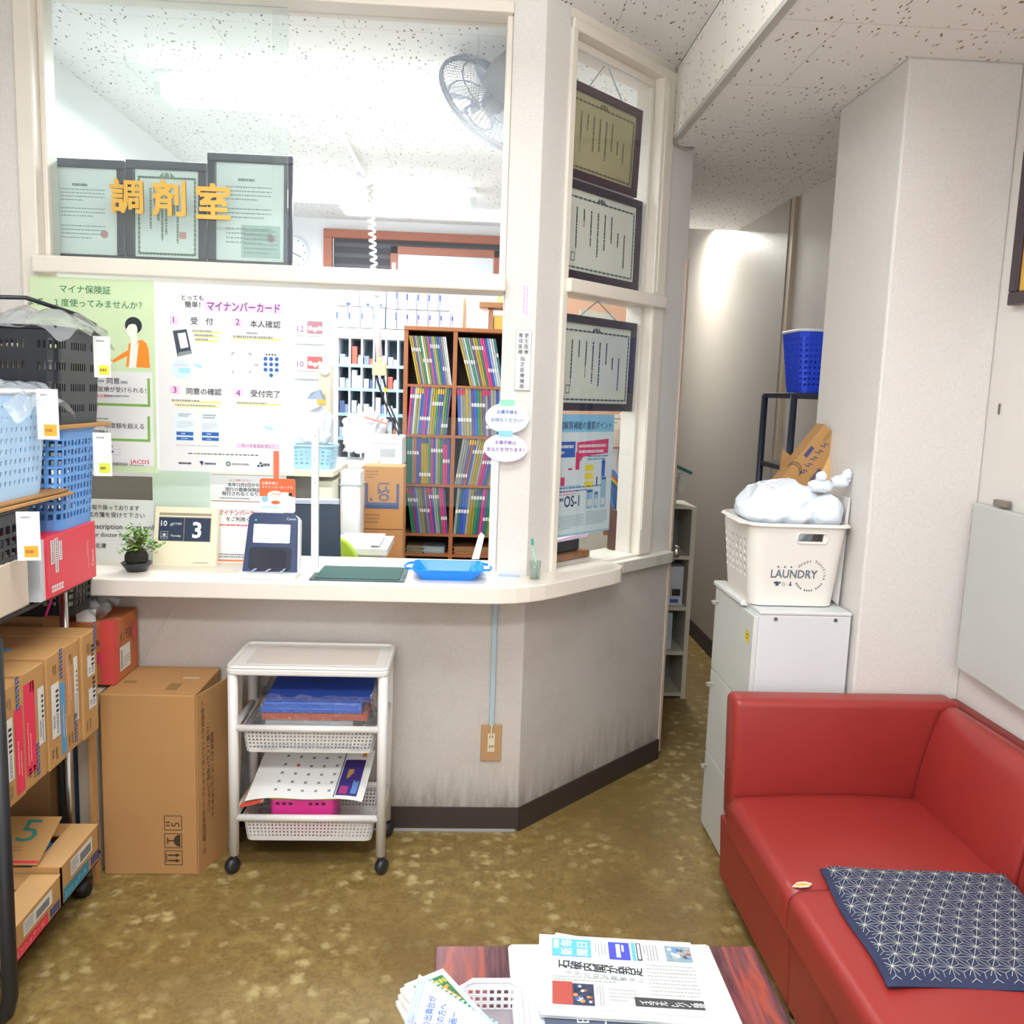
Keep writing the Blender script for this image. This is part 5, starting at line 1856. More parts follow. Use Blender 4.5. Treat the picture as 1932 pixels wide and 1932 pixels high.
for i, ch in enumerate('Happy Sunshine'):
    a = math.radians(140-i*11.5)
    if ch != ' ':
        mb.text(ch, 0.042+0.042*math.cos(a), 0.095+0.044*math.sin(a), 0.0125, MBL, 0.0004, 0.01, 'c', None, a-PI/2)
for i in range(15):
    a = math.radians(-150+i*9)
    if i % 5 != 4:
        mb.line([(0.042+0.043*math.cos(a), 0.095+0.044*math.sin(a)), (0.042+0.048*math.cos(a+0.05), 0.095+0.049*math.sin(a+0.05))], 0.0035, MBL, 0.0004)
build(mb, 'printed_lettering', t)
build(mi, 'printed_icons', t)

# bag of laundry
t = thing('laundry_bag', (1.0, 2.68, 1.0), 'bulging white plastic bag filling the laundry basket', 'bag')
BAGW = mat('e6eef8', 0.32, vary=0.05, bump=0.9, scale=24)
rg = random.Random(12)
WV = [(rg.uniform(-1, 1), rg.uniform(-1, 1), rg.uniform(-1, 1), rg.uniform(6, 16), rg.uniform(0, 6)) for _ in range(14)]


def blob(c, rx, ry, rz, amp, sharp=0.7, pw=0.82):
    def fn(u, v):
        a, b = 2*PI*u, PI*(v-0.5)
        d = Vector((math.cos(b)*math.cos(a), math.cos(b)*math.sin(a), math.sin(b)))
        w = 0
        for (x, y, z, f, p) in WV:
            w += 1-2*abs(math.sin((d.x*x+d.y*y+d.z*z)*f*0.5+p))**sharp
        w = w/len(WV)*amp
        s = [math.copysign(abs(q)**pw, q) for q in d]
        return (c[0]+s[0]*rx*(1+w), c[1]+s[1]*ry*(1+w), c[2]+s[2]*rz*(1+w))
    return fn


mb = MB()
bl = blob((0.985, 2.685, 1.140), 0.150, 0.140, 0.135, 0.22)


def bagin(u, v):
    p = bl(u, v)
    k = 0.80 if p[2] < 1.125 else min(1.0, 0.80+(p[2]-1.125)*7)      # tucked inside the basket below its rim
    return (0.993+(p[0]-0.985)*k, 2.685+(p[1]-2.685)*k, p[2])


mb.surf(bagin, 90, 60, BAGW)
build(mb, 'bag_body', t, smooth=True, weld=True)
mb = MB()
mb.surf(blob((1.105, 2.60, 1.175), 0.052, 0.060, 0.060, 0.2), 32, 20, BAGW)
build(mb, 'bag_bulge', t, smooth=True, weld=True)
mb = MB()
mb.surf(blob((1.085, 2.60, 1.255), 0.048, 0.030, 0.026, 0.5), 28, 16, BAGW)
mb.surf(blob((1.140, 2.59, 1.272), 0.036, 0.024, 0.026, 0.6), 28, 16, BAGW)
mb.surf(blob((1.158, 2.588, 1.293), 0.017, 0.016, 0.022, 0.5), 20, 12, BAGW)
mb.surf(blob((1.080, 2.59, 1.285), 0.020, 0.018, 0.020, 0.5), 20, 12, BAGW)
build(mb, 'knotted_handle', t, smooth=True, weld=True)

# opened carton and boards behind the basket
t = thing('opened_carton', (1.13, 2.78, 1.27), 'brown opened carton tilted against the pillar behind the white bag', 'carton')
F = fr((1.073, 2.76, 1.265), (0.79, 0.12, -0.60), (0.60, 0.06, 0.79))
mb = MB(F)
mb.box((-0.045, -0.055, 0), (0.062, 0.185, 0.004), KRAFT)
mb.box((-0.045, -0.055, -0.05), (-0.042, 0.185, 0), KRAFT_D)
build(mb, 'face_panel', t)
mb = MB(F)
mb.hexa([(0.012, 0.186, -0.002), (0.063, 0.00, -0.002), (0.066, 0.00, 0.002), (0.015, 0.190, 0.002)], [(0.040, 0.198, 0.030), (0.098, 0.03, 0.026), (0.100, 0.032, 0.030), (0.042, 0.200, 0.034)], KEDGE)
build(mb, 'side_flap', t)
mb = MB(F)
mb.box((0.055, 0.05, -0.045), (0.105, 0.185, -0.041), KRAFT_D)
mb.box((0.040, -0.05, -0.03), (0.100, -0.01, -0.026), KRAFT)
build(mb, 'back_flap', t)
mb = MB(F)
NV2 = mat('3f4478', 0.6, vary=0)
for k in range(5):
    v = 0.125-k*0.027
    mb.line([(-0.012, v), (0.004, v+0.006), (-0.004, v+0.014), (0.010, v+0.018)], 0.003, NV2, 0.0046)
mb.rect(-0.036, 0.065, -0.022, 0.105, NV2, 0.0046)
mb.rect(0.034, 0.02, 0.046, 0.068, mat('5a5468', 0.6), 0.0046)
mb.scrib(-0.018, 0.140, -0.006, 0.182, 2, mat('7a6448', 0.6), 0.0046, 4, 0.4, vert=True)
pts = [(-0.030+0.026*math.cos(a), 0.012+0.022*math.sin(a)) for a in [PI*1.05-0.3*i for i in range(12)]]
mb.line(pts, 0.003, mat('4a4440', 0.6), 0.0046)
mb.line([(p[0]*1.0, p[1]-0.008) for p in pts], 0.0025, mat('4a4440', 0.6), 0.0046)
build(mb, 'printed_face', t)
mb = MB()
mb.hexa([(1.02, 2.80, 1.20), (1.07, 2.80, 1.20), (1.07, 2.804, 1.20), (1.02, 2.804, 1.20)], [(1.03, 2.80, 1.355), (1.07, 2.80, 1.325), (1.07, 2.804, 1.325), (1.03, 2.804, 1.355)], KRAFT_D)
tag(build(mb, 'cardboard_scrap'), 'small cardboard piece left of the tilted carton', 'cardboard')
mb = MB()
mb.hexa([(1.150, 2.60, 0.900), (1.160, 2.575, 0.888), (1.164, 2.72, 0.888), (1.158, 2.72, 0.900)], [(1.176-0.012, 2.575, 1.225), (1.170, 2.575, 1.225), (1.172, 2.80, 1.225), (1.166, 2.80, 1.225)], mat('dcd8d6', 0.5))
tag(build(mb, 'white_board'), 'thin white board wedged between the laundry basket and the pillar', 'board')
mb = MB()
mb.prism([(p[0], p[1]) for p in rrect(1.128, 2.605, 1.146, 2.66, 0.007)], 1.10, 1.182, mat('b07a4a', 0.4, vary=0.2))
tag(build(mb, 'wooden_brush', bevel=0.004), 'brown wooden brush end sticking up beside the white bag', 'brush')

# black pipe rack and blue basket in the alcove
t = thing('pipe_rack', (1.35, 3.25, 0), 'black pipe rack standing in the alcove behind the pillar', 'rack')
for (x, y) in ((1.205, 3.2), (1.205, 3.52), (1.47, 3.2), (1.47, 3.52)):
    mb = MB()
    mb.tube([(x, y, 0), (x, y, 1.535)], 0.013, mat('232838', 0.4), 10)
    build(mb, 'post', t, smooth=True)
for z in (1.535, 1.26, 0.3):
    mb = MB()
    mb.box((1.20, 3.19, z-0.012), (1.475, 3.53, z+0.008), mat('33363f', 0.4))
    build(mb, 'shelf', t, bevel=0.004)
basket('plastic_basket', 'tall royal blue basket on the black pipe rack', 1.222, 1.44, 3.215, 3.43, 1.545, 1.775, mat('2347d6', 0.4, vary=0.04), 11, 0.021, 0.4, 0.34, 0.024, 0.02, rim=mat('dfe4ee', 0.4))

# ---------------------------------------------------------------- right wall
t = thing('folding_board', (1.48, 2.2, 0.74), 'large pale grey board hung on the right wall above the sofa', 'board')
mb = MB()
GB = mat('b9bcb8', 0.5, vary=0.05, scale=5)
mb.hexa([(1.462, 2.425, 0.745), (1.455, 1.55, 0.700), (1.476, 1.55, 0.700), (1.483, 2.425, 0.745)][::-1], [(1.476, 2.446, 1.236), (1.469, 1.55, 1.216), (1.490, 1.55, 1.216), (1.497, 2.446, 1.236)][::-1], GB)
build(mb, 'panel', t, bevel=0.006)
mb = MB()
mb.box((1.478, 2.295, 1.238), (1.494, 2.355, 1.256), mat('8a8076', 0.4, metal=0.5))
build(mb, 'hanging_clip', t, bevel=0.002)
t = thing('picture_frame', (1.49, 2.1, 1.79), 'dark framed picture with a gold mount at the right edge of the wall', 'picture')
mb = MB()
x0, x1 = 1.474, 1.499
DF = mat('3a2c34', 0.35)
for (ya, yb, za, zb) in ((1.75, 2.385, 1.790, 1.825), (1.75, 2.385, 2.20, 2.235), (2.35, 2.385, 1.825, 2.20), (1.75, 1.785, 1.825, 2.20)):
    mb.box((x0, ya, za), (x1, yb, zb), DF)
build(mb, 'frame', t, bevel=0.004)
mb = MB()
mb.box((1.484, 1.785, 1.825), (1.496, 2.35, 2.20), mat('d2a94a', 0.4, vary=0.08))
build(mb, 'gold_mount', t)
mb = MB()
mb.box((1.482, 1.84, 1.87), (1.4838, 2.30, 2.155), mat('8f2f2c', 0.5, vary=0.3, scale=12))
build(mb, 'picture', t)
mb = MB()
mb.box((1.496, 2.402, 1.492), (1.4995, 2.407, 1.522), mat('6d6459', 0.5))
tag(build(mb, 'wall_hook'), 'small dark hook on the right wall beside the pillar', 'hook')

# ---------------------------------------------------------------- corridor bookcase
t = thing('bookcase', (0.99, 4.35, 0), 'white open bookcase standing in the corridor beyond the door', 'bookcase')
BC = mat('cfcab9', 0.5, vary=0.03)
mb = MB()
mb.box((0.846, 4.20, 0), (0.866, 4.48, 0.970), BC)
mb.box((1.115, 4.20, 0), (1.138, 4.48, 0.970), BC)
mb.box((0.866, 4.468, 0), (1.115, 4.48, 0.970), mat('8f9492', 0.6))
build(mb, 'side_panels', t)
for z in (0.03, 0.245, 0.475, 0.735, 0.965):
    mb = MB()
    mb.box((0.846 if z > 0.9 else 0.866, 4.203, z-0.018 if z < 0.9 else 0.9702), (1.138 if z > 0.9 else 1.115, 4.48 if z > 0.9 else 4.468, z if z < 0.9 else 0.982), BC)
    build(mb, 'shelf', t)
for (x0, x1, y, z0, z1, hx, nm, lab, cat) in (
        (1.03, 1.10, 4.23, 0.476, 0.675, 'd5dae4', 'white_carton', 'white carton with blue print on the third bookcase shelf', 'carton'),
        (0.94, 1.028, 4.25, 0.476, 0.70, '3b4668', 'blue_carton', 'dark blue carton beside the white carton in the bookcase', 'carton'),
        (0.99, 1.06, 4.24, 0.246, 0.435, 'c6d2dc', 'pale_carton', 'pale blue carton on the second bookcase shelf', 'carton'),
        (0.90, 0.985, 4.24, 0.246, 0.42, '9fb0c4', 'pale_carton', 'grey blue carton on the second bookcase shelf near the door', 'carton'),
        (0.90, 1.00, 4.25, 0.736, 0.905, 'a9b8b2', 'file_box', 'grey green file box on the top bookcase shelf', 'box')):
    mb = MB()
    mb.box((x0, y, z0), (x1, y+0.17, z1), mat(hx, 0.5))
    if nm == 'white_carton':
        mb.box((x0+0.016, y-0.001, z0+0.05), (x1-0.012, y, z0+0.085), mat('2f3138', 0.5))
        mb.box((x0+0.008, y-0.001, z0+0.015), (x1-0.02, y, z0+0.033), mat('4a62b8', 0.5))
    tag(build(mb, nm), lab, cat)
mb = MB(Matrix.Translation((0.955, 4.33, 0.032)))
mb.lathe([(0.05, 0), (0.055, 0.10), (0.035, 0.15), (0.02, 0.17)], mat('b59a86', 0.5), 16)
tag(build(mb, 'storage_jar', smooth=True), 'tan rounded jar on the bottom bookcase shelf', 'jar')
basket('plastic_basket', 'small white basket on top of the corridor bookcase', 0.88, 1.062, 4.24, 4.42, 0.984, 1.147, mat('d6d4cb', 0.5), 9, 0.022, 0.4, 0.5, 0.014, 0.02)
mb = MB(fr((0.93, 4.26, 1.10), (1, 0, -0.42), (0.42, 0, 1)))
mb.box((0, 0, -0.12), (0.155, 0.105, 0), mat('dcd9cf', 0.5))
mb.box((-0.002, 0.105, -0.122), (0.157, 0.120, 0.002), mat('2f6f6c', 0.5))
tag(build(mb, 'lidded_box'), 'cream box with a dark green lid leaning in the small white basket', 'box')
t = thing('hanging_bags', (0.93, 4.30, 1.27), 'pale carrier bag with a pink edge hanging above the corridor bookcase', 'bag')
mb = MB()
mb.box((0.85, 4.30, 1.23), (1.040, 4.36, 1.375), mat('bfbac4', 0.5))
build(mb, 'bag_body', t, bevel=0.006)
mb = MB()
mb.box((0.85, 4.298, 1.355), (1.046, 4.362, 1.388), mat('b8527a', 0.5))
build(mb, 'pink_edge', t)
mb = MB()
mb.box((0.845, 4.50, 1.36), (1.098, 4.53, 2.03), mat('2b2a2c', 0.5))
tag(build(mb, 'dark_poster'), 'dark narrow poster on the corridor wall above the bookcase', 'poster')

# ---------------------------------------------------------------- sofa
t = thing('red_sofa', (1.14, 1.8, 0), 'red vinyl corner sofa against the pillar and the right wall', 'sofa')
REDV = mat('952e2a', 0.38, vary=0.10, scale=5, bump=0.02)
mb = MB()
for (y0, y1) in ((1.880, 2.456), (0.70, 1.878)):
    mb = MB()
    mb.hexa([(0.806, y0, 0.062), (1.47, y0, 0.062), (1.47, y1, 0.062), (0.806, y1, 0.062)], [(0.796, y0, 0.262), (1.47, y0, 0.262), (1.47, y1, 0.262), (0.796, y1, 0.262)], REDV)
    build(mb, 'base', t, bevel=0.006)
for (y0, y1) in ((1.8805, 2.358), (0.70, 1.8775)):
    n = 24

    def seat(u, v, y0=y0, y1=y1):
        # v goes up the front edge, over the roll and back to the backrest
        x = 0.782 if v < 0.2 else 0.782+0.56*max(0, (v-0.34)/0.66)
        if v < 0.2:
            z = 0.264+0.072*v/0.2
        elif v < 0.34:
            a = (v-0.2)/0.14*PI/2
            x, z = 0.782+0.034*(1-math.cos(a)), 0.336+0.034*math.sin(a)
        else:
            x = 0.816+0.530*(v-0.34)/0.66
            z = 0.370+0.010*math.sin(PI*(v-0.34)/0.66)
        yy = y0+(y1-y0)*u
        e = min(u, 1-u)*(y1-y0)
        if e < 0.02:
            z -= 0.010*(1-e/0.02)**2
            x += 0.006*(1-e/0.02)**2 if v < 0.4 else 0
        return (x, yy, z)
    ks = [0, 0.004, 0.009, 0.016, 0.03, 0.1, 0.5, 0.9, 0.97, 0.984, 0.991, 0.996, 1]
    mb = MB()
    mb.surf(lambda a, b: seat(ks[int(round(a*12))], b), 12, 44, REDV)
    build(mb, 'seat_cushion', t, smooth=True, weld=True)
mb = MB()
mb.hexa([(0.800, 2.362, 0.264), (1.46, 2.362, 0.264), (1.46, 2.456, 0.264), (0.800, 2.456, 0.264)], [(0.786, 2.362, 0.655), (1.46, 2.362, 0.655), (1.46, 2.456, 0.655), (0.786, 2.456, 0.655)], REDV)
build(mb, 'armrest', t, bevel=0.022, smooth=True, seg=4)
for (y0, y1) in ((1.884, 2.360), (0.70, 1.874)):
    prof = [(1.330, 0.30), (1.334, 0.40), (1.352, 0.50), (1.378, 0.60), (1.392, 0.632), (1.412, 0.648), (1.438, 0.646), (1.458, 0.628), (1.462, 0.30)]
    mb = MB()
    mb.add([(x, y0, z) for x, z in prof]+[(x, y1, z) for x, z in prof], [tuple(range(8, -1, -1)), tuple(range(9, 18))]+[(i, (i+1) % 9, 9+(i+1) % 9, 9+i) for i in range(9)], REDV)
    build(mb, 'backrest', t, bevel=0.012, smooth=True, seg=3)
mb = MB()
mb.box((1.462, 0.70, 0.10), (1.497, 2.456, 0.640), mat('7d2c28', 0.5))
build(mb, 'back_frame', t, bevel=0.01)
for (x, y) in ((0.86, 2.40), (0.855, 1.93), (0.855, 1.82), (0.855, 1.2), (1.40, 2.40), (1.40, 1.2)):
    mb = MB(Matrix.Translation((x, y, 0)))
    mb.lathe([(0.020, 0), (0.024, 0.058), (0.024, 0.064)], mat('141416', 0.5), 12)
    build(mb, 'foot', t)
mb = MB()
G = [(0.800, 1.889, 0.3665), (0.812, 1.877, 0.3725), (0.832, 1.876, 0.3750), (0.842, 1.884, 0.3760), (0.830, 1.892, 0.3755), (0.812, 1.894, 0.3725)]
mb.add(G, [tuple(range(6))], mat('c9a24a', 0.7, vary=0.3, scale=80))
mb.tube(G, 0.0022, mat('d8cfc0', 0.6), 5, closed=True)
o = build(mb, 'torn_patch', t)
o['label'] = 'torn spot showing yellow foam'

# ---------------------------------------------------------------- star patterned cushion
t = thing('seat_pad', (1.1, 1.72, 0.375), 'flat navy seat pad with white star pattern lying on the sofa', 'cushion')


def padfn(u, v, dz=0.0):
    a, b, c, d = Vector((0.846, 1.515)), Vector((1.30, 1.500)), Vector((1.335, 1.915)), Vector((0.880, 1.940))
    p = (a*(1-u)+b*u)*(1-v)+(d*(1-u)+c*u)*v
    e = min(u, 1-u, v, 1-v)
    z = 0.381+0.020*min(1, e/0.06)**0.5+0.003*math.sin(9*u+2)*math.sin(7*v+1)
    return (p.x+0.004*math.sin(8*v), p.y+0.005*math.sin(7*u), z+dz)


NAVC = mat('27304f', 0.85, vary=0.08, scale=200)
mb = MB()
mb.surf(lambda u, v: padfn(u, v), 24, 24, NAVC)
mb.surf(lambda u, v: (padfn(u, v)[0], padfn(u, v)[1], 0.3775+0.003*(1 if min(u, v, 1-u, 1-v) > 0 else 1)), 24, 24, NAVC)
build(mb, 'pad', t, smooth=True)
mb = MB()
STAR = mat('b9bcb4', 0.85, vary=0.05)
s, W_, H_ = 0.040, 0.455, 0.42


def seg(p, q, w):
    n = 2
    for k in range(n):
        a = Vector(p).lerp(Vector(q), k/n)
        b = Vector(p).lerp(Vector(q), (k+1)/n)
        if not all(0.012 < c < 0.988 for c in (a.x/W_, a.y/H_, b.x/W_, b.y/H_)):
            continue
        d = (b-a).normalized()
        o_ = Vector((-d.y, d.x))*w/2
        mb.add([padfn(c.x/W_, c.y/H_, 0.0012) for c in (a-o_, b-o_, b+o_, a+o_)], [(0, 1, 2, 3)], STAR)


rows = int(H_/(s*0.866))+2
for j in range(rows):
    for i in range(-1, int(W_/s)+2):
        p = Vector((i*s+(s/2 if j % 2 else 0), j*s*0.866))
        e1, e2, e3 = p+Vector((s, 0)), p+Vector((s/2, s*0.866)), p+Vector((-s/2, s*0.866))
        for q in (e1, e2, e3):
            seg(p, q, 0.0012)
        c1, c2 = (p+e1+e2)/3, (p+e2+e3)/3
        for q in (p, e1, e2):
            seg(q, q.lerp(c1, 1.0), 0.0009)
        for q in (p, e2, e3):
            seg(q, q.lerp(c2, 1.0), 0.0009)
        if 0.02 < p.x/W_ < 0.98 and 0.02 < p.y/H_ < 0.98:
            mb.add([padfn((p.x+0.0028*math.cos(a))/W_, (p.y+0.0028*math.sin(a))/H_, 0.0016) for a in [PI/4*k for k in range(8)]], [tuple(range(8))], STAR)
build(mb, 'star_pattern', t)

# ---------------------------------------------------------------- low table and what lies on it
t = thing('low_table', (0.24, 1.2, 0), 'low table with a dark red grained wooden top in the foreground', 'table')


def rosewood():
    m, nt, b, geo = nodes_of('rosewood_top', 0.25)
    mp = N(nt, 'ShaderNodeMapping', {'Vector': geo.outputs['Position'], 'Scale': (1.0, 0.10, 1.0)})
    wv = N(nt, 'ShaderNodeTexNoise', {'Vector': mp.outputs[0], 'Scale': 20.0, 'Detail': 3.0, 'Distortion': 0.4})
    fine = N(nt, 'ShaderNodeTexNoise', {'Vector': mp.outputs[0], 'Scale': 160.0, 'Detail': 2.0})
    cr = nt.nodes.new('ShaderNodeValToRGB')
    els = cr.color_ramp.elements
    els[0].position, els[0].color = 0.30, lin('33161c')
    els[1].position, els[1].color = 0.75, lin('6b3438')
    for p, c in ((0.42, '56262c'), (0.50, '7a3a36'), (0.55, '983e28'), (0.60, '5e2a2e')):
        e = els.new(p)
        e.color = lin(c)
    nt.links.new(wv.outputs['Fac'], cr.inputs[0])
    col = mixc(nt, ramp(nt, fine.outputs['Fac'], 0.4, 0.65, 0, 0.35), cr.outputs[0], lin('7e4650'))
    nt.links.new(col, b.inputs['Base Color'])
    return m


mb = MB()
mb.box((-0.036, 1.10, 0.388), (0.60, 1.588, 0.420), rosewood())
build(mb, 'table_top', t, bevel=0.004)
for (x, y) in ((0.0, 1.55), (0.56, 1.55), (0.0, 1.14), (0.56, 1.14)):
    mb = MB()
    mb.box((x-0.02, y-0.02, 0), (x+0.02, y+0.02, 0.388), mat('3a1e1c', 0.4, vary=0.1))
    build(mb, 'leg', t, bevel=0.003)

mb = MB()
WH2 = mat('e9ecef', 0.3, vary=0.01)
mb.prism(rrect(0.112, 1.20, 0.50, 1.572, 0.012), 0.421, 0.424, WH2)
for (a, b) in (((0.112, 1.572), (0.50, 1.572)), ((0.112, 1.20), (0.112, 1.572)), ((0.50, 1.20), (0.50, 1.572))):
    mb.tube([(a[0], a[1]-0.004, 0.428), (b[0], b[1]-0.004, 0.428)], 0.006, WH2, 6)
tag(build(mb, 'paper_tray'), 'white plastic tray under the newspaper on the low table', 'tray')
mb = MB()
mb.box((0.135, 1.22, 0.4245), (0.30, 1.555, 0.432), mat('dfe6ef', 0.4, vary=0.05, scale=20))
tag(build(mb, 'clear_file'), 'pale blue paper file under the newspaper in the white tray', 'file')
t = thing('navy_booklet', (0.25, 1.3, 0.433), 'navy booklet with white letters sticking out under the newspaper', 'booklet')
mb = MB()
mb.box((0.160, 1.16, 0.4325), (0.362, 1.45, 0.440), mat('4d5568', 0.45, vary=0.03))
build(mb, 'cover', t)
mb = MB(fr((0.160, 1.16, 0.4404), (1, 0, 0), (0, 1, 0)))
LT = mat('d5dae0', 0.5, vary=0)
mb.text('CE', 0.075, 0.165, 0.030, LT, 0, 0, 'l', None, PI/2)
mb.text('LU', 0.105, 0.165, 0.030, LT, 0, 0, 'l', None, PI/2)
build(mb, 'lettering', t)

# newspaper
t = thing('newspaper', (0.31, 1.46, 0.441), 'folded newspaper with blue masthead lying on the white tray', 'newspaper')
NP = mat('d6d7d3', 0.75, vary=0.02)
FN = fr((0.1525, 1.362, 0.4535), (0.283, -0.026, 0), (0.02, 0.2, 0))
NW, NH = 0.292, 0.212
mb = MB(FN)
for k in range(6):
    d = 0.0012*k
    mb.box((-0.001*k, 0.002*k-0.002, -0.0125+0.0022*k), (NW+0.005-0.0015*k, NH-0.001*(5-k), -0.0107+0.0022*k), NP)
mb.tube([(0, 0.002, -0.0055), (NW, 0.002, -0.0055)], 0.0065, NP, 10)
build(mb, 'folded_sheets', t)
mb = MB(FN)
mb.hexa([(0.02, NH-0.01, -0.004), (0.085, NH-0.01, -0.004), (0.085, NH+0.002, -0.004), (0.028, NH+0.013, -0.004)], [(0.02, NH-0.01, -0.003), (0.085, NH-0.01, -0.003), (0.085, NH+0.002, -0.003), (0.028, NH+0.013, -0.003)], NP)
build(mb, 'loose_corner', t)
Z_ = 0.0012
mb = MB(FN)
CY = mat('57abdc', 0.6, vary=0)
IND = mat('4147b4', 0.6, vary=0)
mb.rect(0.020, 0.148, 0.094, 0.200, CY, Z_)
for ch, u, v in (('毎', 0.056, 0.176), ('新', 0.056, 0.151), ('日', 0.086, 0.176), ('聞', 0.086, 0.151)):
    mb.text(ch, u, v, 0.023, PAPER, Z_+0.0004, 0.02, 'l', None, PI/2)
mb.scrib(0.022, 0.152, 0.034, 0.196, 1, PAPER, Z_+0.0004, 3, 0.8, vert=True)
build(mb, 'masthead', t)
mb = MB(FN)
mb.rect(0.128, 0.146, 0.168, 0.198, IND, Z_)
mb.rect(0.142, 0.152, 0.150, 0.192, PAPER, Z_+0.0004)
mb.scrib(0.152, 0.156, 0.158, 0.190, 1, PAPER, Z_+0.0004, 4, 0.7, vert=True)
mb.rect(0.172, 0.146, 0.179, 0.200, CY, Z_)
mb.rect(0.181, 0.147, 0.190, 0.199, INK, Z_)
mb.rect(0.183, 0.150, 0.188, 0.196, NP, Z_+0.0004)
mb.scrib(0.193, 0.148, 0.222, 0.196, 5, INK_SOFT, Z_, 5, 0.35, vert=True)
mb.scrib(0.100, 0.155, 0.124, 0.192, 4, INK_SOFT, Z_, 6, 0.25, vert=True)
build(mb, 'advertisement', t)
mb = MB(FN)
for k, ch in enumerate('石破内閣が発足'):
    mb.text(ch, 0.051+k*0.0222, 0.113-k*0.0018, 0.0245, INK, Z_, 0.022, 'l', None, PI/2)
for k, ch in enumerate('支部の経済政策実行'):
    mb.text(ch, 0.055+k*0.0165, 0.096-k*0.0015, 0.0125, INK_SOFT, Z_, 0.0, 'l', None, PI/2)
build(mb, 'headline', t)
mb = MB(FN)
SP = mat('a3a8a8', 0.7, vary=0)
mb.scrib(0.022, 0.078, 0.155, 0.094, 2, SP, Z_, 7, 0.6)
mb.scrib(0.195, 0.050, 0.285, 0.140, 9, SP, Z_, 8, 0.35)
mb.scrib(0.120, 0.030, 0.170, 0.066, 4, SP, Z_, 9, 0.4)
mb.scrib(0.098, 0.016, 0.112, 0.070, 3, INK_SOFT, Z_, 10, 0.3, vert=True)
build(mb, 'small_print', t)
mb = MB(FN)
mb.rect(0.020, 0.016, 0.056, 0.076, mat('a3463c', 0.6, vary=0.06), Z_)
rg = random.Random(5)
mb.rect(0.056, 0.016, 0.094, 0.072, mat('2e3450', 0.6, vary=0.2, scale=300), Z_)
for k in range(26):
    mb.disc(0.060+rg.random()*0.030, 0.020+rg.random()*0.046, rg.uniform(0.002, 0.0045), mat(rg.choice(['c9854e', 'e6dcd2', '1f2438', '3f5c96', '8a5a3a']), 0.6), Z_+0.0003+k*1e-5, 8)
build(mb, 'front_photograph', t)
mb = MB(FN)
mb.rect(0.236, 0.150, 0.285, 0.196, mat('7f93a0', 0.6, vary=0.3, scale=200), Z_)
for k in range(22):
    mb.disc(0.240+rg.random()*0.040, 0.154+rg.random()*0.038, rg.uniform(0.003, 0.006), mat(rg.choice(['b98a74', 'e8eef4', '4a5a66', '5f86b4', '9aa6a6']), 0.6), Z_+0.0003+k*1e-5, 8)
build(mb, 'small_photograph', t)
mb = MB(FN)
mb.rect(0.165, 0.022, 0.286, 0.045, mat('3c3d40', 0.6, vary=0), Z_)
for k, ch in enumerate('イスラエル、レバノン侵攻'):
    mb.text(ch, 0.183+k*0.0095, 0.026, 0.0130, PAPER, Z_+0.0004, 0.01, 'l', None, PI/2)
build(mb, 'banner_headline', t)

# little mesh basket and leaflets
t = thing('mesh_basket', (0.07, 1.3, 0.421), 'small white mesh basket at the front of the low table', 'basket')
mb = MB()
WP = mat('e6e6ec', 0.3)


def mb_fn(x0, x1, y0, y1, lo, hi):
    return lambda u, v: (x0+(x1-x0)*u, y0+(y1-y0)*u, lo+(hi-lo)*v)


for (x0, x1, y0, y1, n) in ((0.013, 0.126, 1.405, 1.405, 9), (0.013, 0.013, 1.12, 1.405, 22), (0.126, 0.126, 1.12, 1.405, 22)):
    mb.surf(mb_fn(x0, x1, y0, y1, 0.421, 0.462), n, 3, WP, hole=lambda i, j, n=n: 0 < i < n-1, hu=0.6, hv=0.6)
mb.prism([(0.013, 1.12), (0.126, 1.12), (0.126, 1.405), (0.013, 1.405)], 0.421, 0.4225, clear('frosted_basket_floor', 'f2eef2', 0.5, haze=0.2))
build(mb, 'walls', t, solid=0.002)
mb = MB()
mb.tube([(0.013, 1.12, 0.463), (0.013, 1.405, 0.463), (0.035, 1.407, 0.475), (0.100, 1.407, 0.475), (0.126, 1.405, 0.463), (0.126, 1.12, 0.463)], 0.0045, WP, 6)
build(mb, 'rim', t)
mb = MB()
mb.surf(lambda u, v: (0.020+0.099*u, 1.406, 0.461+0.013*v*min(1, 4*min(u, 1-u))), 8, 1, WP)
build(mb, 'handle_lip', t, solid=0.002)

F0 = fr((-0.100, 1.418, 0.421), (0.855, 0.52, 0), (-0.52, 0.855, 0))
for k in range(6):
    rot = Matrix.Translation((0.006*(k % 2), -0.004*k, 0)) @ Matrix.Rotation(0.05*(k-3)*(1 if k < 5 else 0.2), 4, 'Z')
    mb = MB(F0 @ rot)
    mb.box((0.0, -0.19, 0.0085*k), (0.078, 0.0, 0.0085*k+0.0075), PAPER)
    if k == 5:
        t = thing('leaflet', (-0.07, 1.36, 0.465), 'white booklet with a dark green picture under the blue-edged leaflet', 'leaflet')
        build(mb, 'pages', t)
        mb = MB(F0 @ rot)
        zz = 0.0085*5+0.0080
        mb.rect(0.010, -0.17, 0.068, -0.014, mat('2f6a44', 0.6), zz)
        mb.text('分', 0.014, -0.036, 0.018, YELLOW, zz+0.0004, 0.01)
        mb.text('無料', 0.040, -0.034, 0.014, YELLOW, zz+0.0004, 0.01)
        mb.poly([(0.046, -0.046), (0.062, -0.040), (0.064, -0.046), (0.056, -0.05), (0.066, -0.085), (0.060, -0.086), (0.052, -0.052), (0.047, -0.052)], ORANGE, zz+0.0004)
        build(mb, 'green_picture', t)
    else:
        tag(build(mb, 'leaflet'), 'plain white leaflet, %s from the bottom of the pile on the low table' % ORD[k], 'leaflet', 'white leaflets piled on the low table')
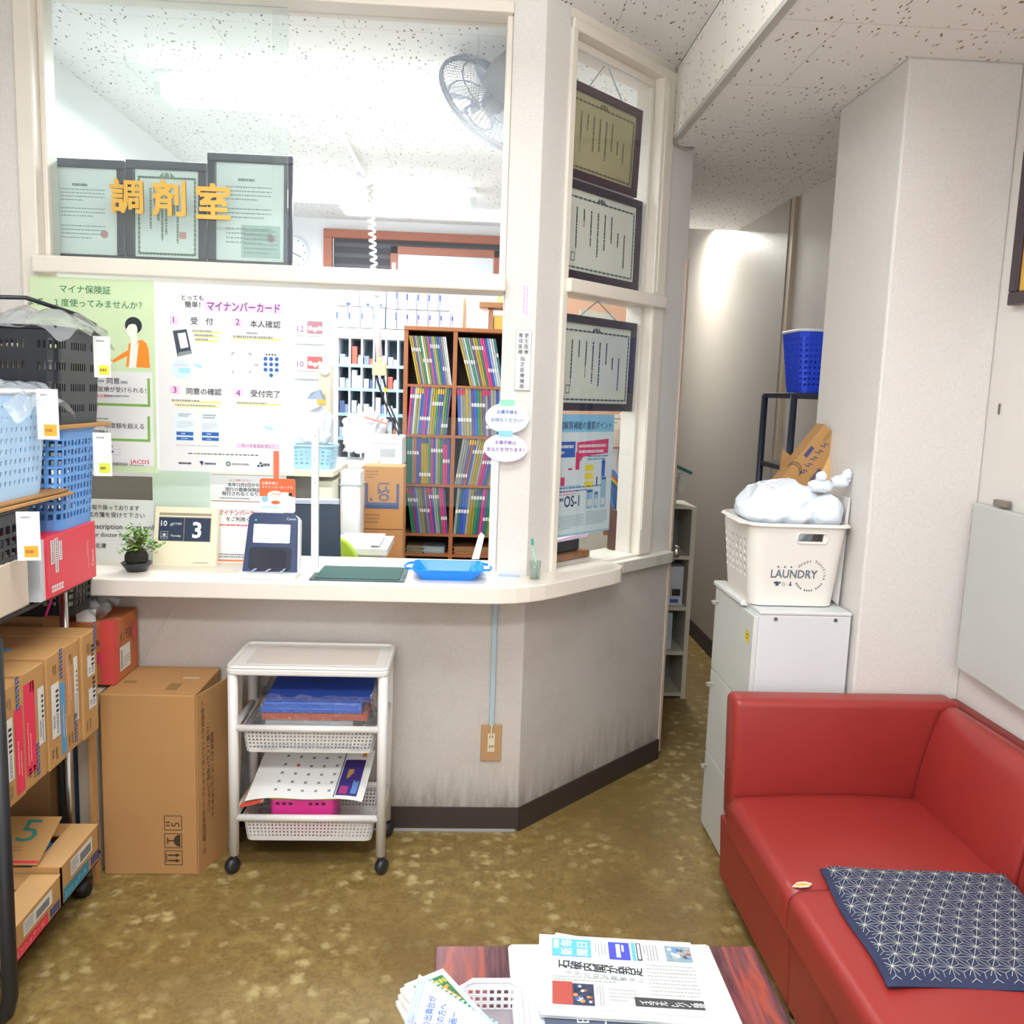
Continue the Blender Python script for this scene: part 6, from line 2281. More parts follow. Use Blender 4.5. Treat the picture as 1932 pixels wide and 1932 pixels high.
t = thing('leaflet', (0.0, 1.3, 0.475), 'white leaflet with a pale blue dotted border on top of the pile', 'leaflet')
T0, T1 = Vector((-0.06, 1.422, 0.477)), Vector((-0.076, 1.299, 0.477))
FL = fr(T0, T0-T1, (-1, 0, 0))
mb = MB(FL)
LK = 0.72                                                        # the far edge runs off at a slant
mb.add([(0, 0, 0), (-0.22, 0, 0), (-0.22, -0.22, 0), (-0.145, -0.20, 0)], [(0, 1, 2, 3)], PAPER)
mb.add([(0, 0, -0.002), (-0.22, 0, -0.002), (-0.22, -0.22, -0.002), (-0.145, -0.20, -0.002)], [(3, 2, 1, 0)], PAPER)
build(mb, 'sheet', t)
mb = MB(FL)
DB = mat('9adfee', 0.6, vary=0)
for k in range(22):
    q0 = Vector((-0.006, -0.006))+Vector((-0.145, -0.20))*(0.03+k/23)
    e = Vector((-0.145, -0.20)).normalized()
    nn = Vector((e.y, -e.x))*0.007
    mb.poly([(q0.x, q0.y), (q0.x+e.x*0.006, q0.y+e.y*0.006), (q0.x+e.x*0.006-nn.x, q0.y+e.y*0.006-nn.y), (q0.x-nn.x, q0.y-nn.y)], DB, 0.0004)
for k in range(3):
    mb.rect(-0.21, -0.004-k*0.0055, -0.010-k*0.004, -0.001-k*0.0055, DB, 0.0004)
build(mb, 'dotted_border', t)
mb = MB(FL)
BT = mat('2a62c8', 0.6, vary=0)
for r_, s_ in enumerate(('ただ今この出典台が', '必要な男性の方へ', '企画ー')):
    for k, ch in enumerate(s_[::-1]):
        mb.text(ch, -0.052-r_*0.016-k*0.0150-0.015, -0.040-r_*0.021, 0.0150, BT, 0.0004, 0.02, 'l')
mb.poly([(-0.085, -0.008), (-0.11, -0.012), (-0.14, -0.03), (-0.12, -0.004)], mat('9a7ac8', 0.6), 0.0003)
build(mb, 'blue_lettering', t)



# ---------------------------------------------------------------- framed licences standing on the window rail
def licence(t, M, w, h, fw, paper, style, frame_m, seed=1, depth=0.018):
    mb = MB(M)
    for (a, b, c, d) in ((0, 0, w, fw), (0, h-fw, w, h), (0, fw, fw, h-fw), (w-fw, fw, w, h-fw)):
        mb.box((a, b, -depth), (c, d, 0), frame_m)
    build(mb, 'frame', t, bevel=0.003)
    mb = MB(M)
    mb.box((fw, fw, -depth*0.8), (w-fw, h-fw, -depth*0.5), paper)
    build(mb, 'document', t)
    mb = MB(M)
    n = -depth*0.5+0.0006
    a, b, c, d = fw+0.012, fw+0.012, w-fw-0.012, h-fw-0.012
    if style == 'rows':
        soft = mat('8fa3a3', 0.7, vary=0)
        mb.scrib(a+0.3*(c-a), d-0.045, c-0.25*(c-a), d-0.036, 1, mat('6d8384', 0.7, vary=0), n, seed, 0.9)
        for k, (y0, y1, rows) in enumerate(((0.62, 0.80, 4), (0.42, 0.56, 3), (0.14, 0.34, 4))):
            mb.scrib(a+0.10*(c-a), b+y0*(d-b), c-0.15*(c-a), b+y1*(d-b), rows, soft, n, seed+k, 0.28)
        mb.disc(c-0.03, b+0.22*(d-b), 0.013, mat('d99a96', 0.6), n, 14)
        if seed == 3:
            mb.rect(a+0.35*(c-a), b, c, b+0.36*(d-b), mat('b9cfc8', 0.6), n)
            mb.scrib(a+0.4*(c-a), b+0.03*(d-b), c-0.01, b+0.32*(d-b), 6, soft, n+0.0004, 12, 0.3)
    else:
        ink = style
        bw = 0.012
        for k in range(60):                                     # ornamental border of small leaves
            for (u, v) in ((a+(c-a)*k/59, b), (a+(c-a)*k/59, d-0.012), (a, b+(d-b-0.012)*k/59), (c, b+(d-b-0.012)*k/59)):
                mb.disc(u, v, 0.0035+0.0012*math.sin(k*1.7), ink, n, 6)
        mid = (a+c)/2
        mb.poly([(mid-0.032, d-0.016), (mid-0.012, d+0.006), (mid-0.010, d-0.010)], ink, n+0.0004)
        mb.poly([(mid+0.032, d-0.016), (mid+0.010, d-0.010), (mid+0.012, d+0.006)], ink, n+0.0004)
        mb.disc(mid, d-0.004, 0.008, ink, n+0.0004, 12)
        rg = random.Random(seed)
        x = c-0.05
        for k in range(8):
            hgt = (0.52, 0.22, 0.45, 0.80, 0.84, 0.62, 0.30, 0.72)[k]*(d-b)
            top = d-0.045-(0.05 if k in (0, 1) else 0)
            mb.scrib(x-0.010, max(b+0.02, top-hgt), x, top, 1, ink, n+0.0002, seed+k, 0.75, vert=True)
            mb.scrib(x-0.007, max(b+0.02, top-hgt), x-0.003, top, 1, ink, n+0.0003, seed+k+40, 0.9, vert=True)
            x -= (c-a-0.08)/8
        if seed in (22, 23):
            mb.outline(a+0.10*(c-a), b+0.02, a+0.10*(c-a)+0.022, b+0.05, 0.003, ink, n+0.0003)
        if seed == 2:
            mb.rect(c-0.05, b+0.05, c-0.028, b+0.072, mat('dda09c', 0.6), n+0.0004)
    build(mb, 'printing', t)
    mb = MB(M)
    mb.rect(fw*0.9, fw*0.9, w-fw*0.9, h-fw*0.9, GLASS, -0.004)
    build(mb, 'cover_glass', t)


FRB = mat('33303f', 0.3)
DOC = mat('f4fbf8', 0.6, vary=0.02)
for k, (x0, x1, h, lab) in enumerate(((-1.384, -1.122, 0.325, 'black framed licence at the left end of the window rail'),
                                      (-1.120, -0.864, 0.330, 'black framed licence with leafy border, middle of the window rail'),
                                      (-0.862, -0.590, 0.364, 'taller black framed licence at the right on the window rail'))):
    t = thing('framed_licence', ((x0+x1)/2, 2.96, 1.876), lab, 'framed licence', 'licences on the window rail')
    M = fr((x0, 2.957, 1.876), (1, 0, 0), (0, 0.04, 1))
    licence(t, M, x1-x0, h, 0.027, DOC, 'rows' if k != 1 else mat('8c9f8a', 0.7, vary=0), FRB, (1, 2, 3)[k])

# gold characters on the glass
t = thing('room_sign', (-0.95, 2.884, 2.02), 'three gold characters mounted on the upper window glass', 'sign')
GOLD = mat('dcb25c', 0.30, metal=0.75, vary=0.02)
for ch, x0, x1, z in (('調', -1.136, -1.034, 2.021), ('剤', -1.008, -0.903, 2.018), ('室', -0.873, -0.765, 2.015)):
    vs, fs, a0, a1, b0, b1 = text_geo(ch, 0.0)
    k = (x1-x0)/(a1-a0+0.05)
    mb = MB(front(x0, z, 2.8855))
    edges = {}
    for f in fs:
        for i in range(len(f)):
            e = (f[i], f[(i+1) % len(f)])
            edges[e] = edges.get(e, 0)+1
    rim = [e for e in edges if (e[1], e[0]) not in edges]
    n_ = len(vs)
    for q, (dx, dy) in enumerate(((0, 0), (0.05, 0), (0, 0.05), (0.05, 0.05), (0.025, 0.025))):   # broad cut-out strokes
        zt = 0.0040+0.0002*q
        top = [((x-a0+dx)*k, (y-b0+dy)*k, zt) for x, y in vs]
        mb.add(top+[(p[0], p[1], 0.0) for p in top], list(fs)+[(e[0], e[0]+n_, e[1]+n_, e[1]) for e in rim], GOLD)
    build(mb, 'character', t)

# ---------------------------------------------------------------- framed certificates in the 45 degree window
CERT = (((0.574, 2.534), (0.616, 2.231), 'c2b68e', '6f6a50', '4a3340', 'topmost framed certificate, browned with age, in the angled window', 21),
        ((0.633, 2.226), (0.638, 1.902), 'f6f6ea', '4f6466', '3a2f42', 'middle framed certificate standing on the rail of the angled window', 22),
        ((0.645, 1.782), (0.626, 1.451), 'eaeee2', '4a5a64', '3c3848', 'framed certificate hung above the drink poster in the angled window', 23))
for (p_tr, p_br, px, ink, fc, lab, sd) in CERT:
    u0, v0, h = 0.152, p_br[1], p_tr[1]-p_br[1]
    w, n, lean = (p_tr[0]+p_br[0])/2-u0, -0.045, (0.03, 0.0, 0.015)[sd-21]
    t = thing('framed_certificate', tuple(diag(-0.045, u0+w/2, v0).translation), lab, 'framed certificate', 'certificates in the angled window')
    M = diag(n, u0, v0) @ Matrix.Rotation(lean, 4, 'X')
    licence(t, M, w, h, 0.028, mat(px, 0.6, vary=0.05, scale=6), mat(ink, 0.7, vary=0), mat(fc, 0.35), sd, 0.02)
    if sd != 22:
        mb = MB(M)
        mb.tube([(w*0.30, h, -0.012), (w*0.52, h+0.105 if sd == 21 else h+0.06, -0.02), (w*0.74, h, -0.012)], 0.0022, mat('9fb3b4', 0.6), 5)
        build(mb, 'hanging_cord', t)

# oral rehydration poster
t = thing('drink_poster', tuple(diag(-0.03, 0.33, 0.98).translation), 'pale blue drink poster with bar charts inside the angled window', 'poster')
PB = (0.1332, 1.002, 0.491, 1.429)
D0 = diag(-0.0235)
mb = MB(D0)
pu0, pv0, pu1, pv1 = PB
pu0 = 0.10
pv0, pv1 = 1.010, 1.440
mb.box((pu0, pv0, -0.0015), (pu1, pv1, 0), mat('e3f0f6', 0.5, vary=0.03, scale=5))
build(mb, 'sheet', t)
pw = pu1-pu0
mb = MB(D0)
mb.rect(pu0, pv1-0.062, pu1, pv1, mat('8ccbee', 0.5, vary=0.05, scale=14), 0.0005)
mb.text('水・電解質補給の重要ポイント', pu0+0.02, pv1-0.050, 0.030, NAVY, 0.001, 0.008, 'l', pw-0.035)
build(mb, 'heading', t)
mb = MB(D0)
mb.rect(pu0+0.02, pv1-0.150, pu0+0.165, pv1-0.095, mat('2a62c0', 0.5), 0.0005)
mb.scrib(pu0+0.03, pv1-0.143, pu0+0.155, pv1-0.102, 2, PAPER, 0.001, 5, 0.5)
mb.poly([(pu0+0.175, pv1-0.150), (pu0+0.195, pv1-0.150), (pu0+0.190, pv1-0.172), (pu0+0.212, pv1-0.150), (pu1-0.03, pv1-0.140), (pu1-0.03, pv1-0.088), (pu0+0.175, pv1-0.098)], mat('e0487e', 0.5), 0.0005)
mb.scrib(pu0+0.185, pv1-0.142, pu1-0.045, pv1-0.102, 2, PAPER, 0.001, 6, 0.5)
build(mb, 'speech_banners', t)
mb = MB(D0)
cx0 = pu0+0.045
for k, (dx, hgt, base, col) in enumerate(((0.0, 0.006, 0.0, '2f7f9a'), (0.045, 0.030, 0.006, 'd83a6e'), (0.085, 0.007, 0.060, 'd83a6e'), (0.125, 0.062, 0.060, 'd83a6e'))):
    mb.rect(cx0+dx, pv1-0.255+base, cx0+dx+0.022, pv1-0.255+base+hgt, mat(col, 0.5), 0.0006)
mb.rect(cx0-0.01, pv1-0.256, cx0+0.16, pv1-0.249, mat('b5def0', 0.5), 0.0005)
mb.line([(cx0+0.002, pv1-0.255), (cx0+0.010, pv1-0.16)], 0.003, NAVY, 0.0006)
for k in range(3):
    mb.rect(pu1-0.165, pv1-0.262+k*0.030, pu1-0.115, pv1-0.240+k*0.030, YELLOW, 0.0006)
mb.poly([(pu1-0.065, pv1-0.255), (pu1-0.045, pv1-0.255), (pu1-0.045, pv1-0.175), (pu1-0.040, pv1-0.175), (pu1-0.055, pv1-0.160), (pu1-0.070, pv1-0.175), (pu1-0.065, pv1-0.175)], mat('3c62c4', 0.5), 0.0006)
mb.poly([(pu1-0.095, pv1-0.258), (pu1-0.088, pv1-0.258), (pu1-0.088, pv1-0.225), (pu1-0.095, pv1-0.225)], INK, 0.0006)
mb.scrib(pu1-0.15, pv1-0.165, pu1-0.03, pv1-0.145, 2, mat('4a8ab0', 0.5), 0.0006, 7, 0.5)
mb.scrib(cx0, pv1-0.285, cx0+0.15, pv1-0.268, 2, mat('d98aa4', 0.5), 0.0006, 8, 0.4)
build(mb, 'charts', t)
mb = MB(D0)
mb.text('OS-1', pu0+0.115, pv0+0.105, 0.056, mat('2f3c66', 0.5, vary=0), 0.0006, 0.02, 'l', 0.085)
mb.scrib(pu0+0.03, pv0+0.103, pu0+0.11, pv0+0.142, 2, NAVY, 0.0006, 9, 0.55)
mb.scrib(pu0+0.03, pv0+0.155, pu1-0.05, pv0+0.178, 2, mat('4a7ac0', 0.5), 0.0006, 10, 0.4)
mb.scrib(pu0+0.02, pv0+0.025, pu1-0.16, pv0+0.075, 7, mat('8fb4bc', 0.5), 0.0006, 11, 0.4)
mb.scrib(pu1-0.145, pv0+0.030, pu1-0.02, pv0+0.082, 7, mat('8fb4bc', 0.5), 0.0006, 12, 0.4)
mb.rect(pu0+0.02, pv0, pu1, pv0+0.008, mat('a5d6f0', 0.5), 0.0006)
build(mb, 'print', t)
for (a, wd, hh) in ((0.150, 0.038, 0.072), (0.105, 0.026, 0.062), (0.066, 0.032, 0.115)):
    mb = MB(D0)
    mb.prism(rrect(pu1-a, pv0+0.090, pu1-a+wd, pv0+0.090+hh, 0.006), 0.0004, 0.001, mat('9fc3e0', 0.4, vary=0.08))
    mb.rect(pu1-a+0.003, pv0+0.090+hh-0.012, pu1-a+wd-0.003, pv0+0.090+hh-0.004, mat('3c6ca8', 0.4), 0.0014)
    mb.rect(pu1-a+0.004, pv0+0.10, pu1-a+wd-0.004, pv0+0.125, mat('dfe9f2', 0.4), 0.0014)
    build(mb, 'bottle_picture', t)

# clutter on the inner sill of the angled window
DS = diag(-0.075)
mb = MB(diag(-0.10))
mb.box((0.10, 0.905, -0.16), (0.455, 0.930, 0.02), mat('9a6440', 0.5, vary=0.12))
tag(build(mb, 'wooden_board', bevel=0.003), 'brown wooden board on the inner sill of the angled window', 'board')
mb = MB(diag(-0.10))
mb.box((0.10, 0.932, -0.15), (0.415, 0.978, 0.0), mat('2b303c', 0.4))
tag(build(mb, 'black_device', bevel=0.006), 'flat black device on the wooden board under the drink poster', 'device')
mb = MB(diag(-0.085))
mb.hexa([(0.10, 0.980, -0.03), (0.41, 0.985, -0.03), (0.41, 0.985, 0.02), (0.10, 0.980, 0.02)], [(0.10, 0.984, -0.03), (0.43, 1.004, -0.03), (0.43, 1.004, 0.02), (0.10, 0.984, 0.02)], mat('f4d0e2', 0.5, vary=0.1))
tag(build(mb, 'pink_flyer'), 'pink and white flyer lying on the black device', 'flyer')
mb = MB(diag(-0.20))
mb.poly([(0.7006, 1.184), (0.7784, 1.125), (0.8067, 0.934), (0.7091, 0.944)], mat('dd9a62', 0.6), 0)
mb.poly([(0.7006, 1.184), (0.7784, 1.125), (0.8067, 0.934), (0.7091, 0.944)][::-1], mat('dd9a62', 0.6), -0.006)
tag(build(mb, 'orange_folder'), 'orange folder standing behind the drink poster', 'folder')
t = thing('rainbow_book', tuple(diag(-0.15, 0.5, 0.98).translation), 'blue booklet cover with a rainbow bulging beside the drink poster', 'booklet')
mb = MB(diag(-0.14))
RB = [(0.6208, 1.234), (0.676, 1.215), (0.7227, 1.171), (0.7467, 1.111), (0.7396, 1.075), (0.7198, 1.042), (0.7085, 1.006), (0.6887, 1.062), (0.6463, 1.139)]
mb.prism(RB[::-1], -0.012, 0, mat('4f86cc', 0.5, vary=0.05))
build(mb, 'cover', t)
mb = MB(diag(-0.14))
for k, hx in enumerate(('d8452e', 'f0a23a', 'f0dc5a', '4a9a5a', '3a5ab0')):
    o = 0.006*k
    q = [(0.6265, 1.207), (0.6703, 1.19), (0.7085, 1.163)]
    mb.line([(p[0]-o*0.4, p[1]-o) for p in q], 0.0058, mat(hx, 0.5), 0.0006)
mb.poly([(0.7212, 1.102), (0.7382, 1.09), (0.7198, 1.042), (0.7085, 1.006), (0.6972, 1.05)], mat('4a7a4a', 0.5), 0.0006)
build(mb, 'rainbow_picture', t)
mb = MB(diag(-0.19))
mb.prism([(0.6779, 1.366), (0.7967, 1.397), (0.808, 1.436), (0.7868, 1.419), (0.8702, 1.342), (0.8816, 1.309), (0.8462, 1.266), (0.7755, 1.22), (0.7967, 1.147), (0.7472, 1.204), (0.6892, 1.232)][::-1], -0.03, 0, mat('eeeeec', 0.5, vary=0.04, scale=8))
tag(build(mb, 'white_paper_bag', bevel=0.004), 'crumpled white paper bag beside the drink poster', 'bag')
t = thing('small_calendar', tuple(diag(-0.18, 0.55, 1.36).translation), 'small pale calendar page hanging behind the drink poster', 'calendar')
mb = MB(diag(-0.175))
A_ = (0.6629, 1.295, 0.769, 1.436)
mb.box((A_[0], A_[1], -0.002), (A_[2], A_[3], 0), mat('e6ddd2', 0.6, vary=0.04))
build(mb, 'page', t)
mb = MB(diag(-0.175))
mb.rect(A_[0]+0.004, A_[1]+0.003, A_[2]-0.004, A_[1]+0.012, mat('b5706a', 0.6), 0.0005)
mb.scrib(A_[0]+0.008, A_[1]+0.02, A_[2]-0.008, A_[3]-0.06, 6, mat('c9b0a0', 0.6), 0.0005, 4, 0.4)
mb.scrib(A_[0]+0.008, A_[3]-0.04, A_[2]-0.008, A_[3]-0.01, 2, mat('b5a090', 0.6), 0.0005, 5, 0.4)
build(mb, 'printing', t)
t = thing('small_picture', tuple(diag(-0.09, 0.62, 0.905).translation), 'small dark frame with a greenish picture on the inner sill corner', 'picture')
A_ = (0.6508, 0.899, 0.8148, 1.065)
mb = MB(diag(-0.095))
mb.box((A_[0], 0.905, -0.03), (A_[2], A_[3], 0), mat('4a4642', 0.4))
mb.box((A_[0]-0.012, 0.905, -0.04), (A_[0], A_[3], 0.002), mat('5a3a30', 0.4))
build(mb, 'frame', t, bevel=0.003)
mb = MB(diag(-0.095))
mb.rect(A_[0]+0.020, 0.945, A_[2]-0.022, A_[3]-0.022, mat('c6c08a', 0.5, vary=0.25, scale=40), 0.0006)
mb.rect(A_[0]+0.022, 0.930, A_[2]-0.024, 0.950, mat('d9d4bc', 0.5), 0.0007)
build(mb, 'picture', t)
mb = MB(diag(-0.30))
A_ = (0.614, 1.797, 0.8431, 1.844)
mb.box((A_[0], A_[1]-0.03, -0.004), (A_[2], A_[3], 0), mat('cfcfc6', 0.6))
tag(build(mb, 'grey_card'), 'grey card behind the hung certificate in the angled window', 'card')
mb = MB()
mb.box((0.25, 4.10, 1.20), (0.78, 4.16, 2.02), mat('d9a98c', 0.7, vary=0.06, scale=6))
tag(build(mb, 'peach_partition'), 'peach coloured partition seen through the angled window', 'partition')
mb = MB()
mb.box((0.25, 4.09, 0), (0.78, 4.17, 1.198), mat('cfc9bd', 0.6))
tag(build(mb, 'storage_cupboard'), 'pale cupboard under the peach partition behind the angled window', 'cupboard')

# ---------------------------------------------------------------- lamps, conduit, fan and cord in the pharmacy
for (y, lab) in ((3.74, 'near ceiling lamp with two white tubes inside the pharmacy'), (5.49, 'far ceiling lamp with two white tubes by the back wall')):
    t = thing('ceiling_lamp', (-0.62, y, 2.62), lab, 'ceiling lamp', 'tube lamps on the pharmacy ceiling')
    mb = MB()
    mb.hexa([(-1.27, y-0.075, 2.66), (0.012, y-0.075, 2.66), (0.012, y+0.075, 2.66), (-1.27, y+0.075, 2.66)], [(-1.27, y-0.05, 2.72), (0.012, y-0.05, 2.72), (0.012, y+0.05, 2.72), (-1.27, y+0.05, 2.72)], mat('f2f4f4', 0.4))
    build(mb, 'housing', t)
    for dy in (-0.075, 0.075):
        mb = MB()
        mb.tube([(-1.23, y+dy, 2.635), (-0.03, y+dy, 2.635)], 0.016, LAMP, 10)
        build(mb, 'tube', t, smooth=True)
    for x in (-1.245, -0.012):
        mb = MB()
        mb.box((x-0.014, y-0.095, 2.61), (x+0.014, y+0.095, 2.662), mat('e3e8ea', 0.4))
        build(mb, 'lamp_holder', t, bevel=0.003)

t = thing('cable_raceway', (-0.64, 4.8, 2.70), 'white ceiling cable raceway running between the two lamps', 'cable raceway')
mb = MB()
mb.hexa([(-0.660, 3.84, 2.703), (-0.640, 3.84, 2.703), (-0.612, 5.40, 2.703), (-0.632, 5.40, 2.703)], [(-0.660, 3.84, 2.7199), (-0.640, 3.84, 2.7199), (-0.612, 5.40, 2.7199), (-0.632, 5.40, 2.7199)], mat('e9ecec', 0.4))
build(mb, 'duct', t)
for y in (4.30, 5.25):
    mb = MB()
    mb.box((-0.675, y-0.05, 2.692), (-0.620, y+0.05, 2.7199), mat('f0f2f2', 0.4))
    build(mb, 'junction_box', t, bevel=0.003)
t = thing('hanging_outlet', (-0.53, 5.2, 1.58), 'yellowish hanging outlet on a coiled white cord in the pharmacy', 'hanging outlet')
CORDM = mat('e6e2de', 0.4)
mb = MB()
pts = []
for i in range(260):
    s = i/259
    a = 2*PI*17*s
    c = Vector((-0.600+0.045*s, 5.2, 2.66-0.62*s))
    pts.append(c+Vector((0.016*math.cos(a), 0.016*math.sin(a), 0)))
mb.tube(pts, 0.0075, CORDM, 6)
mb.tube([(-0.555, 5.2, 2.04), (-0.54, 5.2, 1.85), (-0.528, 5.2, 1.66)], [0.012, 0.018, 0.020], mat('d9c9cc', 0.45), 10)
build(mb, 'coiled_cord', t, smooth=True)
mb = MB()
mb.prism(rrect(-0.568, 5.165, -0.488, 5.235, 0.012), 1.585, 1.66, mat('ecd9a4', 0.4))
mb.prism(rrect(-0.545, 5.175, -0.512, 5.225, 0.010), 1.66, 1.69, mat('e2cfa0', 0.4))
build(mb, 'socket_block', t, bevel=0.006)
for (x0, p1, p2) in ((-0.545, (-0.49, 5.2, 1.42), (-0.405, 5.25, 1.22)), (-0.508, (-0.47, 5.2, 1.42), (-0.40, 5.25, 1.26))):
    mb = MB()
    mb.tube([(x0, 5.2, 1.585), (x0+0.012, 5.2, 1.54), p1, p2], [0.010, 0.007, 0.005, 0.005], mat('24262e', 0.4), 6)
    build(mb, 'black_cable', t, smooth=True)
mb = MB()
mb.tube([(-0.4945, 5.2, 1.515), (-0.488, 5.2, 1.490)], 0.010, mat('f0cf3a', 0.4), 8)
build(mb, 'yellow_tape', t)

t = thing('wall_fan', (0.12, 3.1, 2.5), 'grey caged wall fan high behind the column in the pharmacy', 'fan')
ax = Vector((0.518, -0.672, 0.521)).normalized()
cen = Vector((0.050, 3.32, 2.545))
FM = fr(cen, ax.cross(Vector((0, 0, 1))), Vector((0, 0, 1)).cross(ax).cross(ax)*-1)
zaxis = FM.to_3x3() @ Vector((0, 0, 1))
if zaxis.dot(ax) < 0:
    FM = FM @ Matrix.Rotation(PI, 4, 'X')
FG = mat('aeb5c2', 0.35)
RAD = 0.205
mb = MB(FM)
for (r, z) in ((RAD, 0.0), (RAD, -0.012), (0.065, 0.068), (0.055, -0.075), (RAD*0.72, 0.045), (RAD*0.72, -0.052)):
    mb.tube([(r*math.cos(2*PI*i/40), r*math.sin(2*PI*i/40), z) for i in range(40)], 0.006 if r == RAD else 0.0026, FG, 6, closed=True)
for k in range(72):
    a = 2*PI*k/72
    c, s = math.cos(a), math.sin(a)
    c2, s2_ = math.cos(a+0.25), math.sin(a+0.25)
    mb.tube([(0.06*c2, 0.06*s2_, 0.068), (0.13*c, 0.13*s, 0.052), (RAD*0.96*c, RAD*0.96*s, 0.022), (RAD*c, RAD*s, 0.0)], 0.0013, FG, 4)
    mb.tube([(0.05*c2, 0.05*s2_, -0.075), (0.13*c, 0.13*s, -0.058), (RAD*0.96*c, RAD*0.96*s, -0.030), (RAD*c, RAD*s, -0.012)], 0.0013, FG, 4)
build(mb, 'cage', t)
for k in range(3):
    mb = MB(FM @ Matrix.Rotation(2*PI*k/3, 4, 'Z'))
    n = 10
    mb.surf(lambda u, v: (0.03+0.145*u, (v-0.5)*(0.05+0.13*u)*(1-0.3*u*u)+0.05*u, -0.012+0.028*(v-0.5)), 8, 6, clear('fan_blade_plastic', 'd5dce6', 0.6, haze=0.35, hazecol='c4cede'))
    build(mb, 'blade', t, smooth=True)
mb = MB(FM)
mb.lathe([(0.030, -0.03), (0.048, 0.0), (0.075, 0.062), (0.078, 0.13), (0.066, 0.175), (0.03, 0.19)], mat('a9aeb4', 0.4), 20)
build(mb, 'motor_housing', t, smooth=True)
mb = MB()
q = cen+ax*0.15
mb.tube([q, (0.19, 3.14, 2.60), (0.20, 3.02, 2.58)], 0.022, mat('8b9098', 0.4), 10)
mb.box((0.16, 2.995, 2.50), (0.235, 3.02, 2.66), mat('8b9098', 0.4))
build(mb, 'wall_bracket', t)

t = thing('wall_clock', (-1.31, 6.59, 2.34), 'round white wall clock half hidden behind the tallest licence', 'clock')
CM = fr((-1.31, 6.575, 2.469), (1, 0, 0), (0, 0, 1))
mb = MB(CM)
mb.lathe([(0.118, -0.022), (0.120, 0.0), (0.112, 0.004)], mat('dbe3ee', 0.35), 40)
build(mb, 'case', t)
mb = MB(CM)
mb.disc(0, 0, 0.108, PAPER, 0.005, 36)
for k in range(12):
    a = k*PI/6
    mb.line([(0.088*math.cos(a), 0.088*math.sin(a)), (0.102*math.cos(a), 0.102*math.sin(a))], 0.005, mat('5f6a84', 0.6), 0.0056)
build(mb, 'dial', t)
for (a, L, w) in ((-0.45, 0.075, 0.006), (2.4, 0.05, 0.007)):
    mb = MB(CM)
    mb.line([(-0.012*math.cos(a), -0.012*math.sin(a)), (L*math.cos(a), L*math.sin(a))], w, mat('4a5470', 0.6), 0.0065)
    build(mb, 'hand', t)

# ---------------------------------------------------------------- folder rack
t = thing('folder_rack', (-0.08, 5.65, 0), 'tall brown wooden rack filled with coloured patient folders', 'rack')
RW = mat('a9683e', 0.5, vary=0.12, scale=10)
xs = (-0.410, -0.105, 0.220)
for x in xs:
    mb = MB()
    mb.box((x-0.0, 5.50, 0), (x+0.026, 5.82, 1.875), RW)
    build(mb, 'upright', t)
mb = MB()
mb.box((-0.410, 5.49, 1.875), (0.246, 5.82, 1.900), RW)
build(mb, 'top_board', t, bevel=0.002)
LV = (1.545, 1.232, 0.920, 0.602, 0.470, 0.30, 0.06)
for z in LV:
    for x0, x1 in ((xs[0]+0.026, xs[1]), (xs[1]+0.026, xs[2])):
        mb = MB()
        mb.box((x0, 5.505, z-0.016), (x1, 5.82, z), RW)
        build(mb, 'shelf', t)
mb = MB()
mb.box((-0.40, 5.81, 0.05), (0.236, 5.82, 1.875), mat('4a3428', 0.6))
build(mb, 'back_board', t)

FC = {'yellow': 'b59a34', 'grey': '9a9c96', 'purple': '6a5c92', 'green': '2a8a68', 'magenta': 'cf3c80', 'blue': '3c5fc0', 'white': 'd3d6d4', 'olive': '8d8a3c', 'teal': '2f6f7a', 'orange': 'b4643a', 'pale blue': '7f9ac8'}
SEQ = (('yellow yellow purple grey olive green white yellow green magenta blue grey yellow green blue purple grey white white', 'top left', -0.32),
       ('yellow grey white green grey purple yellow yellow green magenta magenta blue pale_blue white white teal', 'top right', -0.42),
       ('magenta purple white olive grey blue purple magenta blue grey yellow yellow green purple blue olive green purple', 'second row left', 0.14),
       ('blue grey grey yellow grey purple blue green olive purple grey purple grey grey blue grey', 'second row right', -0.10),
       ('green teal grey orange blue purple yellow yellow yellow green magenta blue grey olive green magenta magenta blue', 'third row left', -0.03),
       ('grey grey grey purple orange blue grey yellow yellow grey magenta magenta purple blue olive grey', 'third row right', 0.34),
       ('green green magenta blue grey grey olive purple grey purple magenta blue grey grey green magenta magenta purple', 'fourth row left', -0.22),
       ('grey teal blue blue grey yellow olive green teal magenta purple green olive grey grey', 'fourth row right', 0.16))
TABM = [mat('d2386a', 0.5), mat('f0b93a', 0.5), mat('46508c', 0.5)]
LABM = mat('eeeae6', 0.5)
rg = random.Random(21)
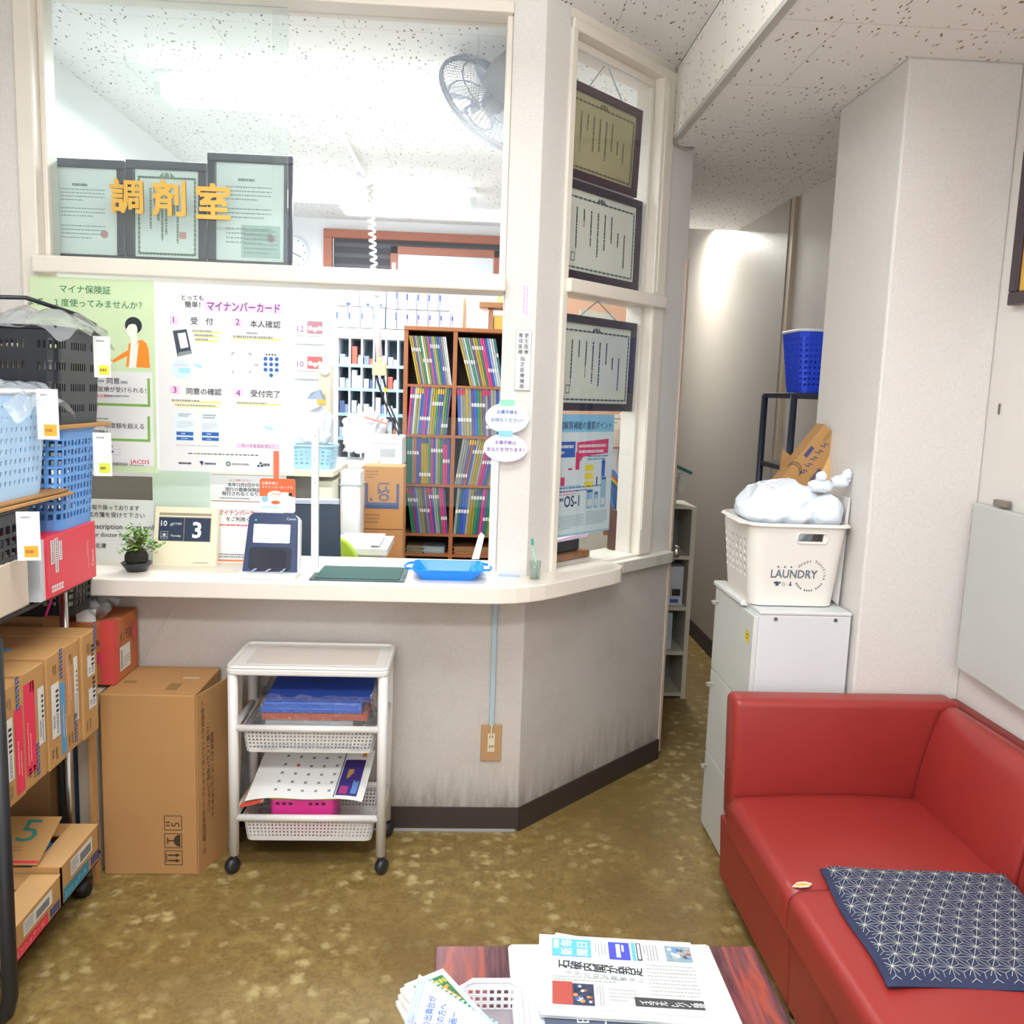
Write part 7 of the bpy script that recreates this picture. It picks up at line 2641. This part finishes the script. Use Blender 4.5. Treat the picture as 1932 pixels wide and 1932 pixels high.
for ci, (seq, where, lean) in enumerate(SEQ):
    r_, c_ = ci//2, ci % 2
    x0, x1 = (xs[0]+0.028, xs[1]-0.002) if c_ == 0 else (xs[1]+0.028, xs[2]-0.002)
    cols = seq.split()
    h = 0.296
    zb = LV[r_]+0.001
    shift = math.tan(lean)*h*0.62
    lo0, lo1 = x0+max(0, -shift), x1-max(0, shift)
    wd = (lo1-lo0)/len(cols)
    run = [0.72, 0.50, 0.80, 0.34, 0.66, 0.2]
    for i, cn in enumerate(cols):
        cn = cn.replace('_', ' ')
        a = lo0+i*wd
        # leaning slab; later folders lean a little differently
        sh = shift*(0.72+0.28*(i/len(cols) if shift > 0 else 1-i/len(cols)))
        aa, bb = a+0.0006, a+wd-0.0006
        yb, yf_ = 5.74, 5.512+0.006*(i % 3)
        mb = MB()
        fm_ = mat(FC[cn], 0.3, vary=0.06)
        mb.hexa([(aa, yf_, zb), (bb, yf_, zb), (bb, yb, zb), (aa, yb, zb)], [(aa+sh, yf_, zb+h), (bb+sh, yf_, zb+h), (bb+sh, yb, zb+h), (aa+sh, yb, zb+h)], fm_)
        lv = run[(i//5+ci) % 6]
        for (f0, f1, m_) in ((lv-0.04, lv+0.035, LABM),) + (((0.86, 0.97, TABM[(i//3) % 3]),) if (i//3+ci) % 3 == 0 and r_ > 0 else ()):
            mb.add([(aa+sh*f0+0.001, yf_-0.0008, zb+h*f0), (bb+sh*f0-0.001, yf_-0.0008, zb+h*f0), (bb+sh*f1-0.001, yf_-0.0008, zb+h*f1), (aa+sh*f1+0.001, yf_-0.0008, zb+h*f1)], [(0, 1, 2, 3)], m_)
        tag(build(mb, 'patient_folder'), '%s folder, %s from the left in the %s compartment of the wooden rack' % (cn, ORD[i], where), 'folder', 'patient folders in the wooden rack')
for k, (x0, x1, z, h, hx, rot, lab) in enumerate(((-0.375, -0.27, 0.471, 0.045, '8c8266', 0.05, 'grey brown papers on the fifth shelf of the wooden rack at left'),
                                             (-0.265, -0.13, 0.471, 0.040, 'a9b6bc', -0.08, 'pale blue papers on the fifth shelf of the wooden rack'),
                                             (-0.07, 0.19, 0.471, 0.045, 'a87a50', 0.0, 'brown envelopes on the fifth shelf of the wooden rack at right'),
                                             (-0.375, -0.24, 0.301, 0.06, 'b9b5bc', 0.06, 'white papers on the lowest visible shelf of the wooden rack'),
                                             (-0.23, -0.125, 0.301, 0.09, '8a949a', -0.1, 'grey magazines on the lowest visible shelf of the wooden rack'))):
    mb = MB()
    for q in range(5):
        d = 0.006*math.sin(q*2.3+k)
        mb.box((x0+d, 5.53+abs(d), z+q*h/5), (x1+d*0.5, 5.76, z+(q+0.86)*h/5), mat(hx, 0.6, vary=0.08))
    tag(build(mb, 'paper_stack'), lab, 'paper stack')

# ---------------------------------------------------------------- boxes on the rack and on the medicine shelf
BXW = mat('d6d9e2', 0.45, vary=0.01)
BXL = mat('3f55b8', 0.5, vary=0)
BXP = mat('9aa6d8', 0.5, vary=0)


def pack(x0, x1, y, z0, z1, label, group, style=0, d=0.12):
    mb = MB()
    mb.box((x0, y, z0), (x1, y+d, z1), BXW)
    mb.M = fr((x0, y-0.0006, z0), (1, 0, 0), (0, 0, 1))
    w, h = x1-x0, z1-z0
    if style == 0:
        mb.rect(0.06*w, 0.42*h, 0.06*w+0.010, 0.72*h, BXL)
        mb.rect(0.06*w, 0.14*h, 0.06*w+0.010, 0.38*h, BXP)
    elif style == 1:
        mb.rect(0.45*w, 0.04*h, 0.62*w, 0.18*h, BXL)
        mb.rect(0.66*w, 0.04*h, 0.80*w, 0.18*h, BXP)
        mb.outline(0.75*w, 0.60*h, 0.75*w+0.03, 0.60*h+0.03, 0.004, BXP)
    else:
        mb.rect(0.85*w, 0.45*h, 0.85*w+0.009, 0.85*h, BXL)
        mb.outline(0.4*w, 0.12*h, 0.4*w+0.028, 0.12*h+0.028, 0.004, BXP)
    mb.rect(w-0.0016, 0.02*h, w-0.0004, 0.98*h, BXP)
    mb.M = Matrix()
    tag(build(mb, 'medicine_box', bevel=0.0015), label, 'box', group)


G1 = 'white medicine boxes above the medicine shelf'
for k in range(4):
    pack(-0.938+k*0.086, -0.855+k*0.086, 6.21, 1.925, 2.066, 'white medicine box, %s from the left in the lower row above the shelf' % ORD[k], G1, 0)
for k in range(3):
    a = (-0.938, -0.770, -0.665)[k]
    b = (-0.774, -0.669, -0.592)[k]
    pack(a, b, 6.21, 2.070, 2.20, 'wide white medicine box, %s from the left in the upper row above the shelf' % ORD[k], G1, 1)
for k in range(2):
    pack(-0.588+k*0.076, -0.516+k*0.076, 6.20, 1.925, 2.058, 'white medicine box in the lower row, %s right of the coiled cord' % ('just', 'second to the')[k], G1, 2)
    pack(-0.586+k*0.078, -0.512+k*0.078, 6.20, 2.062, 2.21, 'white medicine box in the upper row, %s right of the coiled cord' % ('just', 'second to the')[k], G1, 2)
G2 = 'white medicine boxes on the folder rack'
for k in range(5):
    pack(-0.405+k*0.070, -0.338+k*0.070, 5.56, 1.902, 2.000, 'white medicine box, %s from the left in the lower row on the folder rack' % ORD[k], G2, 0)
for k in range(4):
    pack(-0.408+k*0.068, -0.342+k*0.068, 5.56, 2.004, 2.135, 'white medicine box, %s from the left in the upper row on the folder rack' % ORD[k], G2, 0)
for (x0, x1, y, z0, z1, hx, nm, lab, cat) in ((-0.035, 0.105, 5.60, 1.902, 2.07, 'f0e9e4', 'carton', 'plain pale carton at the right on the folder rack', 'carton'),
                                              (-0.050, -0.037, 5.58, 1.902, 2.09, 'c9986a', 'wooden_upright', 'thin wooden upright between the boxes on the folder rack', 'board'),
                                              (0.145, 0.240, 5.62, 1.902, 1.995, 'ecd06a', 'yellow_carton', 'yellow carton under the brown shelf on the folder rack', 'carton'),
                                              (0.115, 0.140, 5.60, 1.902, 2.030, 'b9825a', 'wooden_post', 'short brown post under the little shelf on the folder rack', 'post'),
                                              (0.05, 0.246, 5.55, 2.035, 2.068, 'a9774e', 'wooden_shelf', 'small brown shelf board above the yellow carton', 'shelf'),
                                              (0.16, 0.246, 5.60, 2.070, 2.16, 'efdf8e', 'yellow_carton', 'pale yellow carton on the small brown shelf board', 'carton')):
    mb = MB()
    mb.box((x0, y, z0), (x1, y+0.18, z1), mat(hx, 0.5, vary=0.05))
    tag(build(mb, nm, bevel=0.002), lab, cat)

# ---------------------------------------------------------------- medicine shelf with pigeonholes
t = thing('medicine_shelf', (-0.62, 6.3, 0), 'white pigeonhole shelf holding small medicines in the pharmacy', 'shelf')
MSW = mat('eef2f6', 0.4, vary=0.01)
mb = MB()
mb.box((-0.945, 6.20, 0), (-0.915, 6.50, 1.920), MSW)
mb.box((-0.915, 6.20, 1.850), (-0.450, 6.50, 1.920), MSW)
mb.box((-0.450, 6.20, 0), (-0.425, 6.50, 1.920), MSW)
mb.box((-0.915, 6.49, 0), (-0.450, 6.50, 1.85), mat('7d96a8', 0.5))
build(mb, 'carcass', t)
pg = 0.0838
for k in range(1, 6):
    mb = MB()
    mb.box((-0.915+k*pg-0.012, 6.20, 0.9), (-0.915+k*pg, 6.49, 1.85), MSW)
    build(mb, 'divider', t)
SZ = (1.675, 1.510, 1.335, 1.165)
for z in SZ:
    mb = MB()
    mb.box((-0.915, 6.203, z-0.022), (-0.450, 6.49, z), mat('a9cfe6', 0.4))
    build(mb, 'shelf', t)
items = [('b8c4d8', 'grey blue'), ('e9edf2', 'white'), ('d06a5a', 'red'), ('f0f2f4', 'white'), ('8a94b4', 'slate'), ('dfe6ee', 'pale'), ('5a6a94', 'dark blue'), ('ece4da', 'cream'), ('c9d6e2', 'pale blue')]
rg = random.Random(8)
for r_, z in enumerate(SZ):
    for c_ in range(5):
        x0 = -0.912+c_*pg
        hh = rg.uniform(0.05, 0.125)
        hx, cn = items[(r_*3+c_*2) % 9]
        mb = MB()
        mb.box((x0+0.004, 6.225, z+0.001), (x0+0.038, 6.32, z+hh), mat(hx, 0.45))
        tag(build(mb, 'medicine_pack', bevel=0.002), '%s medicine pack, left in pigeonhole %s of the %s medicine shelf row' % (cn, ORD[c_], ORD[r_]), 'medicine', 'medicines in the pigeonholes')
        hx, cn = items[(r_*4+c_*3+5) % 9]
        mb = MB()
        if (r_+c_) % 2:
            mb.M = Matrix.Translation((x0+0.054, 6.25, z+0.001))
            mb.lathe([(0.014, 0), (0.015, 0.042), (0.008, 0.052), (0.008, 0.064)], mat(hx, 0.4), 12)
            nm = 'medicine_bottle'
        else:
            mb.box((x0+0.041, 6.225, z+0.001), (x0+0.068, 6.31, z+hh*0.7), mat(hx, 0.45))
            nm = 'medicine_pack'
        tag(build(mb, nm), '%s %s, right in pigeonhole %s of the %s medicine shelf row' % (cn, nm.replace('_', ' '), ORD[c_], ORD[r_]), 'medicine', 'medicines in the pigeonholes')

# calendars on the back wall
for (lab, num, a0, hx) in (('upper month calendar page numbered 12 with a red picture on the back wall', '12', (-1.2905, 1.8194, -1.0739, 2.0179), 'b9808a'), ('lower month calendar page numbered 10 with a red picture on the back wall', '10', (-1.2903, 1.5641, -1.0725, 1.7729), 'cf6a66')):
    t = thing('month_calendar', (a0[0], 6.58, a0[1]), lab, 'calendar', 'calendar pages on the back wall')
    mb = MB()
    mb.box((a0[0], 6.583, a0[1]), (a0[2], 6.586, a0[3]), PAPER)
    build(mb, 'page', t)
    mb = MB(front(a0[0], a0[1], 6.5824))
    w, h = a0[2]-a0[0], a0[3]-a0[1]
    mb.text(num, 0.018, 0.085, 0.062, PU, 0, 0.0)
    mb.rect(0.02, 0.055, w-0.02, 0.058, PU, 0)
    build(mb, 'number', t)
    mb = MB(front(a0[0], a0[1], 6.5824))
    mb.rect(0.42*w, 0.075, w-0.015, 0.165, mat(hx, 0.5, vary=0.3, scale=60))
    for q in range(3):
        mb.disc(0.52*w+q*0.035, 0.115-0.01*(q % 2), 0.018, mat('eedfe0', 0.5), 0.0005, 12)
    build(mb, 'picture', t)

# ---------------------------------------------------------------- desk corner behind the counter
mb = MB()
SHW = mat('e6dcc0', 0.5, vary=0.04)
mb.box((-1.45, 4.42, 1.055), (-0.675, 4.97, 1.085), SHW)
tag(build(mb, 'wall_shelf_board', bevel=0.002), 'cream shelf board carrying the pale blue basket in the pharmacy', 'shelf')
mb = MB()
mb.box((-1.40, 4.45, 0), (-0.78, 4.79, 1.053), mat('5f564a', 0.6, vary=0.06))
tag(build(mb, 'brown_cabinet'), 'dark brown cabinet under the cream shelf board', 'cabinet')
t = thing('drawer_unit', (-0.70, 4.62, 0), 'cream narrow drawer unit beside the dark brown cabinet', 'drawer unit')
mb = MB()
mb.box((-0.775, 4.45, 0), (-0.672, 4.79, 1.03), mat('d9d3bc', 0.5, vary=0.03))
build(mb, 'body', t)
mb = MB()
mb.box((-0.765, 4.442, 0.55), (-0.680, 4.45, 1.0), mat('e2dcc8', 0.5))
d = build(mb, 'door', t)
mb = MB()
mb.box((-0.752, 4.434, 0.74), (-0.745, 4.442, 0.84), INK)
build(mb, 'handle', d)
basket('plastic_basket', 'pale blue basket with a white bag on the cream shelf board', -0.90, -0.685, 4.48, 4.70, 1.087, 1.205, mat('9fc8de', 0.4), 6, 0.03, 0.5, 0.5, 0.012, 0.03)
mb = MB()
mb.surf(blob((-0.79, 4.60, 1.24), 0.085, 0.075, 0.065, 0.5), 32, 20, mat('d9d8dc', 0.3))
tag(build(mb, 'plastic_bag', smooth=True, weld=True), 'crumpled white bag inside the pale blue pharmacy basket', 'bag')
mb = MB()
mb.surf(blob((-0.83, 4.85, 1.255), 0.095, 0.08, 0.160, 0.5, 0.7, 0.45), 40, 26, mat('d3d3d8', 0.4, bump=0.6, scale=20))
tag(build(mb, 'white_bundle', smooth=True, weld=True), 'white bundle behind the pale blue basket by the wall', 'bundle')
mb = MB()
mb.hexa([(-0.865, 4.74, 1.44), (-0.78, 4.74, 1.44), (-0.78, 4.85, 1.44), (-0.865, 4.85, 1.44)], [(-0.845, 4.76, 1.475), (-0.805, 4.76, 1.49), (-0.805, 4.83, 1.49), (-0.845, 4.83, 1.475)], mat('6f7c90', 0.4))
tag(build(mb, 'grey_box'), 'small grey wedge shaped box on the white bundle', 'box')
t = thing('pipe_cover', (-0.915, 5.67, 0), 'beige pipe cover with a white round fixture left of the medicine shelf', 'pipe cover')
mb = MB()
mb.box((-0.95, 5.6, 0), (-0.88, 5.75, 1.64), mat('d9cdb8', 0.6, vary=0.04))
build(mb, 'casing', t)
mb = MB(front(-0.905, 1.615, 5.60))
mb.lathe([(0.030, 0), (0.034, 0.03), (0.018, 0.032), (0.012, 0.02)], mat('f2f2f0', 0.4), 20)
build(mb, 'round_fixture', t, smooth=True)
mb = MB()
mb.box((-0.955, 5.585, 1.40), (-0.905, 5.60, 1.465), mat('e0b04a', 0.5))
tag(build(mb, 'sticky_note'), 'orange yellow note on the beige pipe cover', 'note')
t = thing('white_sack', (-0.60, 5.4, 1.0), 'big white plastic sack with a red stripe on the work table', 'sack')
mb = MB()
mb.surf(blob((-0.65, 5.60, 1.220), 0.158, 0.12, 0.165, 0.5, 0.7, 0.5), 64, 40, mat('d6d6de', 0.4, bump=0.8, scale=18))
build(mb, 'sack_body', t, smooth=True, weld=True)
mb = MB()
mb.hexa([(-0.645, 5.462, 1.325), (-0.495, 5.467, 1.285), (-0.495, 5.477, 1.285), (-0.645, 5.472, 1.325)], [(-0.645, 5.462, 1.337), (-0.495, 5.467, 1.297), (-0.495, 5.477, 1.297), (-0.645, 5.472, 1.337)], mat('ee8a76', 0.5))
build(mb, 'red_stripe', t)
t = thing('packing_machine', (-0.47, 5.2, 1.08), 'white tabletop machine with a vent grille on the OS-1 carton table', 'machine')
t['label'] = 'white tabletop machine with a vent grille above the brown drink carton'
mb = MB()
mb.hexa([(-0.600, 5.06, 1.059), (-0.375, 5.06, 1.059), (-0.375, 5.40, 1.059), (-0.600, 5.40, 1.059)], [(-0.590, 5.09, 1.235), (-0.380, 5.09, 1.235), (-0.380, 5.40, 1.235), (-0.590, 5.40, 1.235)], mat('e9eaec', 0.4, vary=0.02))
build(mb, 'housing', t, bevel=0.012)
mb = MB(fr((-0.595, 5.0565, 1.062), (1, 0, 0), (0, 0.17, 1)))
for k in range(12):
    mb.rect(0.092+k*0.0072, 0.055, 0.0955+k*0.0072, 0.105, mat('9aa0a8', 0.5), 0.0006)
build(mb, 'vent_grille', t)
mb = MB(fr((-0.595, 5.0565, 1.062), (1, 0, 0), (0, 0.17, 1)))
mb.rect(0.035, 0.135, 0.20, 0.160, PAPER, 0.0006)
mb.rect(0.075, 0.018, 0.098, 0.038, mat('c9c2b6', 0.5), 0.0006)
build(mb, 'front_label', t)
t = thing('work_table', (-0.55, 5.2, 0), 'white work table in the pharmacy carrying the machine and the sack', 'table')
mb = MB()
mb.box((-0.86, 5.02, 1.030), (-0.44, 5.74, 1.058), mat('efe9e2', 0.4))
build(mb, 'table_top', t)
for (x, y) in ((-0.84, 5.05), (-0.465, 5.05), (-0.84, 5.71), (-0.465, 5.71)):
    mb = MB()
    mb.box((x-0.018, y-0.018, 0), (x+0.018, y+0.018, 1.03), mat('d9d9d6', 0.4))
    build(mb, 'leg', t)

t = thing('drink_carton', (-0.45, 4.9, 0.7), 'brown carton printed OS-1 sideways behind the counter window', 'carton')
t['label'] = 'brown drink carton with blue sideways letters behind the counter window'
mb = MB()
mb.box((-0.575, 4.80, 0.735), (-0.345, 5.0, 1.085), mat('c08850', 0.65, vary=0.05, scale=9))
build(mb, 'box_body', t, bevel=0.003)
mb = MB(front(-0.575, 0.735, 4.7994))
NB = mat('4a5a80', 0.6, vary=0)
mb.rect(0.020, 0.115, 0.205, 0.150, NB)
mb.rect(0.020, 0.150, 0.034, 0.255, NB)
mb.rect(0.190, 0.150, 0.205, 0.255, NB)
mb.text('OS-1', 0.150, 0.158, 0.082, NB, 0, 0.02, 'l', 0.10, PI/2)
mb.scrib(0.085, 0.160, 0.098, 0.25, 1, NB, 0, 4, 0.6, vert=True)
mb.scrib(0.02, 0.28, 0.09, 0.33, 3, mat('8a6a4a', 0.6), 0, 5, 0.4)
mb.scrib(0.02, 0.03, 0.10, 0.09, 3, mat('8a6a4a', 0.6), 0, 6, 0.4)
mb.disc(0.052, 0.165, 0.008, NB)
build(mb, 'printing', t)
mb = MB()
mb.box((-0.575, 4.80, 0.0), (-0.345, 5.0, 0.732), mat('b98250', 0.65, vary=0.05, scale=9))
tag(build(mb, 'carton', bevel=0.003), 'plain brown carton column under the blue lettered drink carton', 'carton')
t = thing('water_heater', (-0.62, 4.7, 0.6), 'tall white column unit left of the brown drink carton', 'appliance')
mb = MB()
mb.prism(rrect(-0.665, 4.58, -0.555, 4.76, 0.02), 0, 1.07, mat('f2f2f4', 0.4))
build(mb, 'column', t)
mb = MB()
mb.box((-0.668, 4.575, 1.00), (-0.552, 4.765, 1.004), mat('b9bcc4', 0.5))
build(mb, 'seam', t)
t = thing('side_desk', (-0.5, 4.1, 0), 'white side desk with papers behind the counter', 'desk')
mb = MB()
mb.box((-0.72, 4.02, 0.735), (-0.36, 4.40, 0.765), mat('f2eeee', 0.4))
build(mb, 'desk_top', t)
mb = MB()
mb.box((-0.70, 4.04, 0), (-0.40, 4.38, 0.735), mat('e6e3e2', 0.5))
build(mb, 'pedestal', t)
for k, (x0, x1, y0, y1, z) in enumerate(((-0.70, -0.44, 4.03, 4.3, 0.766), (-0.60, -0.40, 4.05, 4.35, 0.776))):
    mb = MB()
    mb.box((x0, y0, z), (x1, y1, z+0.009), PAPER)
    tag(build(mb, 'paper_sheet'), ('lower white papers on the side desk behind the counter', 'upper white papers on the side desk behind the counter')[k], 'paper')

t = thing('computer_monitor', (-0.57, 3.42, 0.72), 'black computer monitor seen from behind the counter', 'monitor')
mb = MB()
mb.hexa([(-0.83, 3.40, 0.80), (-0.488, 3.40, 0.80), (-0.488, 3.43, 0.80), (-0.83, 3.43, 0.80)], [(-0.83, 3.41, 1.045), (-0.496, 3.41, 1.050), (-0.496, 3.44, 1.050), (-0.83, 3.44, 1.045)], mat('2f3d50', 0.35))
build(mb, 'screen', t, bevel=0.004)
mb = MB()
mb.hexa([(-0.83, 3.405, 1.046), (-0.496, 3.405, 1.051), (-0.496, 3.445, 1.051), (-0.83, 3.445, 1.046)], [(-0.83, 3.405, 1.064), (-0.500, 3.405, 1.069), (-0.500, 3.445, 1.069), (-0.83, 3.445, 1.064)], mat('b9bfd2', 0.35))
build(mb, 'top_bezel', t, bevel=0.003)
mb = MB()
mb.tube([(-0.66, 3.45, 0.745), (-0.66, 3.45, 0.90)], 0.02, mat('2f3540', 0.4), 10)
mb.prism(rrect(-0.76, 3.36, -0.56, 3.54, 0.03), 0.735, 0.748, mat('2f3540', 0.4))
build(mb, 'stand', t)
t = thing('reception_desk', (-0.8, 3.45, 0), 'pale reception desk inside the pharmacy window', 'desk')
mb = MB()
mb.box((-1.55, 3.11, 0.70), (-0.48, 3.70, 0.733), mat('e6e2da', 0.4))
build(mb, 'desk_top', t)
mb = MB()
mb.box((-1.55, 3.13, 0), (-1.10, 3.68, 0.70), mat('d0cbc2', 0.5))
mb.box((-0.52, 3.13, 0), (-0.48, 3.17, 0.70), mat('d0cbc2', 0.5))
build(mb, 'desk_frame', t)
mb = MB()
mb.box((-1.52, 3.30, 0.735), (-1.16, 3.62, 1.15), mat('6a6258', 0.5, vary=0.05))
tag(build(mb, 'dark_equipment'), 'dark brown box shaped equipment behind the prescription sign', 'equipment')
mb = MB()
mb.box((-1.14, 3.20, 0.735), (-1.02, 3.44, 1.075), mat('8e8a94', 0.4, vary=0.1))
tag(build(mb, 'grey_equipment', bevel=0.006), 'grey equipment with a pale front behind the cream calendar', 'equipment')
t = thing('office_chair', (-0.45, 3.95, 0), 'lime green office chair back behind the counter', 'chair')
CHG = mat('a9c63a', 0.6, vary=0.04)
mb = MB()
mb.prism([(-0.640+0.13*math.cos(a), 0.60+0.245*math.sin(a)**1.0) for a in [PI*i/20 for i in range(21)]], -0.04, 0, CHG, fr((0.06, 3.86, 0), (1, 0, 0), (0, 0, 1)))
build(mb, 'backrest', t, bevel=0.01)
mb = MB()
mb.prism(rrect(-0.78, 3.60, -0.40, 3.84, 0.06), 0.43, 0.49, CHG)
build(mb, 'seat', t, bevel=0.015)
mb = MB()
mb.tube([(-0.58, 3.76, 0.05), (-0.58, 3.76, 0.43)], 0.025, METAL, 10)
mb.tube([(-0.58, 3.80, 0.45), (-0.58, 3.90, 0.50), (-0.58, 3.88, 0.66)], 0.015, METAL, 8)
build(mb, 'post', t)
for k in range(5):
    a = 2*PI*k/5
    mb = MB()
    mb.tube([(-0.58, 3.76, 0.07), (-0.58+0.24*math.cos(a), 3.76+0.24*math.sin(a), 0.05)], 0.014, BLACK, 8)
    mb.ball((-0.58+0.24*math.cos(a), 3.76+0.24*math.sin(a), 0.025), 0.025, BLACK, 10)
    build(mb, 'leg', t)
